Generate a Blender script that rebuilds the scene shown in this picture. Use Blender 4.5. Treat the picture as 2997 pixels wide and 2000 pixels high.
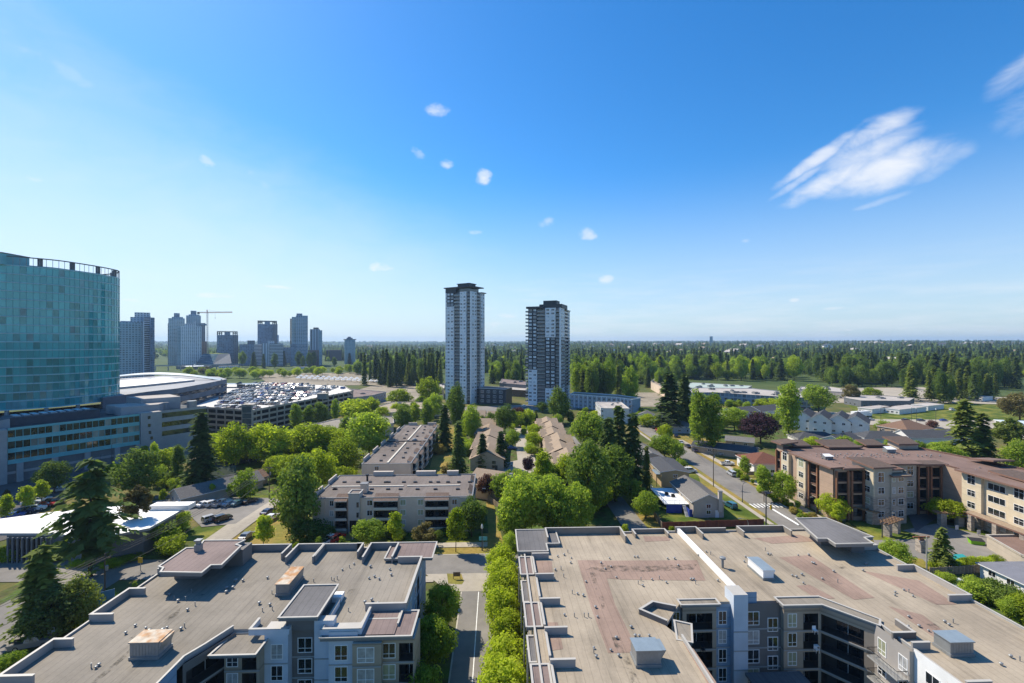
import bpy, math, random
import numpy as np
from mathutils import Vector, Matrix
for _o in list(bpy.data.objects): bpy.data.objects.remove(_o)
SC = bpy.context.scene
COL = SC.collection
R = math.radians
# ------------------------------------------------------------------ camera (level, 16 mm, 50 m up)
FPX, CX, CY, HC, YAW = 1332.0, 1498.5, 1003.0, 50.0, R(2.06)
cam = bpy.data.cameras.new('camera'); cam_o = bpy.data.objects.new('camera', cam); COL.objects.link(cam_o)
cam_o.location = (0, 0, HC); cam_o.rotation_euler = (R(90), 0, -YAW)
cam.sensor_width = 36; cam.lens = 16.0; cam.shift_y = 0.001; cam.clip_start = 0.5; cam.clip_end = 60000
SC.camera = cam_o
# ------------------------------------------------------------------ sun and sky
SUN_AZ, SUN_EL = R(-50), R(49)                 # azimuth from +Y (negative = left), elevation
sd = Vector((math.sin(SUN_AZ)*math.cos(SUN_EL), math.cos(SUN_AZ)*math.cos(SUN_EL), math.sin(SUN_EL)))
sun = bpy.data.lights.new('sun', 'SUN'); sun.energy = 4.8; sun.angle = R(0.53); sun.color = (1.0, 0.90, 0.74)
sun_o = bpy.data.objects.new('sun', sun); COL.objects.link(sun_o); sun_o.location = (-300, 250, 400)
sun_o.rotation_euler = (-sd).to_track_quat('-Z', 'Y').to_euler()
W = bpy.data.worlds.new('World'); SC.world = W; W.use_nodes = True
W.cycles.sampling_method = 'MANUAL'; W.cycles.sample_map_resolution = 256
SC.view_settings.view_transform = 'Standard'; SC.view_settings.look = 'None'
SC.view_settings.gamma = 1.0; SC.view_settings.use_curve_mapping = False
SC.view_settings.exposure = 0.52
SC.cycles.use_denoising = True
SC.cycles.max_bounces = 6; SC.cycles.diffuse_bounces = 4; SC.cycles.glossy_bounces = 3
SC.cycles.transparent_max_bounces = 6; SC.cycles.transmission_bounces = 3; SC.cycles.volume_bounces = 0
SC.cycles.caustics_reflective = False; SC.cycles.caustics_refractive = False
SKY_STRENGTH = 0.13

def pix_dir(px, py):
    v = Vector(((px-CX)/FPX, 1.0, -(py-CY)/FPX)).normalized()
    c, s = math.cos(YAW), math.sin(YAW)
    return Vector((v.x*c + v.y*s, -v.x*s + v.y*c, v.z))

def build_sky():
    nt = W.node_tree; nt.nodes.clear(); N = nt.nodes.new; L = nt.links.new
    out = N('ShaderNodeOutputWorld'); bg = N('ShaderNodeBackground'); bg.inputs['Strength'].default_value = SKY_STRENGTH
    sky = N('ShaderNodeTexSky'); sky.sky_type = 'NISHITA'; sky.sun_disc = False
    sky.sun_elevation = SUN_EL; sky.sun_rotation = SUN_AZ
    sky.altitude = 300; sky.air_density = 1.0; sky.dust_density = 0.35; sky.ozone_density = 2.2
    geo = N('ShaderNodeTexCoord')
    def math_n(op, a, b=None, c=None):
        m = N('ShaderNodeMath'); m.operation = op
        for i, v in enumerate((a, b, c)):
            if v is None: continue
            if isinstance(v, (int, float)): m.inputs[i].default_value = v
            else: L(v, m.inputs[i])
        return m.outputs[0]
    def dot(vec):
        m = N('ShaderNodeVectorMath'); m.operation = 'DOT_PRODUCT'
        L(geo.outputs['Generated'], m.inputs[0]); m.inputs[1].default_value = vec
        return m.outputs['Value']
    def noise(scale, detail, rough, stretch=(1, 1, 1), rot=(0, 0, 0), dist=0.0):
        mp = N('ShaderNodeMapping'); L(geo.outputs['Generated'], mp.inputs['Vector'])
        mp.inputs['Scale'].default_value = stretch; mp.inputs['Rotation'].default_value = rot
        t = N('ShaderNodeTexNoise'); L(mp.outputs[0], t.inputs['Vector'])
        t.inputs['Scale'].default_value = scale; t.inputs['Detail'].default_value = detail
        t.inputs['Roughness'].default_value = rough; t.inputs['Distortion'].default_value = dist
        return t.outputs['Fac']
    n_streak = noise(9.0, 5, 0.62, (1, 1, 2.6), (0, R(-24), 0), 0.6)
    n_puff = noise(34.0, 5, 0.6, (1, 1, 1.7))
    n_fluff = noise(15.0, 6, 0.62, (1, 1, 1.9), (0, R(-15), 0), 0.4)
    n_layer = noise(14.0, 4, 0.6, (1, 1, 5.5))
    # px, py, half-width px, half-height px, tilt degrees, density, edge noise, which noise
    CL = [(2590, 500, 195, 78, -12, .98, .5, 'f'), (2440, 525, 170, 40, -22, .92, .7, 'f'), (2660, 455, 110, 50, -10, .9, .7, 'f'), (2540, 445, 150, 55, -18, .8, .6, 'f'), (2560, 388, 130, 44, -20, .88, .7, 'f'), (2400, 460, 170, 24, -30, .75, .9, 'f'), (2330, 535, 100, 15, -30, .5, 1.0, 's'), (2760, 480, 90, 34, -30, .3, 1.0, 's'), (2580, 590, 90, 12, -12, .3, 1.2, 's'),
          (2985, 215, 130, 55, -30, .6, 1.0, 's'), (2990, 320, 90, 80, -45, .3, 1.3, 's'),
          (1105, 784, 62, 22, 4, .9, .8, 'p'), (1283, 322, 42, 24, -8, .65, 1.1, 'p'), (1415, 520, 30, 30, -20, .8, 1.0, 'p'), (1308, 480, 24, 17, -10, .6, 1.0, 'p'),
          (1222, 447, 30, 15, 35, .45, 1.2, 'p'), (605, 475, 40, 25, 40, .5, 1.3, 'p'), (750, 525, 90, 36, 15, .28, 1.5, 'p'), (90, 522, 50, 18, 6, .5, 1.2, 'p'),
          (1720, 688, 36, 22, 18, .6, 1.1, 'p'), (1597, 652, 32, 18, -18, .38, 1.3, 'p'), (1772, 817, 28, 17, -10, .6, 1.1, 'p'), (2183, 705, 16, 8, 0, .4, 1.0, 'p'),
          (2325, 879, 20, 8, 0, .55, .9, 'p'), (2440, 903, 34, 6, -3, .4, 1.2, 'p'), (2487, 966, 22, 5, 0, .6, .9, 'p'), (2638, 962, 28, 6, 0, .55, .9, 'p'), (2830, 955, 90, 6, 3, .35, 1.5, 'l'),
          (820, 840, 80, 10, 3, .7, 1.0, 'l'), (640, 865, 85, 12, -2, .75, 1.0, 'l'), (320, 798, 42, 18, 12, .8, .9, 'p'), (390, 880, 45, 10, 5, .7, 1.0, 'l'), (1480, 925, 40, 11, 4, .6, 1.1, 'l'), (1448, 948, 26, 13, 4, .7, .9, 'p'),
          (120, 165, 210, 40, 22, .30, 1.3, 's'), (200, 660, 1800, 600, 10, .46, .2, 's'), (300, 300, 800, 190, 24, .22, .45, 's'), (330, 300, 260, 36, 38, .14, 1.6, 's'), (1130, 870, 40, 8, 0, .4, 1.2, 'l'), (1390, 680, 28, 8, 0, .35, 1.2, 'p')]
    acc = None
    for px, py, hw, hh, tilt, dens, kn, which in CL:
        c = pix_dir(px, py); up0 = Vector((0, 0, 1)); rt = c.cross(up0).normalized(); up = rt.cross(c).normalized()
        a = R(tilt); ru = rt*math.cos(a) - up*math.sin(a); rv = rt*math.sin(a) + up*math.cos(a)
        k = c.dot(pix_dir(CX, CY))                         # px size shrinks off axis
        su, sv = hw/FPX*k, hh/FPX*k
        u = dot(ru/su); v = dot(rv/sv)
        u0, v0 = c.dot(ru/su), c.dot(rv/sv)
        du = math_n('SUBTRACT', u, u0); dv = math_n('SUBTRACT', v, v0)
        rr = math_n('ADD', math_n('MULTIPLY', du, du), math_n('MULTIPLY', dv, dv))
        nz = {'s': n_streak, 'p': n_puff, 'l': n_layer, 'f': n_fluff}[which]
        val = math_n('ADD', math_n('SUBTRACT', 0.75, rr), math_n('MULTIPLY', math_n('SUBTRACT', nz, 0.5), kn*2.2))
        mr = N('ShaderNodeMapRange'); mr.interpolation_type = 'SMOOTHSTEP'
        L(val, mr.inputs['Value']); mr.inputs['From Min'].default_value = -0.15; mr.inputs['From Max'].default_value = 1.15
        mr.inputs['To Max'].default_value = dens
        front = math_n('GREATER_THAN', dot(c), 0.3)
        m = math_n('MULTIPLY', mr.outputs[0], front)
        acc = m if acc is None else math_n('MAXIMUM', acc, m)
    # thin stratus near the horizon all the way round
    sep = N('ShaderNodeSeparateXYZ'); L(geo.outputs['Generated'], sep.inputs[0])
    low = N('ShaderNodeMapRange'); L(sep.outputs['Z'], low.inputs['Value']); low.inputs['From Min'].default_value = 0.0; low.inputs['From Max'].default_value = 0.17
    low.inputs['To Min'].default_value = 1; low.inputs['To Max'].default_value = 0
    st = N('ShaderNodeMapRange'); L(noise(7.0, 4, 0.6, (1, 1, 9)), st.inputs['Value']); st.inputs['From Min'].default_value = 0.42; st.inputs['From Max'].default_value = 0.75
    acc = math_n('MAXIMUM', acc, math_n('MULTIPLY', math_n('MULTIPLY', low.outputs[0], st.outputs[0]), 0.55))
    mix = N('ShaderNodeMix'); mix.data_type = 'RGBA'
    L(acc, mix.inputs[0]); mix.inputs[7].default_value = (5.3, 5.4, 5.6, 1)
    hs = N('ShaderNodeHueSaturation'); hs.inputs['Saturation'].default_value = 1.36; L(sky.outputs[0], hs.inputs['Color'])
    tn = N('ShaderNodeMix'); tn.data_type = 'RGBA'; tn.blend_type = 'MULTIPLY'; tn.inputs[0].default_value = 1; tn.inputs[7].default_value = (.73, .95, 1.03, 1); L(hs.outputs[0], tn.inputs[6])
    hz = N('ShaderNodeMapRange'); L(sep.outputs['Z'], hz.inputs['Value']); hz.inputs['From Max'].default_value = .36; hz.inputs['To Min'].default_value = .74; hz.inputs['To Max'].default_value = 0; hz.interpolation_type = 'SMOOTHSTEP'
    hm = N('ShaderNodeMix'); hm.data_type = 'RGBA'; L(hz.outputs[0], hm.inputs[0]); L(tn.outputs[2], hm.inputs[6]); hm.inputs[7].default_value = (3.35, 3.85, 4.6, 1); L(hm.outputs[2], mix.inputs[6])
    L(mix.outputs[2], bg.inputs['Color']); L(bg.outputs[0], out.inputs['Surface'])
build_sky()

# ------------------------------------------------------------------ pixel -> place helpers
def PD(px, d):                       # ground position at forward distance d under pixel column px
    xc = (px-CX)/FPX*d; c, s = math.cos(YAW), math.sin(YAW)
    return (xc*c + d*s, -xc*s + d*c)
def P(px, py, z=0.0):                # point of a horizontal plane at height z
    return PD(px, FPX*(HC-z)/(py-CY))
def DIST(py, z=0.0): return FPX*(HC-z)/(py-CY)
def ZAT(py, d): return HC-(py-CY)*d/FPX
def PIX(x, y, z):
    c, s = math.cos(YAW), math.sin(YAW)
    d = x*s + y*c; xc = x*c - y*s
    return CX+FPX*xc/d, CY+FPX*(HC-z)/d

# ------------------------------------------------------------------ materials
MATS = {}
def mat(name, col, rough=0.8, spec=0.3, metal=0.0, var=0.12, scale=0.6, bump=0.0, bscale=6.0, var2=0.0, scale2=0.06, coat=0.0, objrand=0.0, col2=None):
    if name in MATS: return MATS[name]
    m = bpy.data.materials.new(name); m.use_nodes = True; nt = m.node_tree; N = nt.nodes.new; L = nt.links.new
    b = nt.nodes['Principled BSDF']; b.inputs['Roughness'].default_value = rough
    b.inputs['Specular IOR Level'].default_value = spec; b.inputs['Metallic'].default_value = metal
    if coat: b.inputs['Coat Weight'].default_value = coat
    tc = N('ShaderNodeNewGeometry')
    n1 = N('ShaderNodeTexNoise'); n1.inputs['Scale'].default_value = scale; n1.inputs['Detail'].default_value = 6; n1.inputs['Roughness'].default_value = .65
    L(tc.outputs['Position'], n1.inputs['Vector'])
    r = N('ShaderNodeMapRange'); L(n1.outputs['Fac'], r.inputs[0]); r.inputs[1].default_value = .3; r.inputs[2].default_value = .7
    r.inputs[3].default_value = 1-var; r.inputs[4].default_value = 1+var
    val = r.outputs[0]
    if var2:
        n2 = N('ShaderNodeTexNoise'); n2.inputs['Scale'].default_value = scale2; n2.inputs['Detail'].default_value = 4; L(tc.outputs['Position'], n2.inputs['Vector'])
        r2 = N('ShaderNodeMapRange'); L(n2.outputs['Fac'], r2.inputs[0]); r2.inputs[1].default_value = .3; r2.inputs[2].default_value = .7
        r2.inputs[3].default_value = 1-var2; r2.inputs[4].default_value = 1+var2
        mm = N('ShaderNodeMath'); mm.operation = 'MULTIPLY'; L(val, mm.inputs[0]); L(r2.outputs[0], mm.inputs[1]); val = mm.outputs[0]
    if objrand:
        oi = N('ShaderNodeObjectInfo'); r3 = N('ShaderNodeMapRange'); L(oi.outputs['Random'], r3.inputs[0]); r3.inputs[3].default_value = 1-objrand; r3.inputs[4].default_value = 1+objrand
        mm = N('ShaderNodeMath'); mm.operation = 'MULTIPLY'; L(val, mm.inputs[0]); L(r3.outputs[0], mm.inputs[1]); val = mm.outputs[0]
    vm = N('ShaderNodeVectorMath'); vm.operation = 'SCALE'; vm.inputs[0].default_value = col[:3]; L(val, vm.inputs['Scale'])
    src = vm.outputs[0]
    if col2 is not None:
        mx = N('ShaderNodeMix'); mx.data_type = 'RGBA'; n3 = N('ShaderNodeTexNoise'); n3.inputs['Scale'].default_value = scale2; n3.inputs['Detail'].default_value = 5
        L(tc.outputs['Position'], n3.inputs['Vector']); r4 = N('ShaderNodeMapRange'); L(n3.outputs['Fac'], r4.inputs[0]); r4.inputs[1].default_value = .42; r4.inputs[2].default_value = .6
        L(r4.outputs[0], mx.inputs[0]); L(src, mx.inputs[6])
        v2 = N('ShaderNodeVectorMath'); v2.operation = 'SCALE'; v2.inputs[0].default_value = col2[:3]; L(val, v2.inputs['Scale']); L(v2.outputs[0], mx.inputs[7]); src = mx.outputs[2]
    L(src, b.inputs['Base Color'])
    if bump:
        nb = N('ShaderNodeTexNoise'); nb.inputs['Scale'].default_value = bscale; nb.inputs['Detail'].default_value = 3; L(tc.outputs['Position'], nb.inputs['Vector'])
        bp = N('ShaderNodeBump'); bp.inputs['Strength'].default_value = bump; bp.inputs['Distance'].default_value = .1; L(nb.outputs['Fac'], bp.inputs['Height']); L(bp.outputs[0], b.inputs['Normal'])
    MATS[name] = m; return m

def leaf_mat(name, c_dark, c_light, trans=0.35):
    if name in MATS: return MATS[name]
    m = bpy.data.materials.new(name); m.use_nodes = True; nt = m.node_tree; nt.nodes.clear(); N = nt.nodes.new; L = nt.links.new
    at = N('ShaderNodeAttribute'); at.attribute_name = 'tone'; at.attribute_type = 'GEOMETRY'
    oi = N('ShaderNodeObjectInfo')
    a = N('ShaderNodeMath'); a.operation = 'MULTIPLY_ADD'; L(oi.outputs['Random'], a.inputs[0]); a.inputs[1].default_value = .7; L(at.outputs['Fac'], a.inputs[2])
    s = N('ShaderNodeMath'); s.operation = 'SUBTRACT'; L(a.outputs[0], s.inputs[0]); s.inputs[1].default_value = .35; s.use_clamp = True
    mx = N('ShaderNodeMix'); mx.data_type = 'RGBA'; L(s.outputs[0], mx.inputs[0]); mx.inputs[6].default_value = (*c_dark, 1); mx.inputs[7].default_value = (*c_light, 1)
    d = N('ShaderNodeBsdfPrincipled'); d.inputs['Roughness'].default_value = .7; d.inputs['Specular IOR Level'].default_value = .06; L(mx.outputs[2], d.inputs['Base Color'])
    t = N('ShaderNodeBsdfTranslucent'); v = N('ShaderNodeVectorMath'); v.operation = 'MULTIPLY'; L(mx.outputs[2], v.inputs[0]); v.inputs[1].default_value = (1.15, 1.2, .5); L(v.outputs[0], t.inputs['Color'])
    ms = N('ShaderNodeMixShader'); ms.inputs[0].default_value = trans; L(d.outputs[0], ms.inputs[1]); L(t.outputs[0], ms.inputs[2])
    o = N('ShaderNodeOutputMaterial'); L(ms.outputs[0], o.inputs['Surface'])
    MATS[name] = m; return m

# ------------------------------------------------------------------ mesh building
class MB:
    def __init__(s): s.v = []; s.f = []; s.m = []; s.mats = []
    def mi(s, m):
        if m not in s.mats: s.mats.append(m)
        return s.mats.index(m)
    def face(s, pts, m):
        i = len(s.v); s.v.extend(pts); s.f.append(tuple(range(i, i+len(pts)))); s.m.append(s.mi(m))
    def box(s, x0, y0, z0, x1, y1, z1, m, top=None, skip=()):
        i = len(s.v); k = s.mi(m); t = s.mi(top) if top else k
        s.v.extend([(x0,y0,z0),(x1,y0,z0),(x1,y1,z0),(x0,y1,z0),(x0,y0,z1),(x1,y0,z1),(x1,y1,z1),(x0,y1,z1)])
        for nm, f, mm in (('b',(0,3,2,1),k),('t',(4,5,6,7),t),('f',(0,1,5,4),k),('r',(1,2,6,5),k),('k',(2,3,7,6),k),('l',(3,0,4,7),k)):
            if nm not in skip: s.f.append(tuple(i+q for q in f)); s.m.append(mm)
    def obox(s, cx, cy, z0, z1, L, Wd, a, m, top=None):           # oriented box, a = heading of its length
        c, n = math.cos(a), math.sin(a); i = len(s.v); k = s.mi(m); t = s.mi(top) if top else k
        for z in (z0, z1):
            for u, w in ((-L/2,-Wd/2),(L/2,-Wd/2),(L/2,Wd/2),(-L/2,Wd/2)): s.v.append((cx+u*c-w*n, cy+u*n+w*c, z))
        for f, mm in (((0,3,2,1),k),((4,5,6,7),t),((0,1,5,4),k),((1,2,6,5),k),((2,3,7,6),k),((3,0,4,7),k)): s.f.append(tuple(i+q for q in f)); s.m.append(mm)
    def prism(s, poly, z0, z1, m, top=None, bottom=False):
        poly = ccw(poly); n = len(poly); i = len(s.v); k = s.mi(m); t = s.mi(top) if top else k
        s.v.extend([(p[0],p[1],z0) for p in poly]); s.v.extend([(p[0],p[1],z1) for p in poly])
        for j in range(n): s.f.append((i+j, i+(j+1)%n, i+n+(j+1)%n, i+n+j)); s.m.append(k)
        s.f.append(tuple(range(i+n, i+2*n))); s.m.append(t)
        if bottom: s.f.append(tuple(reversed(range(i, i+n)))); s.m.append(k)
    def tube(s, pts, r, m, n=6, r1=None):
        pts = [Vector(p) for p in pts]; k = s.mi(m); i = len(s.v); q = len(pts)
        for j, p in enumerate(pts):
            d = (pts[min(j+1,q-1)]-pts[max(j-1,0)]).normalized()
            a = d.orthogonal().normalized() if abs(d.z) < .99 else Vector((1,0,0)); b = d.cross(a).normalized(); a = b.cross(d)
            rr = r if r1 is None else r+(r1-r)*j/max(1,q-1)
            for t in range(n):
                w = 2*math.pi*t/n; s.v.append(tuple(p+a*math.cos(w)*rr+b*math.sin(w)*rr))
        for j in range(q-1):
            for t in range(n): s.f.append((i+j*n+t, i+j*n+(t+1)%n, i+(j+1)*n+(t+1)%n, i+(j+1)*n+t)); s.m.append(k)
        s.f.append(tuple(i+(q-1)*n+t for t in range(n))); s.m.append(k)
        s.f.append(tuple(i+t for t in reversed(range(n)))); s.m.append(k)
    def lathe(s, cx, cy, prof, m, n=10):
        i = len(s.v); k = s.mi(m)
        for r, z in prof:
            for t in range(n): s.v.append((cx+r*math.cos(6.28318*t/n), cy+r*math.sin(6.28318*t/n), z))
        for j in range(len(prof)-1):
            for t in range(n): s.f.append((i+j*n+t, i+j*n+(t+1)%n, i+(j+1)*n+(t+1)%n, i+(j+1)*n+t)); s.m.append(k)
        s.f.append(tuple(i+(len(prof)-1)*n+t for t in range(n))); s.m.append(k)
    def mesh(s, name):
        me = bpy.data.meshes.new(name); me.from_pydata(s.v, [], s.f)
        for m in s.mats: me.materials.append(m)
        if s.m: me.polygons.foreach_set('material_index', s.m)
        me.update(); return me
    def build(s, name, parent=None, **kw):
        return link(name, s.mesh(name), parent, **kw)
def ccw(p):
    a = sum(p[i][0]*p[(i+1)%len(p)][1]-p[(i+1)%len(p)][0]*p[i][1] for i in range(len(p)))
    return list(p) if a > 0 else list(reversed(p))
def link(name, data, parent=None, loc=None, rz=None, label=None, cat=None, group=None, kind=None):
    o = bpy.data.objects.new(name, data); COL.objects.link(o)
    if parent is not None: o.parent = parent
    if loc is not None: o.location = loc
    if rz is not None: o.rotation_euler = (0, 0, rz)
    tag(o, label, cat, group, kind); return o
def tag(o, label=None, cat=None, group=None, kind=None):
    if label: o['label'] = label
    if cat: o['category'] = cat
    if group: o['group'] = group
    if kind: o['kind'] = kind
    return o
def thing(name, label, cat, loc=(0,0,0), rz=0, group=None): return link(name, None, None, loc, rz, label, cat, group)
def copy_tree(o, parent=None):
    c = o.copy(); COL.objects.link(c); c.parent = parent
    for ch in o.children: copy_tree(ch, c)
    return c
def struct(name, mb): return mb.build(name, None, kind='structure')

# a wall strip with real openings: u runs along the wall, outward normal to the right of the run direction
def wall(mb, p0, p1, z0, z1, m, holes=(), reveal=0.12):
    """holes: (u0,u1,za,zb,depth,backmat,sidemat)"""
    p0 = Vector((p0[0], p0[1], 0)); p1 = Vector((p1[0], p1[1], 0)); L = (p1-p0).length; d = (p1-p0)/L; n = Vector((d.y, -d.x, 0))
    us = sorted({0.0, L, *[h[0] for h in holes], *[h[1] for h in holes]}); zs = sorted({z0, z1, *[h[2] for h in holes], *[h[3] for h in holes]})
    pt = lambda u, z, k=0.0: tuple(p0+d*u-n*k+Vector((0, 0, z)))
    for a, b in zip(us, us[1:]):
        run = None
        for c, e in zip(zs, zs[1:]):
            mu, mz = (a+b)/2, (c+e)/2
            if any(h[0] < mu < h[1] and h[2] < mz < h[3] for h in holes):
                if run: mb.face([pt(a,run[0]),pt(b,run[0]),pt(b,run[1]),pt(a,run[1])], m); run = None
            else: run = (run[0], e) if run else (c, e)
        if run: mb.face([pt(a,run[0]),pt(b,run[0]),pt(b,run[1]),pt(a,run[1])], m)
    for u0, u1, za, zb, dep, bm, sm in holes:
        if bm is not None: mb.face([pt(u0,za,dep),pt(u1,za,dep),pt(u1,zb,dep),pt(u0,zb,dep)], bm)
        mb.face([pt(u0,za),pt(u1,za),pt(u1,za,dep),pt(u0,za,dep)], sm); mb.face([pt(u0,zb,dep),pt(u1,zb,dep),pt(u1,zb),pt(u0,zb)], sm)
        mb.face([pt(u0,za),pt(u0,za,dep),pt(u0,zb,dep),pt(u0,zb)], sm); mb.face([pt(u1,za,dep),pt(u1,za),pt(u1,zb),pt(u1,zb,dep)], sm)
    return d, n

WINC = {}
def window(parent, p, d, w, h, frame, glass, style='t', sill=True, proud=0.04, split=True):
    """p = bottom centre on the wall face, d = wall run direction; window sits in the wall plane, frame proud of it"""
    key = (round(w,2), round(h,2), frame.name, glass.name, style)
    if key not in WINC:
        fr = MB(); t = min(.09, w*.08)
        fr.box(-w/2,-proud,0,w/2,.03,t,frame); fr.box(-w/2,-proud,h-t,w/2,.03,h,frame)
        fr.box(-w/2,-proud,t,-w/2+t,.03,h-t,frame); fr.box(w/2-t,-proud,t,w/2,.03,h-t,frame)
        q = t*.7
        if style == 't':                                 # two lights above a low transom row
            zt = h*.3; fr.box(-w/2+t,-proud+.005,zt-q/2,w/2-t,.03,zt+q/2,frame); fr.box(-q/2,-proud+.005,t,q/2,.03,zt-q/2,frame); fr.box(-q/2,-proud+.005,zt+q/2,q/2,.03,h-t,frame)
        elif style == 'g':                               # four over
            zt = h*.62; fr.box(-w/2+t,-proud+.005,zt-q/2,w/2-t,.03,zt+q/2,frame); fr.box(-q/2,-proud+.005,t,q/2,.03,zt-q/2,frame); fr.box(-q/2,-proud+.005,zt+q/2,q/2,.03,h-t,frame)
        elif style == '2': fr.box(-q/2,-proud+.005,t,q/2,.03,h-t,frame)
        elif style == '3':
            for x in (-w/6, w/6): fr.box(x-q/2,-proud+.005,t,x+q/2,.03,h-t,frame)
        gl = MB(); gl.face([(-w/2+t,-.008,t),(w/2-t,-.008,t),(w/2-t,-.008,h-t),(-w/2+t,-.008,h-t)], glass)
        WINC[key] = (fr.mesh('window'), gl.mesh('pane'))
    a = math.atan2(d[1], d[0])
    o = link('window', WINC[key][0], parent, p, a); link('pane', WINC[key][1], o)
    return o
# ================================================================== terrain
def sm(a, b, x): t = np.clip((x-a)/(b-a), 0, 1); return t*t*(3-2*t)
def terrain(x, y):
    x = np.asarray(x, float); y = np.asarray(y, float); d = np.hypot(x, y); az = np.arctan2(x, y)
    right = .5+.5*np.tanh((az-0.06)*7)
    z = sm(1300, 3600, d)*(22*right+2) + sm(5200, 9000, d)*(48-14*right)
    bump = np.sin(x*.0021+1.3)*np.cos(y*.0017+.4)*5 + np.sin(x*.0052)*np.sin(y*.0043+2)*3
    return z + bump*sm(1400, 3000, d)
def build_ground():
    rr = [0, 150, 400, 800, 1200] + list(np.linspace(1400, 6000, 36)) + list(np.linspace(6200, 10000, 20)) + [11200, 12000]
    na = 240; v = [(0, 0, 0)]; f = []
    for r in rr[1:]:
        a = np.linspace(0, 2*np.pi, na, endpoint=False); x, y = r*np.sin(a), r*np.cos(a); z = terrain(x, y) if r < 11500 else terrain(x, y)*0-20
        v += list(zip(x, y, z))
    for j in range(na): f.append((0, 1+(j+1) % na, 1+j))
    for i in range(len(rr)-2):
        for j in range(na):
            a0 = 1+i*na+j; a1 = 1+i*na+(j+1) % na; f.append((a0, a1, a1+na, a0+na))
    m = bpy.data.materials.new('ground'); m.use_nodes = True; nt = m.node_tree; N = nt.nodes.new; L = nt.links.new
    b = nt.nodes['Principled BSDF']; b.inputs['Roughness'].default_value = .95; b.inputs['Specular IOR Level'].default_value = .1
    g = N('ShaderNodeNewGeometry')
    def noise(s, det=5):
        t = N('ShaderNodeTexNoise'); t.inputs['Scale'].default_value = s; t.inputs['Detail'].default_value = det; t.inputs['Roughness'].default_value = .6; L(g.outputs['Position'], t.inputs['Vector']); return t.outputs['Fac']
    def ramp(fac, a, b_):
        r = N('ShaderNodeMapRange'); L(fac, r.inputs[0]); r.inputs[1].default_value = a; r.inputs[2].default_value = b_; return r.outputs[0]
    def mixc(fac, c0, c1):
        x = N('ShaderNodeMix'); x.data_type = 'RGBA'; L(fac, x.inputs[0])
        for i, c in ((6, c0), (7, c1)):
            if isinstance(c, tuple): x.inputs[i].default_value = (*c, 1)
            else: L(c, x.inputs[i])
        return x.outputs[2]
    grass = mixc(ramp(noise(.05), .4, .62), (.055, .085, .02), (.20, .15, .055))
    grass = mixc(ramp(noise(.9, 4), .35, .7), grass, (.10, .105, .035))
    ln = N('ShaderNodeVectorMath'); ln.operation = 'LENGTH'; L(g.outputs['Position'], ln.inputs[0])
    far = mixc(ramp(noise(.012), .35, .65), (.05, .08, .026), (.09, .12, .04))
    col = mixc(ramp(ln.outputs['Value'], 380, 620), grass, far)
    L(col, b.inputs['Base Color'])
    me = bpy.data.meshes.new('ground'); me.from_pydata(v, [], f); me.materials.append(m); me.update()
    link('ground', me, kind='structure')
build_ground()

# ================================================================== trees
BARK = mat('bark', (.09, .065, .045), .9, .1, var=.3, scale=3)
BARKD = mat('bark_dark', (.05, .038, .03), .9, .1, var=.3, scale=3)
LEAF = {
 'bright': leaf_mat('leaf_bright', (.19, .255, .02), (.52, .60, .06), .58),
 'green': leaf_mat('leaf_green', (.135, .215, .028), (.40, .50, .075), .55),
 'deep': leaf_mat('leaf_deep', (.075, .13, .028), (.24, .32, .065), .48),
 'conifer': leaf_mat('leaf_conifer', (.05, .09, .03), (.175, .235, .07), .4),
 'conifer2': leaf_mat('leaf_conifer_light', (.085, .125, .03), (.29, .34, .08), .45),
 'purple': leaf_mat('leaf_purple', (.022, .012, .018), (.085, .045, .06), .25),
 'plum': leaf_mat('leaf_plum', (.055, .024, .024), (.18, .085, .065), .3),
 'brown': leaf_mat('leaf_brown', (.09, .075, .03), (.22, .19, .07), .32),
 'dry': leaf_mat('leaf_dry', (.20, .15, .04), (.42, .34, .09), .35),
}
def quads_mesh(name, C, U, V, tone, m):
    """C centres, U,V half axes"""
    n = len(C); v = np.empty((n, 4, 3)); v[:, 0] = C-U*.25-V; v[:, 1] = C+U-V*.1; v[:, 2] = C+U*.2+V; v[:, 3] = C-U+V*.15
    me = bpy.data.meshes.new(name); me.vertices.add(n*4); me.vertices.foreach_set('co', v.ravel()); me.loops.add(n*4); me.polygons.add(n)
    me.loops.foreach_set('vertex_index', np.arange(n*4, dtype=np.int32)); me.polygons.foreach_set('loop_start', np.arange(0, n*4, 4, dtype=np.int32)); me.polygons.foreach_set('loop_total', np.full(n, 4, dtype=np.int32))
    me.update(); me.validate()
    a = me.attributes.new('tone', 'FLOAT', 'POINT'); a.data.foreach_set('value', np.repeat(tone, 4).astype(np.float32))
    me.materials.append(m); return me
def rdir(rg, n):
    v = rg.normal(size=(n, 3)); return v/np.linalg.norm(v, axis=1)[:, None]
def frames(nrm, rg):
    t = rdir(rg, len(nrm)); u = np.cross(nrm, t); u /= np.linalg.norm(u, axis=1)[:, None]+1e-9; return u, np.cross(nrm, u)
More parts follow.
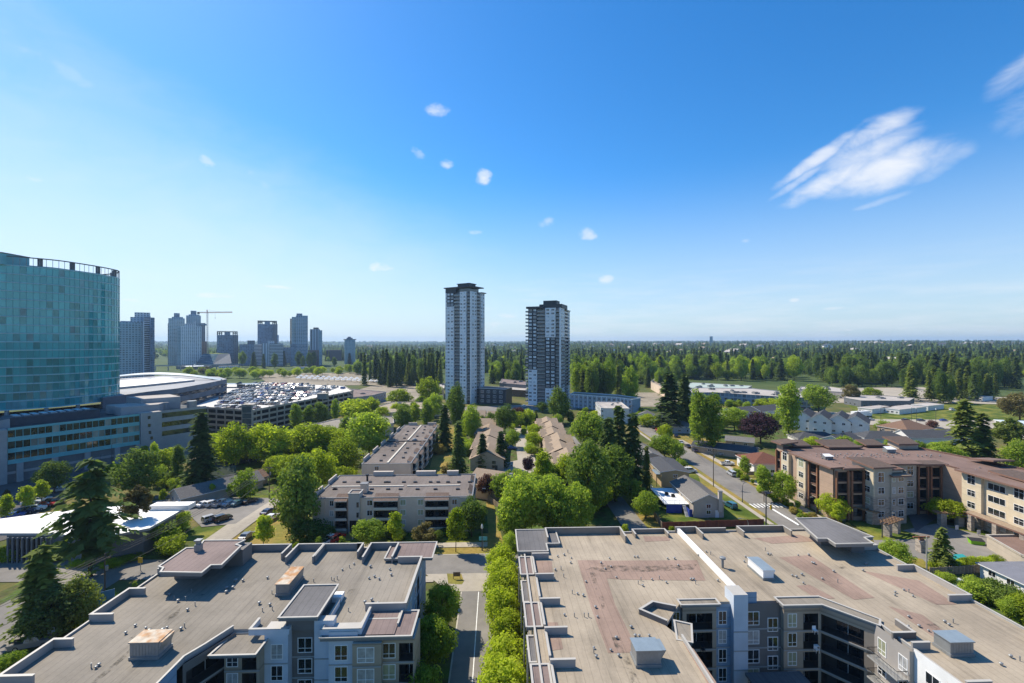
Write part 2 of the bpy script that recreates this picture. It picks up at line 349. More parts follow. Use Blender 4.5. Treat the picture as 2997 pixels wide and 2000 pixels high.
def crown_round(seed, leaves, size, base=.2, blobs=26, spread=.36, bs=.17, taper=0.0, asp=1.0):
    """height 1, width 1; lumpy crown of leaf faces; taper>0 narrows to the top; asp = tree height / width"""
    rg = np.random.default_rng(seed); C = []; Nn = []; T = []
    per = leaves//blobs; zc = (1+base)/2; hz = (1-base)/2
    cen = []
    for b in range(blobs):
        for _ in range(30):
            p = rdir(rg, 1)[0]*rg.uniform(.35, 1)**.6
            z = p[2]*hz*.82; t = (zc+z-base)/(1-base)
            k = (1-taper*t)*(min(1, .55+t*1.6))
            c = np.array([p[0]*spread*k, p[1]*spread*k, zc+z])
            if all(np.linalg.norm((c-q)*[1, 1, asp]) > bs*.55 for q in cen): break
        cen.append(c); r = bs*rg.uniform(.75, 1.3)*(1-taper*.55*t)
        d = rdir(rg, per); rad = r*rg.uniform(.55, 1.05, per)[:, None]
        pos = c+d*rad*np.array([1, 1, 1/asp]); C.append(pos); nn = d+rdir(rg, per)*.75; nn[:, 2] += .25
        Nn.append(nn/np.linalg.norm(nn, axis=1)[:, None]); T.append(np.clip(rg.normal(.5+rg.normal(0, .12), .2, per), 0, 1))
    C = np.concatenate(C); Nn = np.concatenate(Nn); T = np.concatenate(T)
    u, v = frames(Nn, rg); s = size*rg.uniform(.6, 1.3, len(C))[:, None]; w = np.array([1, 1, 1/asp])
    return C, u*s*w, v*s*.7*w, T
def crown_conifer(seed, levels=24, arms=8, droop=.35, base=.08, pw=.85, per=5, size=.055, irregular=.25, asp=3.0, gap=0.0):
    rg = np.random.default_rng(seed); C = []; U = []; V = []; T = []
    for i in range(levels):
        t = (i+.5)/levels; z = base+(1-base)*t
        rmax = .5*(1-t)**pw*(1-.25*max(0, .15-t)/.15)
        na = max(3, int(arms*(1-t*.45))); a0 = rg.uniform(0, 6.28)
        for k in range(na):
            if rg.random() < gap: continue
            a = a0+6.283*k/na+rg.normal(0, .25); ln = rmax*rg.uniform(1-irregular, 1+irregular*.6)+.012; zz = z+rg.normal(0, .5/levels)
            d = np.array([math.cos(a), math.sin(a), 0]); sd_ = np.array([-d[1], d[0], 0]); tone = np.clip(rg.normal(.45, .2), 0, 1)
            for q in range(per):
                s = (q+.7)/per; r = ln*s; p = d*r; p[2] = zz+(-(s**1.6)*droop*ln+.05*ln*math.sin(s*3))/asp*1.6
                for side in (-1, 1):
                    wd = size*(1.15-.75*s)*rg.uniform(.7, 1.3); dirn = d*.75+sd_*side*rg.uniform(.5, 1.1)
                    c = p+dirn*wd*.6+np.array([0, 0, rg.normal(-.2, .25)*wd/asp])
                    uu = dirn*wd*1.25; uu[2] -= wd*.5/asp*rg.uniform(.2, 1.6); vv = np.cross(dirn, [0, 0, 1])*wd*.55; vv[2] += wd*.3/asp*rg.normal()
                    C.append(c); U.append(uu); V.append(vv); T.append(np.clip(tone+rg.normal(0, .12)+.18*s-.1, 0, 1))
    # a few upright tip leaves
    for q in range(10):
        C.append([rg.normal(0, .008), rg.normal(0, .008), 1-q*.008]); U.append([.012, 0, .01]); V.append([0, .004, .02]); T.append(.5)
    return np.array(C), np.array(U), np.array(V), np.array(T)
def trunk_mesh(name, m, r=.022, top=.8, limbs=6, seed=0, wood_r=.4, lean=.0):
    rg = random.Random(seed); b = MB(); pts = [(0, 0, -.005)]
    for i in range(1, 5): pts.append((rg.uniform(-1, 1)*.012, rg.uniform(-1, 1)*.012, top*i/4))
    b.tube(pts, r, m, 7, r*.25)
    for k in range(limbs):
        z = rg.uniform(.22, .62)*top/.8; a = 6.283*k/limbs+rg.uniform(-.3, .3); l = wood_r*rg.uniform(.5, .9)
        b.tube([(0, 0, z), (math.cos(a)*l*.5, math.sin(a)*l*.5, z+.09), (math.cos(a)*l, math.sin(a)*l, z+.2)], r*.4, m, 5, r*.1)
    return b.mesh(name)
TK = {}
def proto(kind):
    if kind in TK: return TK[kind]
    shape, leaf, n = kind.split('/'); n = int(n); sd_ = (sum(map(ord, kind))*7) % 1000
    if shape == 'round': g = crown_round(sd_, 6500, .0235, .16, 46, .40, .15, .12, 1.15); tr = trunk_mesh('trunk', BARK, .02, .75, 7, sd_)
    elif shape == 'airy': g = crown_round(sd_, 3200, .03, .2, 26, .42, .12, 0, 1.0); tr = trunk_mesh('trunk', BARK, .016, .8, 9, sd_)
    elif shape == 'young': g = crown_round(sd_, 3000, .034, .2, 28, .31, .17, .62, 1.7); tr = trunk_mesh('trunk', BARK, .014, .85, 5, sd_, .25)
    elif shape == 'bush': g = crown_round(sd_, 3200, .034, .02, 26, .38, .2, .05, 1.0); tr = trunk_mesh('trunk', BARKD, .02, .5, 4, sd_, .3)
    elif shape == 'poplar': g = crown_round(sd_, 6000, .036, .04, 60, .33, .2, .3, 2.8); tr = trunk_mesh('trunk', BARK, .03, .9, 4, sd_, .2)
    elif shape == 'mass': g = crown_round(sd_, 6500, .027, .03, 52, .40, .17, .25, 1.4); tr = trunk_mesh('trunk', BARKD, .02, .8, 5, sd_, .3)
    elif shape == 'fir': g = crown_conifer(sd_, 30, 9, .5, .06, .8, 5, .075, .3, 2.6); tr = trunk_mesh('trunk', BARKD, .022, .97, 0, sd_)
    elif shape == 'spruce': g = crown_conifer(sd_, 26, 8, .25, .1, .72, 5, .085, .4, 2.4, .08); tr = trunk_mesh('trunk', BARKD, .025, .97, 0, sd_)
    elif shape == 'cedar': g = crown_conifer(sd_, 17, 7, .12, .22, .62, 8, .06, .45, 1.35, .12); tr = trunk_mesh('trunk', BARKD, .022, .97, 0, sd_)
    elif shape == 'pine': g = crown_round(sd_, 5200, .03, .42, 40, .35, .12, .35, 1.7); tr = trunk_mesh('trunk', BARKD, .02, .92, 10, sd_, .33)
    elif shape == 'far': g = crown_conifer(sd_, 13, 6, .5, .1, .8, 2, .14, .4, 3); tr = None
    elif shape == 'farround': g = crown_round(sd_, 420, .1, .05, 14, .34, .2, .1, 1.1); tr = None
    C, U, V, T = g; cm = quads_mesh('crown', C, U, V, T, LEAF[leaf]); TK[kind] = (cm, tr); return TK[kind]
rnd = random.Random(11)
def tree(name, kind, px, ybase, ytop, halfw, label, group=None, cat='tree', z0=0.0, stretch=1.0):
    """placed by the pixel of its foot on the ground; height and spread from the photograph"""
    d = DIST(ybase, z0); x, y = P(px, ybase, z0); h = (ybase-ytop)/FPX*d*1.02; w = 2*halfw/FPX*d*1.2
    return tree_at(name, kind, x, y, h, w, label, group, cat, z0)
def tree_at(name, kind, x, y, h, w, label, group=None, cat='tree', z0=0.0, parts=True):
    cm, tr = proto(kind)
    if not parts or tr is None:
        o = link(name, cm, None, (x, y, z0), rnd.uniform(0, 6.28), label, cat, group); o.scale = (w, w, h); return o
    o = thing(name, label, cat, (x, y, z0), rnd.uniform(0, 6.28), group); o.scale = (w, w, h)
    link('trunk', tr, o); link('crown', cm, o); return o
# ================================================================== streets, lots and lawns
ASPH = mat('asphalt', (.105, .10, .098), .92, .2, var=.14, scale=.35, var2=.16, scale2=.05, bump=.1)
ASPH2 = mat('asphalt_pale', (.20, .187, .17), .92, .2, var=.12, scale=.4, var2=.18, scale2=.06)
CONC = mat('concrete', (.36, .32, .26), .9, .2, var=.1, scale=.8, var2=.1)
KERB = mat('kerb_concrete', (.42, .39, .33), .9, .2, var=.1)
LAWN = mat('lawn', (.075, .115, .018), .95, .1, var=.25, scale=1.2, var2=.3, scale2=.12, col2=(.15, .15, .03))
LAWNY = mat('dry_lawn', (.30, .215, .06), .95, .1, var=.25, scale=1.0, var2=.2, scale2=.1, col2=(.16, .15, .035))
DIRT = mat('pale_dirt', (.27, .235, .18), .95, .1, var=.2, scale=.3, var2=.2, scale2=.04)
PAINT = mat('road_paint', (.75, .75, .72), .7, .3, var=.12, scale=2)
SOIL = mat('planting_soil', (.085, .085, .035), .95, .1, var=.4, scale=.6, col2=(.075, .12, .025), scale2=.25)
_zl = [0.02]
def sheet(name, pts, m, z=None, thick=0.0, px=True):
    if z is None: _zl[0] += .004; z = _zl[0]
    w = [P(*p) if px else p for p in pts]; b = MB(); w = ccw(w)
    if thick: b.prism(w, 0.0, thick, m)
    else: b.face([(p[0], p[1], z) for p in w], m)
    return b.build(name, kind='structure')
def strip(name, line, w, m, z=None):
    """band of constant width along a world polyline"""
    if z is None: _zl[0] += .004; z = _zl[0]
    b = MB(); n = len(line); Lp = []; Rp = []
    for i, p in enumerate(line):
        a = line[max(0, i-1)]; c = line[min(n-1, i+1)]; dx, dy = c[0]-a[0], c[1]-a[1]; l = math.hypot(dx, dy); nx, ny = -dy/l, dx/l
        Lp.append((p[0]+nx*w/2, p[1]+ny*w/2, z)); Rp.append((p[0]-nx*w/2, p[1]-ny*w/2, z))
    for i in range(n-1): b.face([Rp[i], Rp[i+1], Lp[i+1], Lp[i]], m)
    return b.build(name, kind='structure')
# planting beds and lawns under the blocks
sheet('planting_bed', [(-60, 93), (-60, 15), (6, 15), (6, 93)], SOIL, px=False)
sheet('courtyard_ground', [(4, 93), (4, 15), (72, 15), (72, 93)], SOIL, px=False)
sheet('lawn', [(640, 1560), (1480, 1560), (1500, 1632), (640, 1632)], LAWNY)
sheet('lawn', [(1410, 1470), (1490, 1440), (1500, 1600), (1420, 1600)], LAWNY)
sheet('lawn', [(1125, 1530), (1400, 1530), (1420, 1592), (1000, 1592)], LAWN)
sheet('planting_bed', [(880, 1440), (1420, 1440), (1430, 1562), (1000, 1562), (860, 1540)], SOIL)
sheet('lawn', [(735, 1480), (905, 1480), (900, 1600), (700, 1600)], LAWNY)
sheet('lawn', [(520, 1560), (600, 1535), (700, 1535), (640, 1580), (540, 1590)], LAWN)
sheet('lawn', [(640, 1430), (800, 1430), (820, 1478), (740, 1478)], LAWN)
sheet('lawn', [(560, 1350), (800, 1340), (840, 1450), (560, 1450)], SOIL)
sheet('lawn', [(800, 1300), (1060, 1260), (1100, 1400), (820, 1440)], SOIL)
sheet('lawn', [(1290, 1250), (1370, 1250), (1360, 1400), (1250, 1400)], LAWNY)
sheet('planting_bed', [(1330, 1230), (1700, 1230), (1800, 1440), (1340, 1420)], SOIL)
sheet('planting_bed', [(1430, 1410), (1780, 1400), (1800, 1556), (1470, 1580)], SOIL)
sheet('lawn', [(1795, 1440), (1860, 1430), (1960, 1556), (1895, 1556)], LAWNY)
sheet('lawn', [(1880, 1440), (1960, 1430), (2060, 1540), (1960, 1548)], LAWN)
sheet('lawn', [(2010, 1385), (2080, 1390), (2200, 1480), (2290, 1540), (2100, 1548), (2040, 1470)], LAWN)
sheet('lawn', [(2040, 1380), (2090, 1395), (2130, 1445), (2060, 1445)], LAWNY)
sheet('lawn', [(1960, 1270), (2060, 1270), (2180, 1345), (2040, 1330)], LAWNY)
sheet('lawn', [(2090, 1345), (2200, 1345), (2260, 1420), (2180, 1400)], LAWNY)
sheet('planting_bed', [(1880, 1190), (2290, 1200), (2320, 1330), (1980, 1270)], SOIL)
sheet('lawn', [(0, 1600), (330, 1560), (480, 1570), (470, 1650), (200, 1700), (-60, 1700)], LAWN)
sheet('planting_bed', [(350, 1560), (560, 1540), (480, 1640), (300, 1680)], SOIL)
sheet('planting_bed', [(100, 1690), (260, 1660), (330, 1700), (120, 1900), (-150, 1960), (-150, 1800)], SOIL)
sheet('lawn', [(-100, 1470), (200, 1410), (240, 1450), (-100, 1590)], LAWN)
# streets
CROSS = [(-175, 104.5), (-100, 103), (74, 103), (150, 103)]
strip('street', CROSS, 9.0, ASPH2)
RROAD = [(80.5, 20), (82.5, 120), (84.6, 165), (87.5, 268), (93, 335), (104, 420), (112, 520)]
strip('street', RROAD, 10.6, ASPH2)
strip('street', [(-86.5, 10), (-86.5, 98.5)], 15, ASPH2)
sheet('street', [(-350, 1400), (0, 1405), (180, 1372), (350, 1335), (470, 1322), (500, 1345), (400, 1380), (300, 1410), (190, 1450), (110, 1505), (20, 1580), (-350, 1680)], ASPH)
strip('lane', [(-3.4, 15), (-3.4, 91.5)], 6.6, ASPH2)
sheet('driveway_apron', [(-9.5, 91.5), (0.5, 91.5), (3, 98.6), (-15, 98.6)], CONC, px=False)
sheet('verge', [P(1308, 1681), P(1350, 1682), P(1358, 1704), P(1352, 1713), P(1312, 1711)], LAWNY, px=False)
strip('lane_line', [(-3.4, 20), (-3.4, 91.2)], .14, PAINT)
strip('lane_kerb', [(-6.85, 20), (-6.85, 91.5)], .25, KERB, z=.1)
strip('sidewalk', [(-72, 112.6), (-2, 112.6)], 2.6, CONC)
strip('sidewalk', [(-72, 96.5), (-13, 96.5)], 2.4, CONC)
strip('sidewalk', [(3, 96.5), (72, 96.5)], 2.4, CONC)
strip('sidewalk', [(3, 110.5), (76.5, 110.5)], 2.4, CONC)
strip('sidewalk', [(-72, 96), (-72, 20)], 2.2, CONC)
strip('kerb', [(-66, 107.6), (34, 107.6)], .3, KERB, z=.12)
strip('kerb', [(-60, 98.4), (-15, 98.4)], .3, KERB, z=.12)
strip('sidewalk', [(91.8, 118), (92.6, 165), (94.5, 230)], 2.6, CONC)
strip('verge', [(89.3, 118), (90.6, 165), (93, 268)], 2.0, LAWNY)
strip('verge', [(77.2, 128), (78.2, 165), (81.2, 268)], 1.8, LAWNY)
strip('sidewalk', [(75.6, 122), (76.6, 165), (79.6, 250)], 1.5, CONC)
strip('alley', [(37.5, 107), (37.5, 150), (38.5, 240)], 6.5, ASPH2)
strip('driveway', [(-70, 107), (-70.5, 147)], 6.5, CONC)
sheet('parking_lot', [(440, 1470), (560, 1455), (805, 1460), (770, 1482), (690, 1535), (590, 1545), (545, 1500)], ASPH2)
sheet('parking_lot', [(600, 1345), (740, 1320), (760, 1345), (640, 1375)], ASPH2)
sheet('parking_lot', [(490, 1270), (600, 1262), (640, 1330), (600, 1360), (480, 1330)], DIRT)
strip('townhouse_street', [(12.5, 165), (13.2, 200), (14.5, 262), (15, 300)], 7.5, CONC)
sheet('townhouse_court', [(1430, 1365), (1560, 1340), (1590, 1400), (1470, 1400)], CONC)
strip('street', [(-60, 345), (112, 345)], 9, ASPH2)
strip('sidewalk', [(-60, 338), (60, 338)], 3, CONC)
sheet('plaza', [(1290, 1195), (1560, 1185), (1570, 1215), (1290, 1222)], ASPH2)
sheet('construction_ground', [(1830, 1150), (1960, 1150), (2000, 1178), (1940, 1192), (1800, 1190)], DIRT)
sheet('school_lawn', [(2480, 1185), (2980, 1185), (3050, 1232), (2520, 1230)], LAWN)
sheet('school_yard', [(2330, 1138), (2700, 1134), (2800, 1160), (3100, 1168), (3100, 1190), (2780, 1180), (2420, 1180)], CONC)
sheet('street', [(2380, 1205), (2500, 1210), (2560, 1228), (3200, 1234), (3200, 1258), (2700, 1256), (2480, 1240)], CONC)
sheet('parking_lot', [(2555, 1580), (2640, 1556), (2740, 1535), (2810, 1545), (2930, 1572), (2960, 1640), (2760, 1650), (2640, 1662), (2575, 1640)], ASPH2)
sheet('parking_lot', [(2640, 1470), (2760, 1440), (2800, 1480), (2680, 1560)], ASPH)
sheet('lawn', [(2470, 1520), (2640, 1555), (2720, 1580), (2560, 1584)], LAWN)
sheet('lawn', [(2770, 1545), (2990, 1540), (3050, 1585), (2880, 1570)], LAWN)
sheet('lawn', [(2640, 1630), (2700, 1640), (2760, 1700), (2640, 1690)], LAWNY)
sheet('planting_bed', [(2720, 1660), (3200, 1640), (3200, 2000), (2830, 1900)], SOIL)
sheet('market_lot', [(740, 1095), (1160, 1090), (1190, 1128), (800, 1130)], DIRT)
sheet('parking_lot', [(1090, 1130), (1260, 1118), (1300, 1165), (1040, 1190), (950, 1170)], DIRT)
# crossing and stop line on the right-hand street
zc = _zl[0]+.01
b = MB()
for i in range(9):
    x = 78.0+i*1.18
    b.box(x, 134.2, zc-.003, x+.5, 137.6, zc, PAINT)
b.build('crosswalk', kind='structure')
sheet('stop_line', [(82.2, 121), (83.0, 121), (83.0, 133), (82.2, 133)], PAINT, px=False)
# ================================================================== the two foreground apartment blocks
def roof_mat(name, col, stain, lines=1.0, vert=True, seam=.82, ns=.35):
    m = bpy.data.materials.new(name); m.use_nodes = True; nt = m.node_tree; N = nt.nodes.new; L = nt.links.new
    b = nt.nodes['Principled BSDF']; b.inputs['Roughness'].default_value = .85; b.inputs['Specular IOR Level'].default_value = .2
    g = N('ShaderNodeNewGeometry'); sp = N('ShaderNodeSeparateXYZ'); L(g.outputs['Position'], sp.inputs[0])
    def mth(op, a, c=None):
        q = N('ShaderNodeMath'); q.operation = op
        for i, v in enumerate((a, c)):
            if v is None: continue
            if isinstance(v, (int, float)): q.inputs[i].default_value = v
            else: L(v, q.inputs[i])
        return q.outputs[0]
    def noise(s, det=6, st=(1, 1, 1), r=.65):
        mp = N('ShaderNodeMapping'); L(g.outputs['Position'], mp.inputs[0]); mp.inputs['Scale'].default_value = st
        t = N('ShaderNodeTexNoise'); t.inputs['Scale'].default_value = s; t.inputs['Detail'].default_value = det; t.inputs['Roughness'].default_value = r; L(mp.outputs[0], t.inputs['Vector']); return t.outputs['Fac']
    def mr(v, a, c, lo, hi):
        q = N('ShaderNodeMapRange'); L(v, q.inputs[0]); q.inputs[1].default_value = a; q.inputs[2].default_value = c; q.inputs[3].default_value = lo; q.inputs[4].default_value = hi; return q.outputs[0]
    ax = sp.outputs['X' if vert else 'Y']
    fr = mth('FRACT', mth('MULTIPLY', mth('ADD', ax, mth('MULTIPLY', mth('SUBTRACT', noise(.5, 2), .5), .15)), 1/lines))
    seamv = mr(fr, 0, .13, seam-.1, 1.0)
    k = mth('MULTIPLY', seamv, mr(noise(.09, 5), .3, .7, .74, 1.2))
    k = mth('MULTIPLY', k, mr(noise(2.5, 5), .3, .7, .93, 1.07))
    k = mth('MULTIPLY', k, mr(noise(.55, 8, (1, .12, 1) if vert else (.12, 1, 1)), .52, .78, 1.0, .62))
    vm = N('ShaderNodeVectorMath'); vm.operation = 'SCALE'; vm.inputs[0].default_value = col; L(k, vm.inputs['Scale'])
    mx = N('ShaderNodeMix'); mx.data_type = 'RGBA'; L(mr(noise(.16, 9, (1, 1, 1), .72), .58, .76, 0, ns), mx.inputs[0]); L(vm.outputs[0], mx.inputs[6]); mx.inputs[7].default_value = (*stain, 1)
    L(mx.outputs[2], b.inputs['Base Color']); MATS[name] = m; return m
ROOF_A = roof_mat('roof_membrane_grey', (.24, .213, .174), (.11, .098, .082), 1.0)
ROOF_B = roof_mat('roof_membrane_beige', (.345, .29, .218), (.17, .14, .108), 1.0, ns=.5)
ROOF_BP = roof_mat('roof_membrane_pink', (.295, .21, .165), (.13, .09, .075), 1.0, ns=.6)
ROOF_BR = roof_mat('roof_membrane_brown', (.215, .165, .15), (.12, .09, .08), .9, ns=.3, seam=.75)
ROOF_BK = roof_mat('roof_membrane_dark', (.15, .145, .145), (.09, .09, .09), .9, ns=.3, seam=.75)
ROOF_STAIN = mat('roof_ponding_stain', (.085, .075, .06), .8, .3, var=.4, scale=1.5)
def _soft(m):
    nt = m.node_tree; N = nt.nodes.new; g = N('ShaderNodeNewGeometry'); t = N('ShaderNodeTexNoise'); t.inputs['Scale'].default_value = .9; t.inputs['Detail'].default_value = 9; t.inputs['Roughness'].default_value = .75
    r = N('ShaderNodeMapRange'); r.inputs[1].default_value = .46; r.inputs[2].default_value = .68; r.inputs[4].default_value = .85; nt.links.new(g.outputs['Position'], t.inputs['Vector']); nt.links.new(t.outputs['Fac'], r.inputs[0]); nt.links.new(r.outputs[0], nt.nodes['Principled BSDF'].inputs['Alpha'])
_soft(ROOF_STAIN)
COPE = mat('metal_coping', (.42, .395, .35), .5, .4, metal=.0, var=.06)
COPED = mat('metal_coping_dark', (.19, .19, .19), .5, .4, var=.06)
def siding(name, col, pitch=.18, dark=.82):
    m = bpy.data.materials.new(name); m.use_nodes = True; nt = m.node_tree; N = nt.nodes.new; L = nt.links.new
    b = nt.nodes['Principled BSDF']; b.inputs['Roughness'].default_value = .7; b.inputs['Specular IOR Level'].default_value = .3
    g = N('ShaderNodeNewGeometry'); sp = N('ShaderNodeSeparateXYZ'); L(g.outputs['Position'], sp.inputs[0])
    a = N('ShaderNodeMath'); a.operation = 'MULTIPLY'; L(sp.outputs['Z'], a.inputs[0]); a.inputs[1].default_value = 1/pitch
    f = N('ShaderNodeMath'); f.operation = 'FRACT'; L(a.outputs[0], f.inputs[0])
    r = N('ShaderNodeMapRange'); L(f.outputs[0], r.inputs[0]); r.inputs[1].default_value = 0; r.inputs[2].default_value = .14; r.inputs[3].default_value = dark; r.inputs[4].default_value = 1
    n = N('ShaderNodeTexNoise'); n.inputs['Scale'].default_value = .5; n.inputs['Detail'].default_value = 5; L(g.outputs['Position'], n.inputs['Vector'])
    r2 = N('ShaderNodeMapRange'); L(n.outputs['Fac'], r2.inputs[0]); r2.inputs[1].default_value = .3; r2.inputs[2].default_value = .7; r2.inputs[3].default_value = .92; r2.inputs[4].default_value = 1.08
    k = N('ShaderNodeMath'); k.operation = 'MULTIPLY'; L(r.outputs[0], k.inputs[0]); L(r2.outputs[0], k.inputs[1])
    vm = N('ShaderNodeVectorMath'); vm.operation = 'SCALE'; vm.inputs[0].default_value = col; L(k.outputs[0], vm.inputs['Scale']); L(vm.outputs[0], b.inputs['Base Color'])
    MATS[name] = m; return m
S_BLUE = siding('pale_blue_siding', (.52, .57, .63)); S_DARK = siding('charcoal_siding', (.155, .145, .138)); S_TAUPE = siding('taupe_panel', (.37, .30, .225), 2.77, .6)
S_GREY = siding('mid_grey_siding', (.34, .315, .29)); S_WHITE = siding('white_siding', (.74, .74, .73), .2, .9); S_STEEL = siding('steel_blue_panel', (.24, .33, .44), 1.4, .7)
S_PARA = siding('parapet_cladding', (.225, .22, .215), 1.2, .8); S_PARB = siding('parapet_cladding_warm', (.22, .195, .165), 1.2, .8)
WHITE = mat('white_vinyl', (.78, .78, .77), .45, .4, var=.04)
TRIMG = mat('grey_trim', (.34, .34, .33), .6, .3, var=.06)
GLASS = mat('window_glass', (.018, .022, .026), .04, .9, var=.5, scale=.7)
GLASSB = mat('window_blinds', (.30, .31, .20), .35, .6, var=.25, scale=.9)
GLASSC = mat('window_curtain', (.36, .36, .35), .35, .6, var=.35, scale=1.3)
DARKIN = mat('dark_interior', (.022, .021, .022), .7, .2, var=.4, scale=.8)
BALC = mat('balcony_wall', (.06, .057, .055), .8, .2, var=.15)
RAIL = mat('dark_railing', (.025, .025, .028), .45, .4, var=.1)
GALV = mat('galvanised_metal', (.24, .25, .25), .45, .5, metal=.25, var=.12, scale=1.5)
RUST = mat('rusty_metal', (.48, .42, .33), .6, .3, var=.25, scale=1.0, col2=(.38, .19, .07), scale2=.7)
BLUEMET = mat('blue_grey_metal', (.20, .25, .29), .45, .4, var=.1, scale=.8)
TIMB = mat('timber', (.27, .17, .10), .8, .2, var=.2, scale=2)
rw = random.Random(3)
def rglass(): return rw.choices((GLASS, GLASSB, GLASSC), (7, 2, 2))[0]
def coping(mb, pts, z, h=.28, t=.26, wallm=None, closed=False, cap=None):
    """low upstand with a metal cap along a polyline, standing on the roof at height z"""
    n = len(pts); rng = range(n if closed else n-1)
    for i in rng:
        a = Vector((*pts[i], 0)); c = Vector((*pts[(i+1) % n], 0)); d = c-a; l = d.length; an = math.atan2(d.y, d.x); m = (a+c)/2
        mb.obox(m.x, m.y, z-.02+.001*i, z+h+.001*i, l+t*.8, t*.72, an, wallm or TRIMG)
        mb.obox(m.x, m.y, z+h+.001*i, z+h+.06+.001*i, l+t, t, an, cap or COPE)
_ventm = None
def vent(parent, x, y, z, s=1.0):
    global _ventm
    if _ventm is None:
        b = MB(); b.lathe(0, 0, [(.16, 0), (.16, .3), (.30, .3), (.32, .42), (.2, .52), (.03, .56)], GALV, 9); _ventm = b.mesh('vent')
    o = link('vent', _ventm, parent, (x, y, z)); o.scale = (s, s, s); return o
_pipem = None
def pipe(parent, x, y, z):
    global _pipem
    if _pipem is None:
        b = MB(); b.lathe(0, 0, [(.06, 0), (.06, .5), (.09, .5), (.09, .56)], GALV, 6); _pipem = b.mesh('vent_pipe')
    return link('vent_pipe', _pipem, parent, (x, y, z))
def rebase(root, base):
    root.location = base
    for c in root.children: c.location = Vector(c.location)-Vector(base)
def unit_mech(name, parent, x, y, z, w, dp, h, side, top, hood=None, flare=.35):
    """roof air unit: kerb, sheet-metal body, flared hood on one side and a lid"""
    b = MB(); b.box(-w/2-.1, -dp/2-.1, 0, w/2+.1, dp/2+.1, .35, GALV); b.box(-w/2, -dp/2, .35, w/2, dp/2, h, side)
    n = max(3, int(w/.35))
    for i in range(1, n): b.box(-w/2+w*i/n-.02, -dp/2-.03, .4, -w/2+w*i/n+.02, -dp/2, h-.1, side)
    b.box(-w/2-.12, -dp/2-.12, h, w/2+.12, dp/2+.12, h+.12, side, top)
    b.face([(w/2, -dp/2+.05, .8), (w/2, dp/2-.05, .8), (w/2+flare*w*.4, dp/2-.05, h), (w/2+flare*w*.4, -dp/2+.05, h)], side)
    b.face([(w/2, -dp/2+.05, h+.02), (w/2+flare*w*.4, -dp/2+.05, h+.02), (w/2+flare*w*.4, dp/2-.05, h+.02), (w/2, dp/2-.05, h+.02)], top)
    b.face([(w/2, -dp/2+.05, .8), (w/2+flare*w*.4, -dp/2+.05, h), (w/2, -dp/2+.05, h)], side); b.face([(w/2, dp/2-.05, .8), (w/2, dp/2-.05, h), (w/2+flare*w*.4, dp/2-.05, h)], side)
    return b.build(name, parent, loc=(x, y, z))
FL = (8.3, 5.53, 2.76, 0.0)                       # floor levels of the four storeys
def bay(root, nm, p0, p1, z1, m, wins=(), balc=(), z0=0.0, rows=(0, 1, 2, 3), trim=True, depth=None, back=None):
    """a facade bay between two plan points (outward = right of p0->p1); wins (u, w), balconies (u0, u1) repeated per storey"""
    b = MB(); L_ = math.dist(p0, p1); holes = []
    for u0, u1 in balc:
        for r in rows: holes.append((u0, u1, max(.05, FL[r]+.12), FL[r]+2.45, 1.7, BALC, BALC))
    d, n = wall(b, p0, p1, z0, z1, m, holes)
    if depth:                                            # side returns back into the block
        q0 = (p0[0]-n.x*depth, p0[1]-n.y*depth); q1 = (p1[0]-n.x*depth, p1[1]-n.y*depth)
        wall(b, q0, p0, z0, z1, m); wall(b, p1, q1, z0, z1, m)
        b.face([(*p0, z1), (*p1, z1), (*q1, z1), (*q0, z1)], COPE)
    o = b.build(nm, root)
    pt = lambda u, z, k=0: (p0[0]+d.x*u+n.x*k, p0[1]+d.y*u+n.y*k, z)
    for r in rows:
        for w_ in wins:
            u, w = w_[0], w_[1]; h = w_[2] if len(w_) > 2 else 2.0
            window(o, pt(u, FL[r]+.52), d, w, h, WHITE, rglass(), 't')
        for u0, u1 in balc:
            rb = MB(); w = u1-u0; zf = FL[r]+.12
            rb.box(0, -.02, .95, w, .03, 1.02, RAIL); rb.box(0, -.02, .06, w, .03, .1, RAIL)
            k = max(2, int(w/.16))
            for i in range(k+1): rb.box(w*i/k-.012, -.005, .1, w*i/k+.012, .02, .95, RAIL)
            link('balcony_railing', rb.mesh('balcony_railing'), o, pt(u0, zf, -.06), math.atan2(d.y, d.x))
            gd = MB(); gd.face([(0, 0, 0), (w*.55, 0, 0), (w*.55, 0, 2.1), (0, 0, 2.1)], GLASS); gd.box(w*.27-.03, -.03, 0, w*.27+.03, 0, 2.1, WHITE); gd.box(0, -.03, 2.1, w*.55, 0, 2.16, WHITE)
            link('balcony_door', gd.mesh('balcony_door'), o, pt(u0+w*.3, zf, -1.66), math.atan2(d.y, d.x))
    if trim:
        an = math.atan2(d.y, d.x)
        for r in rows[:-1]:
            tb = MB(); c = pt(L_/2, 0, .03); tb.obox(c[0], c[1], FL[r]-.1, FL[r]+.06, L_, .06, an, TRIMG); tb.build('band_course', o)
    return o
def lowroof(root, nm, poly, z, m, edge=.35, cap=None):
    """thin projecting roof slab with a metal edge"""
    b = MB(); b.prism(poly, z-edge, z, cap or COPED, m, bottom=True); coping(b, ccw(poly), z, .1, .26, closed=True, wallm=cap or COPE); return b.build(nm, root)
def canopy(root, nm, poly, z, m, zroof, pillars):
    o = lowroof(root, nm, poly, z, m, .5)
    b = MB()
    for x, y, w, dp in pillars: b.box(x-w/2, y-dp/2, zroof, x+w/2, y+dp/2, z-.5, S_DARK)
    b.build('stair_housing', root); return o

